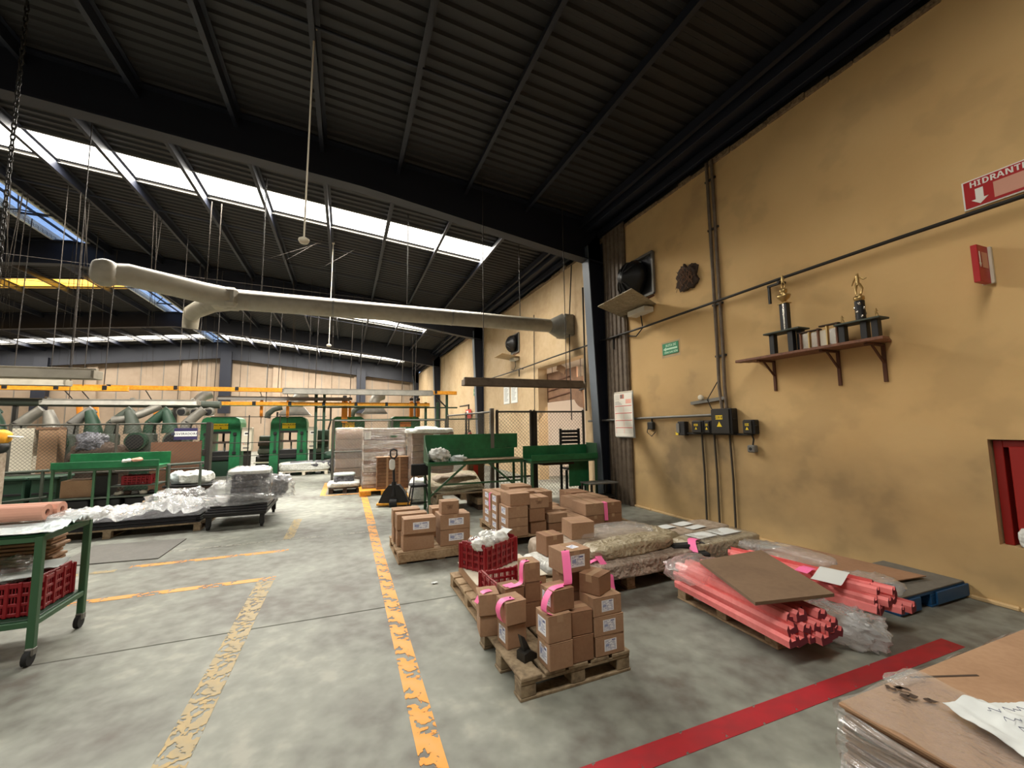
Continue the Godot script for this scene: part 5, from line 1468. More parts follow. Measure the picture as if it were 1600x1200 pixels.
func build_tables():
	# main green bench with its tall back board
	var t := tray_table("green_workbench", "long green steel workbench with a tall back board behind the boxes", Vector3(0, 0, -7.85), 1.43, 3.34, 0.5, 0.92, 0.0, 0.2, true)
	boxp("tall_back_board", Vector3(1.46, 1.12, -0.525), Vector3(3.42, 1.42, -0.513), "green", t)
	part("left_cheek", prismm([Vector2(-0.51, 0.92), Vector2(0.0, 0.92), Vector2(0.0, 1.0), Vector2(-0.3, 1.2), Vector2(-0.51, 1.42)], 0.0, 0.012), "green_pipe", t, Vector3(1.43, 0, 0), Vector3(0, -PI / 2, 0)).position.x = 1.445
	boxp("wood_top", Vector3(2.1, 0.921, -0.48), Vector3(3.34, 0.935, 0.02), "wood_grey", t)
	var b := solo("paper_heap", lump(Vector3(0.34, 0.22, 0.26), 90, 0.09, 6.0, 0.9, 40, 20), "white_bag", "heap of crumpled white paper on the left end of the green workbench", "paper", Vector3(1.68, 0.915, -8.05))
	solo("paper_heap", lump(Vector3(0.26, 0.1, 0.2), 91, 0.06, 7.0, 0.8, 30, 14), "sheet_white", "small crumpled pale bag right of the paper heap on the workbench", "paper", Vector3(2.03, 0.915, -7.97))
	# second, lower bench towards the wall
	var u := tray_table("green_workbench", "lower green steel workbench between the tall one and the wall", Vector3(0, 0, -7.6), 3.40, 4.92, 0.42, 0.9, 0.1, 0.26, false)
	boxp("corner_cheek", Vector3(4.9, 0.9, -0.42), Vector3(4.915, 1.2, 0.0), "green_pipe", u)
	boxp("under_shelf", Vector3(3.7, 0.78, -0.39), Vector3(4.4, 0.83, -0.08), "brown_dark", u)
	boxp("end_panel", Vector3(4.38, 0.3, -0.28), Vector3(4.86, 0.86, -0.26), "green", u)
	var sd := thing("grey_stool_table", "low grey slatted side table under the right end of the green bench", "table", Vector3(4.72, 0, -7.3))
	for k in 3: boxp("slat", Vector3(-0.3, 0.42 + 0.002 * k, -0.2 + k * 0.14), Vector3(0.34, 0.445 + 0.002 * k, -0.07 + k * 0.14), "grey_mat", sd)
	for x in [-0.27, 0.3]:
		for z in [-0.17, 0.18]: boxp("leg", Vector3(x - 0.02, 0, z - 0.02), Vector3(x + 0.02, 0.42, z + 0.02), "dark_steel", sd)
	boxp("lower_shelf", Vector3(-0.28, 0.16, -0.18), Vector3(0.31, 0.18, 0.19), "dark_steel", sd)
	solo("tape_roll", tm([Vector3(0, 0.06, 0), Vector3(0.05, 0.06, 0)], 0.06, 16), "bone", "pale tape roll standing on the lower shelf of the grey side table", "tape roll", Vector3(4.5, 0.181, -7.2), Vector3(0, 1.2, 0))
	# black slatted chair behind the bench
	var c := thing("black_chair", "black slat-back chair behind the lower green bench", "chair", Vector3(4.68, 0, -8.21))
	boxp("seat", Vector3(-0.22, 0.62, -0.14), Vector3(0.22, 0.66, 0.14), "black", c, 0.01)
	for x in [-0.24, 0.22]:
		boxp("back_post", Vector3(x - 0.02, 0.0, -0.14), Vector3(x + 0.03, 1.5, -0.1), "black", c)
		boxp("leg", Vector3(x - 0.02, 0, 0.1), Vector3(x + 0.03, 0.62, 0.14), "black", c)
	for k in 4: boxp("back_slat", Vector3(-0.22, 1.17 + k * 0.08, -0.135), Vector3(0.22, 1.23 + k * 0.08, -0.112), "black_rubber", c)
	# stool with a black backrest
	var s := thing("black_stool", "high black stool with a padded back in front of the green bench", "stool", Vector3(1.34, 0, -8.35))
	boxp("seat", Vector3(-0.17, 0.44, -0.16), Vector3(0.17, 0.49, 0.16), "black_rubber", s, 0.02)
	boxp("backrest", Vector3(-0.17, 0.66, 0.13), Vector3(0.17, 0.88, 0.18), "black_rubber", s, 0.025)
	for x in [-0.12, 0.12]:
		part("back_stay", tm([Vector3(x, 0.44, 0.15), Vector3(x * 0.9, 0.75, 0.155)], 0.012, 6), "black", s)
		for z in [-0.13, 0.13]: part("leg", tm([Vector3(x, 0.45, z), Vector3(x * 1.55, 0, z * 1.45)], 0.014, 6), "black", s)
	part("foot_ring", tm([Vector3(-0.17, 0.16, 0.17), Vector3(0.17, 0.16, 0.17), Vector3(0.17, 0.16, -0.17), Vector3(-0.17, 0.16, -0.17), Vector3(-0.17, 0.16, 0.17)], 0.01, 6), "black", s)
	# left green table
	var l := tray_table("green_workbench", "green tray table left of the aisle, in front of the left fence", Vector3(0, 0, -11.2), -5.42, -3.68, 0.62, 0.84, 0.12, 0.26, false)
	boxp("lower_shelf", Vector3(-5.4, 0.2, -0.6), Vector3(-3.7, 0.23, -0.02), "grey_green", l)
	boxp("middle_shelf", Vector3(-4.5, 0.42, -0.6), Vector3(-3.7, 0.44, -0.02), "grey_green", l)
	for x in [-4.5, -4.75]: boxp("leg", Vector3(x - 0.02, 0, -0.05), Vector3(x + 0.02, 0.82, -0.01), "green_pipe", l)
	part("pink_rag", lump(Vector3(0.16, 0.08, 0.1), 92, 0.03, 8.0, 0.9, 16, 10), "pink_roll", l, Vector3(-4.05, 0.93, 0.02))
	part("white_rag", lump(Vector3(0.14, 0.07, 0.1), 93, 0.03, 8.0, 0.9, 16, 10), "white_bag", l, Vector3(-4.22, 0.92, 0.02))
	crate("red_crate", "red plastic crate on the middle shelf of the left green table", Vector3(-4.08, 0.441, -11.48), 0.0, 0.46, 0.2, 0.36, "red_crate")
	var db := thing("dark_box", "large black box under the middle of the left green table", "box", Vector3(-4.78, 0.231, -11.6))
	boxp("body", Vector3(-0.1, 0, -0.15), Vector3(0.22, 0.42, 0.16), "black", db, 0.01)
	boxp("lid", Vector3(-0.11, 0.42, -0.16), Vector3(0.23, 0.45, 0.17), "brown_dark", db)
	for k in 3: solo("black_tub", lump(Vector3(0.46, 0.19, 0.5), 120 + k, 0.01, 4.0, 0.3, 24, 12), "black", ["left", "middle", "right"][k] + " low black tub on the floor under the left green table", "tub", Vector3(-5.05 + 0.5 * k, 0.0, -11.52), Vector3.ZERO, "black tubs")
	for k in 5: solo("small_part", lump(Vector3(0.12, 0.07, 0.1), 95 + k, 0.03, 9.0, 0.9, 14, 8), ["bone", "brown_dark", "grey_steel", "bone", "black"][k], ["pale", "brown", "grey", "second pale", "black"][k] + " small moulded part on the low shelf of the left green table", "part", Vector3(-4.4 + 0.14 * k, 0.231, -11.4), Vector3.ZERO, "small moulded parts")

# open plastic crate with ribbed walls, long side along x
func crate(n: String, label: String, at: Vector3, turn: float, w: float, h: float, d: float, mat: String, group := "") -> Node3D:
	var t := thing(n, label, "crate", at, turn, group)
	boxp("crate_floor", Vector3(-w / 2 + 0.01, 0, -d / 2 + 0.01), Vector3(w / 2 - 0.01, 0.012, d / 2 - 0.01), mat, t)
	for ax in 2:
		var L := w if ax == 0 else d
		var D := d if ax == 0 else w
		for sd in [-1, 1]:
			var s := ST()
			var off := Vector3(0, 0, sd * D / 2)
			var b := Basis.IDENTITY if ax == 0 else Basis(Vector3.UP, PI / 2)
			var n2 := 6 if ax == 0 else 4
			# top band dips at the long side's middle
			cb(s, b * (off + Vector3(0, h * 0.86, 0)), Vector3(L, h * 0.14, 0.014), 0.003, b)
			for q in [0.04, 0.3, 0.56]: cb(s, b * (off + Vector3(0, h * q + 0.01, 0)), Vector3(L, 0.022, 0.014), 0.003, b)
			for k in n2 + 1:
				var x := -L / 2 + L * k / n2
				cb(s, b * (off + Vector3(x, h * 0.48, sd * 0.004)), Vector3(0.022 if k > 0 and k < n2 else 0.05, h * 0.94, 0.02), 0.004, b)
			for k in n2 * 4:
				var x := -L / 2 + L * (k + 0.5) / (n2 * 4)
				cb(s, b * (off + Vector3(x, h * 0.44, 0)), Vector3(0.006, h * 0.86, 0.008), 0.0, b)
			if ax == 1:
				for k in 2: cb(s, b * (off + Vector3((k * 2 - 1) * L * 0.3, h * 0.97, 0)), Vector3(L * 0.34, h * 0.12, 0.014), 0.004, b)
				cb(s, b * (off + Vector3(0, h * 0.99, 0)), Vector3(L * 0.4, h * 0.04, 0.014), 0.004, b)
			part("end_wall" if ax else "side_wall", fin(s), mat, t)
	return t

# ---------------------------------------------------------------- tall stacks, pallet jack, wrapped goods at the back
func wrapped_stack(label: String, at: Vector3, w: float, d: float, h: float, n: int, mat: String, film := "film_streak") -> Node3D:
	var t := thing("wrapped_stack", label, "carton stack", at)
	var lh := h / n
	for k in n:
		var o := Vector3(rng.randf_range(-0.012, 0.012), lh * k, rng.randf_range(-0.012, 0.012))
		part("carton_bundle", bm(w - 0.03, lh - 0.006, d - 0.03, 0.008), mat if k % 3 else "card_brown", t, o + Vector3(0, lh / 2, 0))
	var s := ST()
	cb(s, Vector3(0, h / 2, 0), Vector3(w, h + 0.02, d), 0.03)
	part("stretch_film", fin(s), film, t)
	return t

func build_far_stacks():
	var op := pallet("orange painted pallet under the tall wrapped stack by the pallet jack", Vector3(0.88, 0, -10.95), 1.1, 1.15, "yellow")
	boxp("front_fascia", Vector3(-0.54, 0.02, 0.58), Vector3(-0.3, 0.12, 0.595), "yellow", op)
	boxp("front_fascia", Vector3(-0.08, 0.02, 0.58), Vector3(0.54, 0.12, 0.595), "yellow", op)
	var a := wrapped_stack("tall film-wrapped stack of grey-brown cartons with a white sheet, left of two", Vector3(0.9, 0.131, -11.1), 1.02, 0.8, 1.42, 15, "grey_bundle")
	part("white_sheet_note", qm(0.15, 0.17), "notice_print", a, Vector3(-0.4, 1.25, 0.405))
	part("green_print", prismm([Vector2(-0.08, 0), Vector2(-0.04, -0.02), Vector2(0.05, -0.02), Vector2(0.1, 0), Vector2(0.05, 0.02), Vector2(-0.04, 0.025)], 0, 0.002), "green_pipe", a, Vector3(0.2, 1.22, 0.405))
	pallet("low pallet under the white-topped wrapped stack", Vector3(1.9, 0, -10.3), 1.1, 0.9, "wood_grey")
	var b := wrapped_stack("film-wrapped carton stack with a white folded cover on top, right of two", Vector3(1.92, 0.131, -10.3), 1.0, 0.8, 1.32, 9, "card_brown")
	part("folded_cover", lump(Vector3(1.06, 0.12, 0.86), 101, 0.05, 4.0, 0.35, 44, 14), "white_bag", b, Vector3(-0.03, 1.29, 0))
	part("cover_fold", lump(Vector3(0.5, 0.08, 0.5), 102, 0.03, 5.0, 0.5, 30, 10), "white_bag", b, Vector3(-0.1, 1.37, 0.0))
	part("paper_note", qm(0.16, 0.14), "paper", b, Vector3(0.08, 1.2, 0.405))
	var st := thing("strapped_stack", "short strapped stack of dark brown cartons in front of the tall wrapped stack", "carton stack", Vector3(1.06, 0.131, -10.56))
	for k in 9: part("carton_bundle", bm(0.72, 0.076, 0.22, 0.006), "card_brown", st, Vector3(0.005 * (k % 3), 0.04 + 0.081 * k, 0.0))
	part("top_sheet", bm(0.76, 0.015, 0.25, 0.003), "card_light", st, Vector3(0, 0.74, 0))
	for x in [-0.12, 0.16]: part("strap", bm(0.045, 0.735, 0.006, 0.0), "tape", st, Vector3(x, 0.365, 0.117))
	# tan load behind the fence
	var tl := wrapped_stack("tan wrapped stack behind the fence, left of the tall grey-brown stack", Vector3(0.12, 0.0, -12.55), 0.75, 0.8, 1.52, 6, "card_light")
	part("paper_top", lump(Vector3(0.72, 0.08, 0.7), 104, 0.04, 5.0, 0.5, 24, 10), "bone", tl, Vector3(0, 1.5, 0))
	# low pallet with a film-covered block near the fence post
	pallet("small dark pallet by the fence post at the end of the aisle line", Vector3(0.02, 0, -11.45), 0.74, 0.7, "brown_dark")
	var w := thing("wrapped_block", "grey block under white film on the small dark pallet by the fence post", "wrapped load", Vector3(0.0, 0.131, -11.45))
	part("block", lump(Vector3(0.46, 0.3, 0.42), 106, 0.02, 4.0, 0.3, 24, 12), "grey_bag", w)
	part("film_skirt", lump(Vector3(0.72, 0.13, 0.66), 107, 0.05, 5.0, 0.4, 36, 14), "white_bag", w)
	part("film_cap", lump(Vector3(0.48, 0.06, 0.44), 108, 0.02, 6.0, 0.4, 24, 10), "sheet_white", w, Vector3(0, 0.27, 0))
	# pallet jack
	var j := thing("pallet_jack", "yellow and black hand pallet jack with an upright handle beside the orange line", "pallet jack", Vector3(0.95, 0, -8.95), -0.25)
	for x in [-0.2, 0.2]:
		boxp("fork", Vector3(x - 0.075, 0.05, -0.95), Vector3(x + 0.075, 0.11, -0.02), "yellow", j, 0.012)
		part("fork_roller", tm([Vector3(x - 0.05, 0.035, -0.85), Vector3(x + 0.05, 0.035, -0.85)], 0.035, 10), "black_rubber", j)
	part("chassis", prismm([Vector2(-0.3, 0.07), Vector2(0.3, 0.07), Vector2(0.2, 0.3), Vector2(0.1, 0.42), Vector2(-0.1, 0.42), Vector2(-0.2, 0.3)], -0.1, 0.1), "black", j)
	boxp("yellow_edge", Vector3(-0.33, 0.03, -0.05), Vector3(0.33, 0.075, 0.12), "yellow", j, 0.008)
	part("steer_wheel", tm([Vector3(-0.07, 0.08, 0.12), Vector3(0.07, 0.08, 0.12)], 0.08, 14), "black_rubber", j)
	part("pump", tm([Vector3(0, 0.2, 0.08), Vector3(0, 0.48, 0.04)], 0.05, 10), "black", j)
	part("handle_shaft", tm([Vector3(0, 0.42, 0.06), Vector3(-0.02, 0.95, 0.03)], 0.025, 8), "black", j)
	part("handle_loop", tm([Vector3(-0.02, 0.93, 0.03), Vector3(-0.085, 1.0, 0.03), Vector3(-0.085, 1.1, 0.02), Vector3(-0.02, 1.14, 0.02), Vector3(0.045, 1.1, 0.02), Vector3(0.045, 1.0, 0.03), Vector3(-0.02, 0.93, 0.03)], 0.017, 8), "black_rubber", j)
	part("paper_tag", lump(Vector3(0.12, 0.22, 0.02), 109, 0.01, 6.0, 0.8, 14, 10), "white", j, Vector3(-0.04, 0.72, 0.07))
	# goods under the workbench
	pallet("wooden pallet under the green workbench with a grey-green board", Vector3(2.08, 0.22, -8.2), 1.0, 0.9, "wood_grey", "raised_pallet")
	for x in [1.68, 2.45]:
		var tr := thing("trestle_block", ["left", "right"][int(x > 2)] + " dark support block under the pallet below the green workbench", "block", Vector3(x, 0, -8.2), 0.0, "support blocks")
		boxp("block_body", Vector3(-0.08, 0, -0.4), Vector3(0.08, 0.1, 0.4), "brown_dark", tr)
		boxp("block_top", Vector3(-0.1, 0.1, -0.42), Vector3(0.1, 0.219, 0.42), "wood_grey", tr)
	var gb := thing("kraft_sheet", "large kraft sheet draped over goods under the green workbench", "paper", Vector3(2.14, 0.351, -8.25))
	part("sheet", drape(-0.62, 0.42, -0.5, 0.42, func(x, z): return 0.28 * smoothstep(0.45, -0.55, z) + 0.02 * sin(x * 7.0), 24, 20), "olive_wrap", gb)
	part("goods", lump(Vector3(0.9, 0.26, 0.4), 111, 0.04, 4.0, 0.4, 26, 12), "grey_bundle", gb, Vector3(-0.08, 0.0, -0.25))
	var sk := solo("white_sack", lump(Vector3(0.36, 0.5, 0.36), 112, 0.06, 5.0, 0.7, 30, 18), "white_bag", "pale sack slumped beside the stool in front of the stacks", "sack", Vector3(1.45, 0, -9.05))
	var oc := thing("tall_carton", "tall open orange-brown carton under the right half of the workbench", "box", Vector3(2.62, 0.0, -8.95))
	boxp("body", Vector3(-0.18, 0, -0.2), Vector3(0.18, 0.9, 0.2), "card_brown", oc)
	boxp("torn_side", Vector3(-0.2, 0.1, -0.18), Vector3(-0.183, 0.85, 0.18), "card", oc)
	boxp("red_print", Vector3(-0.06, 0.4, 0.2), Vector3(0.04, 0.75, 0.203), "red_ink", oc, 0.0)

# ---------------------------------------------------------------- cardboard boxes
# from its lower to its upper corner; faces: labels on "f" (towards the camera end, +z), "l" (towards the aisle, -x)
func carton(label: String, lo: Vector3, hi: Vector3, turn := 0.0, lab := "", mat := "card", group := "", along := 0, tilt := 0.0) -> Node3D:
	var sz := hi - lo
	var t := thing("carton", label, "box", Vector3((lo.x + hi.x) / 2, lo.y + 0.0008, (lo.z + hi.z) / 2), turn, group)
	if tilt != 0.0: t.rotation.x = tilt
	var w := sz.x
	var h := sz.y - 0.0012
	var d := sz.z
	part("body", bm(w, h - 0.003, d, 0.005), mat, t, Vector3(0, (h - 0.003) / 2, 0))
	# two top flaps that meet along the middle, and the tape over the seam
	var g := 0.0025
	if along == 0:
		for sd in [-1, 1]: part("flap", bm(w, 0.003, d / 2 - g, 0.0012), mat, t, Vector3(0, h - 0.0015, sd * (d / 4 + g / 2)))
		part("tape", bm(w + 0.0015, 0.0008, 0.045, 0.0), "tape", t, Vector3(0, h + 0.0002, 0))
		for sd in [-1, 1]: part("tape", bm(0.0008, 0.045, 0.045, 0.0), "tape", t, Vector3(sd * (w / 2 + 0.0004), h - 0.022, 0))
	else:
		for sd in [-1, 1]: part("flap", bm(w / 2 - g, 0.003, d, 0.0012), mat, t, Vector3(sd * (w / 4 + g / 2), h - 0.0015, 0))
		part("tape", bm(0.045, 0.0008, d + 0.0015, 0.0), "tape", t, Vector3(0, h + 0.0002, 0))
		part("tape", bm(0.045, 0.045, 0.0008, 0.0), "tape", t, Vector3(0, h - 0.022, d / 2 + 0.0004))
	for f in lab:
		var k := rng.randi() % 3
		if f == "f": part("shipping_label", qm(minf(w * 0.5, 0.19), minf(h * 0.55, 0.085)), "label_%d" % k, t, Vector3(w * 0.03, h * 0.52, d / 2 + 0.0008))
		if f == "s": part("shipping_label", qm(w * 0.42, h * 0.6), "label_3", t, Vector3(0, h * 0.52, d / 2 + 0.0008))
		if f == "l": part("shipping_label", qm(minf(d * 0.62, 0.16), h * 0.62), "label_%d" % k, t, Vector3(-w / 2 - 0.0008, h * 0.52, 0), Vector3(0, -PI / 2, 0))
		if f == "p": part("print", qm(w * 0.55, h * 0.4), "stamp", t, Vector3(0, h * 0.55, d / 2 + 0.0008))
		if f == "t": part("top_label", qm(w * 0.3, d * 0.35), "label_%d" % k, t, Vector3(w * 0.1, h + 0.0012, d * 0.05), Vector3(-PI / 2, 0, 0.2))
	return t

# a strip of pink tape along points, lying in the direction of side
func ribbon(label: String, pts: Array, side: Vector3, w := 0.055, mark := true):
	var s := ST(true)
	for i in pts.size() - 1:
		var a: Vector3 = pts[i]
		var b: Vector3 = pts[i + 1]
		var n := (b - a).cross(side).normalized() * 0.0006
		var h := side * w / 2
		quad(s, a - h + n, a + h + n, b + h + n, b - h + n, n)
		quad(s, a - h - n, a + h - n, b + h - n, b - h - n, -n)
	var t := thing("pink_tape", label, "tape", pts[0])
	var o := part("strip", fin(s), "pink_tape", t, -pts[0])
	if mark and pts.size() > 2:
		var m: Vector3 = (pts[1] + pts[2]) / 2 - pts[0]
		var nn: Vector3 = (pts[2] - pts[1]).cross(side).normalized()
		if nn.z < 0: nn = -nn
		part("pen_mark", bm(0.012, 0.02, 0.001, 0.0), "print_ink", t, m + nn * 0.002)

func smooth_path(c: Array, n := 5) -> Array:
	var cv := Curve3D.new()
	for i in c.size():
		var a: Vector3 = c[maxi(i - 1, 0)]
		var b: Vector3 = c[mini(i + 1, c.size() - 1)]
		cv.add_point(c[i], -(b - a) / 6.0, (b - a) / 6.0)
	var out := []
	for i in (c.size() - 1) * n + 1: out.append(cv.sample(mini(i / n, c.size() - 2), (float(i % n) / n) if i < (c.size() - 1) * n else 1.0))
	return out

func build_box_pallets():
	var st := Image.create(64, 40, false, Image.FORMAT_RGBA8)
	st.fill(Color8(120, 78, 50, 0))
	for k in 5: st.fill_rect(Rect2i(6 + k * 2, 4 + k * 7, 46 - k * 4, 3), Color8(112, 70, 46, 150))
	st.fill_rect(Rect2i(20, 10, 18, 20), Color8(112, 70, 46, 110))
	var sm := mt("stamp", Color.WHITE, 0.85)
	sm.albedo_texture = ImageTexture.create_from_image(st)
	sm.transparency = BaseMaterial3D.TRANSPARENCY_ALPHA
	# --- near pallet
	pallet("low weathered pallet nearest the camera, stacked with small taped boxes", Vector3(1.36, 0, -2.77), 0.74, 0.80, "wood_grey", "pallet", PI / 2 + 0.03, 5)
	var A := func(label, x0, x1, y0, y1, z1, z0, turn := 0.0, lab := "", mat := "card", al := 0, tilt := 0.0):
		return carton(label, Vector3(x0, y0, z0), Vector3(x1, y1, z1), turn, lab, mat, "", al, tilt)
	A.call("bottom box of the front middle stack on the near pallet, label on its left side", 1.16, 1.325, 0.13, 0.285, -2.385, -2.545, 0.04, "l")
	A.call("second box of the front middle stack, under the box with the pink strip", 1.155, 1.32, 0.285, 0.445, -2.388, -2.55, 0.06, "l", "card", 1)
	A.call("top box of the front middle stack, a pink strip over it", 1.20, 1.36, 0.445, 0.575, -2.42, -2.57, 0.12, "l", "card_dark", 0)
	A.call("bottom box of the plain stack right of the front middle stack", 1.333, 1.485, 0.13, 0.285, -2.405, -2.56, 0.02, "", "card_dark")
	A.call("upper box of the plain stack right of the front middle stack", 1.335, 1.485, 0.285, 0.43, -2.41, -2.56, -0.01, "", "card_dark")
	A.call("bottom box of the right front stack of three labelled boxes", 1.50, 1.72, 0.13, 0.25, -2.41, -2.58, 0.02, "s")
	A.call("middle box of the right front stack of three labelled boxes", 1.495, 1.72, 0.25, 0.37, -2.41, -2.58, 0.0, "s")
	A.call("third box of the right front stack, a tilted box on it", 1.49, 1.71, 0.37, 0.488, -2.415, -2.58, 0.03, "s")
	A.call("slightly turned box on top of the right front stack of labelled boxes", 1.50, 1.665, 0.488, 0.61, -2.45, -2.60, 0.5, "", "card_dark")
	A.call("bottom box of the rear middle stack on the near pallet", 1.45, 1.62, 0.13, 0.30, -2.62, -2.79, 0.0, "", "card_dark")
	A.call("middle box of the rear middle stack on the near pallet", 1.42, 1.60, 0.30, 0.46, -2.63, -2.80, 0.05, "", "card_dark")
	A.call("third box of the rear middle stack, under the box with top and front labels", 1.40, 1.58, 0.46, 0.60, -2.63, -2.80, 0.0, "", "card_dark")
	A.call("highest box on the near pallet, with one label on top and one on its front", 1.36, 1.585, 0.60, 0.745, -2.58, -2.77, 0.08, "ft", "card", 1)
	A.call("bottom box of the front left pair on the near pallet, label on its left side", 1.01, 1.155, 0.13, 0.285, -2.715, -2.87, 0.1, "l")
	A.call("upper box of the front left pair, glossy tape and a pink loop", 1.0, 1.15, 0.285, 0.432, -2.70, -2.86, 0.1, "", "card", 0)
	A.call("bottom box of the rear left pair at the pallet's corner", 0.915, 1.05, 0.13, 0.272, -2.93, -3.09, -0.15, "")
	A.call("upper box of the rear left pair with pink tape on its lid", 0.905, 1.05, 0.272, 0.415, -2.92, -3.08, -0.15, "", "card", 1)
	A.call("bottom box of the tall rear stack with a pink ribbon", 1.25, 1.37, 0.13, 0.30, -2.945, -3.09, 0.02, "", "card_dark")
	A.call("middle box of the tall rear stack with a pink ribbon", 1.25, 1.375, 0.30, 0.44, -2.945, -3.09, 0.02, "", "card_dark")
	A.call("top box of the tall rear stack, a pink ribbon hanging from its lid", 1.25, 1.375, 0.44, 0.58, -2.945, -3.09, 0.0, "", "card", 1)
	A.call("lower box between the rear left pair and the tall rear stack", 1.08, 1.235, 0.13, 0.285, -2.93, -3.08, 0.04, "", "card_dark")
	A.call("upper box between rear left pair and tall rear stack, pink tape on its lid", 1.08, 1.235, 0.285, 0.43, -2.93, -3.08, 0.1, "", "card_dark")
	
	var ow := thing("wedge_block", "small dark wedge block on the near pallet between the box stacks", "block", Vector3(1.10, 0.131, -2.58), 0.3)
	part("wedge", prismm([Vector2(-0.05, 0), Vector2(0.05, 0), Vector2(0.05, 0.03), Vector2(0.0, 0.06), Vector2(-0.05, 0.05)], -0.04, 0.04), "dark_steel", ow)
	part("arm", prismm([Vector2(-0.03, 0.05), Vector2(0.02, 0.05), Vector2(-0.03, 0.14), Vector2(-0.06, 0.16)], -0.015, 0.015), "dark_steel", ow)
	var X := Vector3.RIGHT
	ribbon("pink strip hanging from the highest box down over the box below", smooth_path([Vector3(1.40, 0.748, -2.60), Vector3(1.385, 0.745, -2.565), Vector3(1.36, 0.66, -2.50), Vector3(1.34, 0.585, -2.46), Vector3(1.33, 0.578, -2.50)]), X, 0.06)
	ribbon("pink strip curling off the top box of the front middle stack", smooth_path([Vector3(1.30, 0.58, -2.47), Vector3(1.22, 0.578, -2.45), Vector3(1.165, 0.53, -2.43), Vector3(1.15, 0.47, -2.42), Vector3(1.19, 0.449, -2.41)]), Vector3(0.3, 0, 0.95), 0.05, false)
	ribbon("pink loop on the upper box of the front left pair", smooth_path([Vector3(1.08, 0.436, -2.76), Vector3(1.0, 0.435, -2.75), Vector3(0.965, 0.39, -2.74), Vector3(0.975, 0.33, -2.735), Vector3(1.0, 0.30, -2.735)]), Vector3(0.2, 0, 0.98), 0.055)
	ribbon("pink ribbon draped from the tall rear stack to the lower box", smooth_path([Vector3(1.30, 0.584, -3.0), Vector3(1.245, 0.582, -2.98), Vector3(1.225, 0.52, -2.96), Vector3(1.215, 0.45, -2.95), Vector3(1.12, 0.434, -2.95)]), Vector3(0.25, 0, 0.97), 0.045)
	ribbon("pink tape patch on the lid of the rear left pair", smooth_path([Vector3(1.0, 0.418, -2.99), Vector3(0.93, 0.418, -2.97), Vector3(0.88, 0.36, -2.96)]), Vector3(0.2, 0, 0.98), 0.05, false)
	ribbon("pink tape end lying on the lower lid beside the rear left pair", [Vector3(1.10, 0.433, -2.98), Vector3(1.18, 0.433, -3.0)], Vector3(0.2, 0, 0.98), 0.05, false)
	# --- second pallet with crates
	pallet("pallet behind the near one, carrying a cardboard tray and two red crates", Vector3(1.5, 0, -3.78), 0.96, 1.1, "wood", "pallet", 0.02)
	var tr := thing("cardboard_tray", "flat pale cardboard tray on the pallet, under the full red crate", "cardboard", Vector3(1.45, 0.131, -3.95))
	boxp("tray_base", Vector3(-0.36, 0, -0.33), Vector3(0.30, 0.09, 0.33), "card_light", tr, 0.01)
	boxp("tray_sheet", Vector3(-0.365, 0.09, -0.335), Vector3(0.31, 0.098, 0.335), "bone", tr)
	crate("red_crate", "red plastic crate full of clear bags on the cardboard tray", Vector3(1.35, 0.231, -4.09), 0.56, 0.46, 0.25, 0.31, "red_crate")
	for k in 6:
		solo("clear_bag", lump(Vector3(0.19, 0.1, 0.15), 130 + k, 0.03, 9.0, 0.8, 24, 14), "white_bag" if k % 2 else "film_dense", ["first", "second", "third", "fourth", "fifth", "sixth"][k] + " crumpled clear bag heaped in the full red crate", "bag", Vector3(1.35 + 0.13 * (k % 3 - 1) * 0.85, 0.40 + 0.02 * (k % 2), -4.09 + (0.07 if k > 2 else -0.07) - 0.08 * (k % 3 - 1)), Vector3(0, k, 0), "clear bags in the red crate")
	solo("white_sheet", drape(-0.16, 0.12, -0.06, 0.06, func(x, z): return 0.02 * sin(x * 14.0) + 0.01, 16, 6), "paper", "white sheet lying over the rim of the full red crate", "paper", Vector3(1.5, 0.48, -4.14), Vector3(0, 0.56, 0.1))
	crate("red_crate", "second red crate, half hidden behind the near boxes", Vector3(1.29, 0.131, -3.38), 0.05, 0.33, 0.23, 0.42, "red_crate")
	solo("white_mesh", lump(Vector3(0.2, 0.08, 0.2), 139, 0.05, 12.0, 0.8, 24, 12), "white_bag", "white mesh bag lying in the second red crate", "bag", Vector3(1.22, 0.15, -3.4))
	# --- left pallet with larger boxes
	pallet("pallet by the orange line with larger labelled boxes", Vector3(1.10, 0, -5.62), 1.02, 0.88, "wood", "pallet", 0.02)
	boxp("front_board", Vector3(0.6, 0.02, -5.19), Vector3(1.6, 0.115, -5.172), "wood", get_node("pallet_left_mark") if has_node("pallet_left_mark") else self.get_child(get_child_count() - 1)).position -= Vector3(1.10, 0, -5.62)
	A.call("lower front box, dented, at the left corner of the pallet by the orange line", 0.66, 1.03, 0.13, 0.325, -5.22, -5.42, 0.02, "")
	A.call("upper front box with a wide label, left on the pallet by the orange line", 0.665, 1.045, 0.325, 0.50, -5.19, -5.41, 0.0, "f", "card", 0)
	A.call("lower middle box behind the dented one on the pallet by the orange line", 0.62, 0.98, 0.13, 0.325, -5.45, -5.63, 0.0, "")
	A.call("upper middle box, second from the front, on the pallet by the orange line", 0.61, 0.98, 0.325, 0.515, -5.44, -5.62, 0.02, "", "card_light")
	A.call("lower rear box at the back left of the pallet by the orange line", 0.60, 0.94, 0.13, 0.33, -5.68, -5.90, 0.0, "")
	A.call("upper rear box at the back left of the pallet by the orange line", 0.59, 0.93, 0.33, 0.53, -5.66, -5.88, 0.0, "", "card_light")
	A.call("lower right box with a wide label on the pallet by the orange line", 1.11, 1.485, 0.13, 0.32, -5.24, -5.52, 0.0, "f", "card", 1)
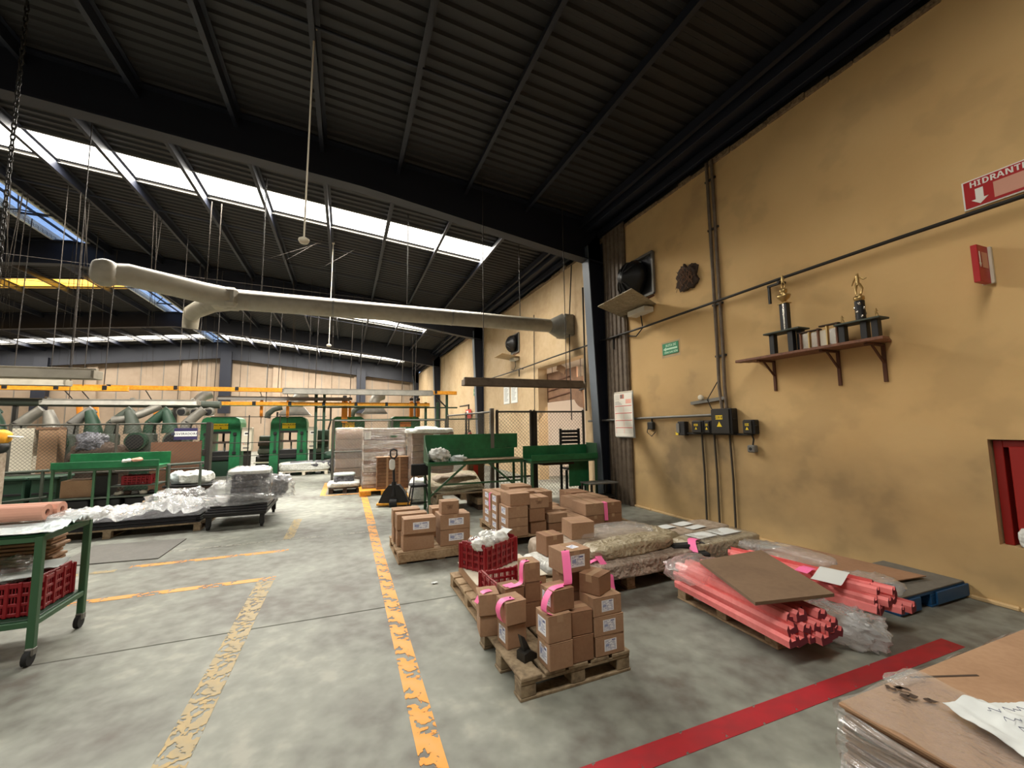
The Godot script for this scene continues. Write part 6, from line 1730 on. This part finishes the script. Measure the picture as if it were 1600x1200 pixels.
	A.call("upper right box with a wide label, a small box on its lid", 1.105, 1.485, 0.32, 0.50, -5.24, -5.55, 0.01, "f", "card", 1)
	A.call("small printed box on top of the right stack by the orange line", 1.13, 1.35, 0.50, 0.66, -5.27, -5.45, 0.0, "p", "card", 0)
	A.call("low box behind the right stack on the pallet by the orange line", 1.10, 1.42, 0.13, 0.50, -5.72, -5.98, 0.0, "", "card_light")
	# --- big block of boxes
	pallet("left of two pallets under the large block of boxes", Vector3(2.52, 0, -5.92), 1.02, 1.28, "wood", "pallet", 0.0, 7)
	pallet("right of two pallets under the large block of boxes", Vector3(3.56, 0, -6.05), 1.0, 1.55, "wood", "pallet", 0.0, 8)
	var ys := [0.13, 0.255, 0.37, 0.515]
	var on := ["bottom", "second", "third", "top"]
	for k in 3: A.call(on[k] + " box of the front left column of the large block, label on its left side", 2.015, 2.30, ys[k], ys[k + 1], -5.28, -5.64, 0.0, "l", "card", 1)
	A.call("plain box crowning the front left column of the large block", 2.05, 2.345, 0.515, 0.68, -5.32, -5.66, 0.05, "", "card", 0)
	ys = [0.13, 0.255, 0.36, 0.485, 0.62]
	for k in 4: A.call(on[k] + " box of the middle column on the left face of the large block", 2.0, 2.27, ys[k], ys[k + 1], -5.67, -5.92, 0.0, "l", "card", 1)
	ys = [0.13, 0.24, 0.365, 0.485, 0.605]
	for k in 4: A.call(on[k] + " box of the rear column on the left face of the large block", 2.02, 2.29, ys[k], ys[k + 1], -6.0, -6.40, 0.0, "l", "card", 1)
	A.call("bottom box of the second front column of the large block", 2.355, 2.59, 0.13, 0.295, -5.32, -5.6, 0.0, "", "card_dark")
	A.call("middle box of the second front column of the large block", 2.33, 2.56, 0.295, 0.465, -5.30, -5.6, 0.02, "", "card_dark")
	A.call("top box of the second front column, beside the crowning box", 2.355, 2.63, 0.465, 0.61, -5.30, -5.62, -0.05, "p", "card", 1)
	A.call("lower box of the short third column of the large block", 2.63, 2.91, 0.13, 0.248, -5.32, -5.6, 0.0, "", "card_dark")
	A.call("upper box of the short third column of the large block", 2.62, 2.91, 0.248, 0.37, -5.31, -5.58, 0.02, "", "card", 0)
	for k in 3: A.call(["lower", "middle", "upper"][k] + " box of the inner column behind the second front column", 2.30, 2.58, 0.13 + 0.17 * k, 0.30 + 0.17 * k, -5.67, -6.0, 0.0, "", "card", 0)
	for k in 3: A.call(["lower", "middle", "upper"][k] + " box of the inner column facing the low opened cartons", 2.60, 2.85, 0.13 + 0.165 * k, 0.295 + 0.165 * k, -5.64, -6.02, 0.0, "", "card_dark" if k < 2 else "card", 1)
	for k in 3: A.call(["lower", "middle", "upper"][k] + " box of the back column with a torn lid on the large block", 2.34, 2.72, 0.13 + 0.175 * k, 0.305 + 0.175 * k, -6.08, -6.46, 0.0, "", "card_light", 0)
	A.call("low opened carton between the two halves of the large block, front", 2.95, 3.22, 0.13, 0.28, -5.36, -5.85, 0.02, "", "card_light", 1)
	A.call("low opened carton between the two halves of the large block, middle", 2.93, 3.24, 0.13, 0.285, -5.92, -6.30, -0.03, "", "card_light", 0)
	A.call("low opened carton between the two halves of the large block, back", 3.0, 3.34, 0.13, 0.275, -6.36, -6.74, 0.0, "", "card", 0)
	for k in 2:
		A.call(["lower", "upper"][k] + " front box of the right half, the pink strip beside it", 3.24 - 0.01 * k, 3.54, 0.13 + 0.15 * k, 0.28 + 0.17 * k, -5.34, -5.74, 0.0, "", "card" if k else "card_dark", 1)
		A.call(["lower", "upper"][k] + " front corner box of the right half of the large block", 3.55, 3.86, 0.13 + 0.15 * k, 0.28 + 0.165 * k, -5.36, -5.74, 0.0, "", "card_dark", 1)
		A.call(["lower", "upper"][k] + " middle box of the right half of the large block, near the wall side", 3.60, 3.92, 0.13 + 0.15 * k, 0.28 + 0.165 * k, -5.78, -6.26, 0.0, "", "card", 1)
		A.call(["lower", "upper"][k] + " middle box of the right half, facing the opened cartons", 3.30, 3.59, 0.13 + 0.15 * k, 0.28 + 0.16 * k, -5.79, -6.24, 0.0, "", "card", 1)
		A.call(["lower", "upper"][k] + " back box at the far end of the right half", 3.56, 3.92, 0.13 + 0.15 * k, 0.28 + 0.165 * k, -6.34, -6.76, 0.0, "", "card_dark", 0)
	ribbon("pink strip hanging on the front corner of the right half", [Vector3(3.57, 0.449, -5.42), Vector3(3.56, 0.449, -5.335), Vector3(3.56, 0.35, -5.325), Vector3(3.56, 0.2, -5.32)], X, 0.06, false)
	ribbon("thin pink strip hanging on the left face of the large block", [Vector3(2.03, 0.612, -5.96), Vector3(1.985, 0.61, -5.95), Vector3(1.98, 0.5, -5.95), Vector3(1.985, 0.36, -5.95)], Vector3(0, 0, 1), 0.04, false)

# ---------------------------------------------------------------- wrapped bundles, pink profiles, blue pallet
func build_bundles():
	pallet("pallet under the grey-brown wrapped bundles", Vector3(2.62, 0, -4.02), 1.24, 1.0, "wood")
	pallet("second pallet carrying the far ends of the wrapped bundles near the wall", Vector3(4.0, 0, -4.06), 1.1, 0.9, "wood")
	solo("wrapped_bundle", lump(Vector3(1.42, 0.15, 0.5), 201, 0.03, 4.0, 0.28, 60, 18), "mauve_wrap", "long mauve-grey bundle lying along the front of the bundle pallet", "bundle", Vector3(2.75, 0.131, -3.72), Vector3(0, 0.05, 0))
	solo("wrapped_bundle", lump(Vector3(1.05, 0.13, 0.34), 202, 0.035, 4.5, 0.45, 60, 20), "olive_wrap", "olive-grey crumpled bundle on top of the mauve one", "bundle", Vector3(2.78, 0.272, -3.76), Vector3(0, 0.12, 0))
	solo("wrapped_bundle", lump(Vector3(1.5, 0.2, 0.5), 203, 0.02, 4.0, 0.22, 60, 18), "grey_bundle", "flat grey bundle under clear crinkled film, behind the olive one", "bundle", Vector3(2.7, 0.131, -4.3), Vector3(0, 0.04, 0))
	solo("crumpled_film", lump(Vector3(0.95, 0.07, 0.46), 204, 0.06, 5.0, 0.5, 60, 16), "film_dense", "crinkled clear film over the flat grey bundle", "plastic film", Vector3(2.95, 0.322, -4.28), Vector3(0, 0.04, 0))
	solo("white_bag", lump(Vector3(0.42, 0.12, 0.5), 205, 0.03, 5.0, 0.5, 40, 16), "white_bag", "white quilted bag under the single box, left of the bundles", "bag", Vector3(1.98, 0.131, -4.02), Vector3(0, 0.3, 0))
	carton("single box standing on the white quilted bag", Vector3(1.93, 0.252, -4.22), Vector3(2.14, 0.455, -4.0), 0.08, "", "card_dark", "", 1)
	carton("single box lying tilted on the flat grey bundle", Vector3(2.34, 0.338, -4.42), Vector3(2.62, 0.52, -4.16), -0.05, "", "card", "", 0, 0.05)
	var r1 := thing("wrapped_bundle", "long flat brown bundle with white papers, near the wall", "bundle", Vector3(4.05, 0.131, -4.3), 0.1)
	part("body", lump(Vector3(1.2, 0.15, 0.44), 207, 0.015, 4.0, 0.2, 50, 14), "grey_bundle", r1)
	part("end_wrap", lump(Vector3(0.3, 0.17, 0.46), 208, 0.05, 6.0, 0.4, 30, 14), "olive_wrap", r1, Vector3(-0.5, 0, 0))
	var r2 := thing("wrapped_bundle", "shorter brown bundle in clear film with a white sheet, beside the tan panel", "bundle", Vector3(3.95, 0.131, -3.72), 0.08)
	part("body", lump(Vector3(1.0, 0.19, 0.4), 209, 0.015, 4.0, 0.2, 50, 14), "olive_wrap", r2)
	part("film", lump(Vector3(0.9, 0.21, 0.43), 210, 0.03, 6.0, 0.3, 40, 14), "film", r2, Vector3(0.05, 0, 0))
	for q in [[3.75, 0.286, -4.36, 0.3, 0.16, "left white paper on the long flat brown bundle"], [4.1, 0.287, -4.4, 0.24, 0.16, "upper right white paper on the long flat brown bundle"], [4.12, 0.287, -4.2, 0.26, 0.13, "lower right white paper on the long flat brown bundle"], [3.75, 0.335, -3.74, 0.3, 0.2, "white paper on the left half of the shorter brown bundle"], [4.1, 0.337, -3.76, 0.36, 0.22, "white paper under film on the right half of the shorter brown bundle"]]:
		var hw: float = q[3] / 2
		var hd: float = q[4] / 2
		solo("paper_sheet", drape(-hw, hw, -hd, hd, func(x, z): return 0.006 * sin(x * 20.0) * cos(z * 14.0) + 0.006, 12, 8, 0.001), "paper", q[5], "paper", Vector3(q[0], q[1], q[2]), Vector3(0, 0.1, 0))
	for k in 2: solo("black_strip", bm(0.36, 0.05, 0.12, 0.015), "black_rubber", ["lower black rubber strip sticking out under the shorter brown bundle", "upper black rubber strip with a pale edge beside the tan panel"][k], "rubber strip", Vector3(3.36 + 0.08 * k, 0.235 + 0.055 * k, -3.50 - 0.12 * k), Vector3(0, -0.35, 0.05), "black strips")
	var X := Vector3.RIGHT
	ribbon("pink tape over the end of the olive bundle", smooth_path([Vector3(2.34, 0.31, -3.62), Vector3(2.28, 0.33, -3.56), Vector3(2.32, 0.22, -3.46), Vector3(2.33, 0.1, -3.44), Vector3(2.34, 0.03, -3.43)]), X, 0.07)
	ribbon("pink bow of tape lying on the mauve bundle", smooth_path([Vector3(2.16, 0.29, -3.56), Vector3(2.3, 0.31, -3.6), Vector3(2.42, 0.315, -3.7)]), Vector3(0.3, 0, 0.95), 0.045, false)
	ribbon("pink strip hanging between the olive bundle and the papers", smooth_path([Vector3(3.42, 0.31, -4.36), Vector3(3.34, 0.315, -4.28), Vector3(3.32, 0.27, -4.2), Vector3(3.32, 0.2, -4.16)]), X, 0.08, false)
	ribbon("pink strip at the left end of the shorter brown bundle", smooth_path([Vector3(3.6, 0.335, -3.66), Vector3(3.47, 0.35, -3.6), Vector3(3.4, 0.26, -3.5)]), Vector3(0.3, 0, 0.95), 0.09, false)
	# pink profiles on a pallet
	pallet("wooden pallet under the nearer bundle of pink profiles", Vector3(3.25, 0, -2.7), 0.78, 0.98, "wood", "pallet", 0.0, 6)
	var prof := []
	for k in 3:
		var s := ST()
		var w := 0.07 + 0.01 * k
		prism(s, [Vector2(-w / 2, 0), Vector2(w / 2, 0), Vector2(w / 2, w * 0.55), Vector2(w * 0.28, w * 0.8), Vector2(w * 0.24, w * 0.45), Vector2(-w * 0.24, w * 0.45), Vector2(-w * 0.28, w * 0.8), Vector2(-w / 2, w * 0.55)], -0.56, 0.56)
		prof.append(fin(s))
	var ends := []
	for k in 3:
		var w := 0.07 + 0.01 * k
		ends.append(prismm([Vector2(-w / 2, 0), Vector2(w / 2, 0), Vector2(w / 2, w * 0.55), Vector2(w * 0.28, w * 0.8), Vector2(w * 0.24, w * 0.45), Vector2(-w * 0.24, w * 0.45), Vector2(-w * 0.28, w * 0.8), Vector2(-w / 2, w * 0.55)], 0.56, 0.562))
	var r := RandomNumberGenerator.new()
	r.seed = 31
	for b in 2:
		var g: String = ["pink profiles of the nearer bundle", "pink profiles of the farther bundle"][b]
		var lb: String = ["salmon pink foam profile in the bundle on the wooden pallet", "salmon pink foam profile in the bundle leaning on the tan cardboard"][b]
		for row in 3:
			for i in (6 - row if b == 0 else 5 - row):
				var t := thing("pink_profile", lb, "profile", Vector3.ZERO, 0.0, g)
				var k := r.randi() % 3
				part("strip", prof[k], "pink_foam", t)
				part("shaded_cut_end", ends[k], "pink_end_shade", t)
				var u := i - (5 - row) / 2.0 if b == 0 else i - (4 - row) / 2.0
				var slide := r.randf_range(-0.06, 0.06) - 0.04 * row
				if b == 0: t.position = Vector3(2.99 + u * 0.078, 0.134 + row * 0.058, -2.55 + slide)
				else: t.position = Vector3(3.76 + u * 0.076, 0.16 + row * 0.058, -2.57 + slide)
				t.rotation = Vector3(r.randf_range(-0.01, 0.01), -0.06 + r.randf_range(-0.03, 0.03) if b == 0 else 0.20 + r.randf_range(-0.03, 0.03), r.randf_range(-0.35, 0.35))
	solo("film_cover", lump(Vector3(0.46, 0.15, 0.34), 221, 0.04, 6.0, 0.5, 46, 20), "film_dense", "clear film bag over the far end of the nearer pink bundle", "plastic film", Vector3(2.9, 0.24, -3.0), Vector3(0, 0.2, 0))
	solo("film_cover", lump(Vector3(0.24, 0.1, 0.8), 222, 0.04, 7.0, 0.6, 46, 20), "film_dense", "clear film along the far half of the farther pink bundle", "plastic film", Vector3(3.98, 0.29, -2.95), Vector3(0, 0.22, 0))
	solo("clear_bag", lump(Vector3(0.36, 0.18, 0.46), 223, 0.07, 7.0, 0.6, 46, 20), "milky", "shiny clear plastic bag on the floor between the two pink bundles", "bag", Vector3(3.46, 0.005, -2.14), Vector3(0, 0.5, 0))
	solo("clear_bag", lump(Vector3(0.3, 0.1, 0.36), 224, 0.05, 6.0, 0.6, 40, 18), "film_dense", "clear plastic lying on the grey mat of the blue pallet", "bag", Vector3(4.2, 0.17, -2.35), Vector3(0, 0.9, 0))
	var bp := thing("brown_panel", "tan fibreboard panel lying across the nearer pink bundle", "board", Vector3(3.05, 0.385, -2.47), 0.0)
	part("panel", prismm([Vector2(2.57, 2.13), Vector2(3.2, 2.02), Vector2(3.62, 2.9), Vector2(2.87, 2.9)].map(func(q): return q - Vector2(3.05, 2.47)), 0, 0.022), "board_brown", bp, Vector3.ZERO, Vector3(-PI / 2 + 0.015, 0, 0))
	solo("paper_sheet", drape(-0.14, 0.12, -0.1, 0.1, func(x, z): return 0.02 * sin(x * 12.0) + 0.02, 12, 8, 0.001), "paper", "crumpled white paper on the front of the farther pink bundle", "paper", Vector3(3.68, 0.335, -2.34), Vector3(0, 0.3, 0))
	ribbon("pink tape square on the farther pink bundle", [Vector3(3.56, 0.35, -2.5), Vector3(3.66, 0.36, -2.52), Vector3(3.74, 0.35, -2.54)], Vector3(0.1, 0, 1), 0.1, false)
	# blue pallet with a mat and cardboard
	var bl := pallet("blue painted pallet against the mustard wall", Vector3(4.75, 0, -2.48), 1.02, 0.62, "blue_pallet", "pallet", 0.0, 4)
	boxp("side_board", Vector3(-0.51, 0.02, 0.31), Vector3(-0.24, 0.125, 0.325), "blue_pallet", bl)
	boxp("side_board", Vector3(0.0, 0.02, 0.31), Vector3(0.51, 0.125, 0.325), "blue_pallet", bl)
	solo("grey_sheet", bm(1.0, 0.012, 0.62, 0.004), "grey_mat", "dark grey sheet lying on the blue pallet", "mat", Vector3(4.75, 0.1375, -2.49), Vector3(0, 0, 0.0))
	solo("cardboard_sheet", prismm([Vector2(4.30, 2.40), Vector2(4.99, 2.33), Vector2(4.86, 3.46), Vector2(4.15, 3.5)], 0, 0.008), "card_tan", "tan cardboard sheet slid over the blue pallet by the wall", "cardboard", Vector3(0, 0.165, 0), Vector3(-PI / 2, 0, 0))

# ---------------------------------------------------------------- cart at the left edge
func build_cart():
	var t := thing("green_cart", "green steel cart on casters at the left edge", "cart", Vector3(-1.965, 0, -4.37))
	for x in [-0.02, -1.35]:
		for z in [-0.29, 0.30]:
			boxp("leg", Vector3(x - 0.022, 0.1, z - 0.022), Vector3(x + 0.022, 0.86, z + 0.022), "green_pipe", t)
			part("caster_fork", bm(0.05, 0.06, 0.06, 0.01), "grey_steel", t, Vector3(x, 0.085, z))
			part("caster_wheel", tm([Vector3(x - 0.016, 0.05, z + 0.02), Vector3(x + 0.016, 0.05, z + 0.02)], 0.05, 14), "black_rubber", t)
	for y in [0.27, 0.84]:
		for z in [-0.29, 0.30]: boxp("long_rail", Vector3(-1.37, y - 0.02, z - 0.018), Vector3(0, y + 0.02, z + 0.018), "green_pipe", t)
		for x in [-0.02, -1.35]: boxp("cross_rail", Vector3(x - 0.018, y - 0.02, -0.29), Vector3(x + 0.018, y + 0.02, 0.30), "green_pipe", t)
	boxp("top_board", Vector3(-1.38, 0.86, -0.31), Vector3(0.01, 0.875, 0.32), "green", t)
	boxp("lower_shelf", Vector3(-1.36, 0.285, -0.29), Vector3(-0.02, 0.3, 0.3), "green_dark", t)
	var ns := FastNoiseLite.new()
	ns.seed = 88
	ns.frequency = 3.0
	var hf := func(x, z): return 0.006 + 0.012 * absf(ns.get_noise_2d(x * 2, z * 2)) + (0.05 * smoothstep(-0.35, 0.05, x) * maxf(0, ns.get_noise_2d(x * 5, z * 5) + 0.5) if z < 0.2 else 0.0)
	solo("plastic_sheet", drape(-1.4, 0.03, -0.33, 0.335, hf, 50, 24), "sheet_white", "pale blue-white plastic sheet covering the top of the green cart", "plastic sheet", Vector3(-1.94, 0.876, -4.37))
	solo("crumpled_film", lump(Vector3(0.34, 0.06, 0.3), 301, 0.04, 6.0, 0.6, 46, 18), "milky", "crumpled shiny plastic at the right end of the green cart's top", "plastic film", Vector3(-2.0, 0.885, -4.54))
	for k in 2:
		var r := thing("foam_tube", ["nearer of two rolled pink-beige foam tubes on the green cart", "farther of two rolled pink-beige foam tubes on the green cart"][k], "tube", Vector3(-2.02, 0.965, -4.47 - 0.125 * k), -0.06, "foam tubes")
		var s := ST()
		lathe(s, [Vector2(0.025, -1.5), Vector2(0.06, -1.5), Vector2(0.06, -0.14 + 0.03 * k), Vector2(0.025, -0.14 + 0.03 * k), Vector2(0.025, -1.5)], 18, Vector3.ZERO, Basis(Vector3(0, 0, 1), -PI / 2), false)
		part("outer_roll", fin(s), "pink_roll", r)
		part("bore", tm([Vector3(-1.48, 0, 0), Vector3(-0.16 + 0.03 * k, 0, 0)], 0.024, 12), "brown_dark", r)
	crate("red_crate", "red crate on the lower shelf of the green cart", Vector3(-2.24, 0.301, -4.36), 0.0, 0.42, 0.25, 0.44, "red_crate")
	solo("white_sheet", drape(-0.1, 0.12, -0.24, 0.2, func(x, z): return 0.04 + 0.06 * x + 0.02 * sin(z * 16.0), 10, 16), "paper", "white sheets sticking up out of the red crate on the cart", "paper", Vector3(-2.16, 0.52, -4.34))
	solo("clear_bag", lump(Vector3(0.26, 0.16, 0.32), 303, 0.05, 8.0, 0.7, 34, 16), "film_dense", "clear bag in the red crate on the cart", "bag", Vector3(-2.3, 0.5, -4.3))
	var cs := thing("cardboard_stack", "stack of flat cardboard trays between the cart's shelf and top", "cardboard", Vector3(-2.2, 0.301, -4.70))
	for k in 18: part("tray", bm(0.6 - 0.012 * (k % 4), 0.022, 0.2, 0.004), "card_light" if k % 2 else "card", cs, Vector3(0.008 * ((k * 7) % 5) - 0.28, 0.015 + k * 0.0295, 0.0))
	# the dark round motor low at the edge
	var m := thing("floor_reel", "dark round reel on the floor below the green cart", "reel", Vector3(-2.6, 0, -4.42))
	part("drum", tm([Vector3(0, 0.12, -0.08), Vector3(0, 0.12, 0.08)], 0.12, 18), "black_rubber", m)
	part("hub", tm([Vector3(0, 0.12, 0.08), Vector3(0, 0.12, 0.1)], 0.04, 12), "rust", m)

# ---------------------------------------------------------------- wrapped stack at the lower right
func build_near_stack():
	pallet("pallet under the wrapped cardboard stack at the lower right corner", Vector3(1.985, 0, -0.29), 1.28, 1.12, "wood_grey")
	var t := thing("wrapped_stack", "large film-wrapped stack of cardboard sheets at the lower right corner", "carton stack", Vector3(1.985, 0.131, -0.29))
	for k in 36: part("cardboard_bundle", bm(1.285 - 0.008 * ((k * 5) % 4), 0.0165, 1.145 - 0.006 * ((k * 3) % 4), 0.004), "card" if k % 3 else "card_brown", t, Vector3(0.005 * ((k * 7) % 3) - 0.004, 0.009 + k * 0.018, 0), Vector3(0, 0, 0.003 * sin(k * 1.7)))
	for k in 2: part("top_sheet", bm(1.29, 0.012, 0.565, 0.003), "card_light", t, Vector3(0, 0.656, -0.288 + 0.577 * k))
	part("stretch_film", drape(-0.57, 0.57, 0, 0.65, func(x, z): return 0.006 + 0.006 * sin(z * 60.0 + 6.0 * sin(x * 5.0)), 40, 60, 0.001), "film_streak", t, Vector3(-0.648, 0, 0)).transform.basis = Basis(Vector3(0, 0, 1), Vector3(-1, 0, 0), Vector3(0, 1, 0))
	part("stretch_film", drape(-0.64, 0.64, 0, 0.65, func(x, z): return 0.006 + 0.006 * sin(z * 60.0 + 6.0 * sin(x * 5.0)), 40, 60, 0.001), "film_streak", t, Vector3(0, 0, -0.578)).transform.basis = Basis(Vector3(1, 0, 0), Vector3(0, 0, -1), Vector3(0, 1, 0))
	# film edge rolled over the top
	var s := ST(true)
	for q in [[-0.665, 0.0], [0.0, -0.6]]: pass
	part("film_edge", drape(-0.645, -0.28, -0.572, 0.572, func(x, z): return 0.004 + 0.004 * sin(z * 40.0 + x * 30.0) + 0.01 * maxf(0, sin(z * 9.0)) * smoothstep(-0.34, -0.3, x), 20, 60, 0.001), "film", t, Vector3(0, 0.662, 0))
	part("film_knot", lump(Vector3(0.14, 0.02, 0.06), 402, 0.012, 9.0, 0.7, 20, 10), "film_dense", t, Vector3(-0.34, 0.655, -0.56))
	var rs := RandomNumberGenerator.new()
	rs.seed = 8
	for k in 9:
		var poly := []
		for j in 9: poly.append(Vector2(cos(TAU * j / 9.0), sin(TAU * j / 9.0)) * rs.randf_range(0.004, 0.016))
		part("stain", prismm(poly, 0, 0.0008), "brown_dark", t, Vector3(-0.43 + rs.randf_range(-0.03, 0.03), 0.6715, -0.50 + rs.randf_range(-0.05, 0.05)), Vector3(-PI / 2, 0, 0))
	part("slit", bm(0.22, 0.0015, 0.008, 0.0), "brown_dark", t, Vector3(-0.21, 0.6625, -0.52), Vector3(0, -0.35, 0))
	var ns := FastNoiseLite.new()
	ns.seed = 404
	ns.frequency = 4.0
	var hf := func(x, z): return 0.01 + 0.015 * absf(ns.get_noise_2d(x * 2, z * 2)) + 0.02 * exp(-pow((x - 0.5 * z) / 0.03, 2))
	var p := solo("paper_sheet", drape(-0.13, 0.16, -0.12, 0.24, hf, 40, 40, 0.001), "paper", "crumpled white handwritten paper taped on the wrapped stack at the lower right", "paper", Vector3(1.63, 0.805, -0.56), Vector3(0, -0.35, 0))
	for k in 3:
		var ink := ST()
		var zig := []
		for j in 22: zig.append(Vector3(-0.07 + 0.0065 * j, 0, -0.06 + 0.035 * k + 0.007 * sin(j * 2.1 + k) + 0.004 * sin(j * 5.3)))
		tube(ink, zig, 0.0008, 4, false)
		part("handwriting", fin(ink), "print_ink", p, Vector3(0, 0.034, 0))
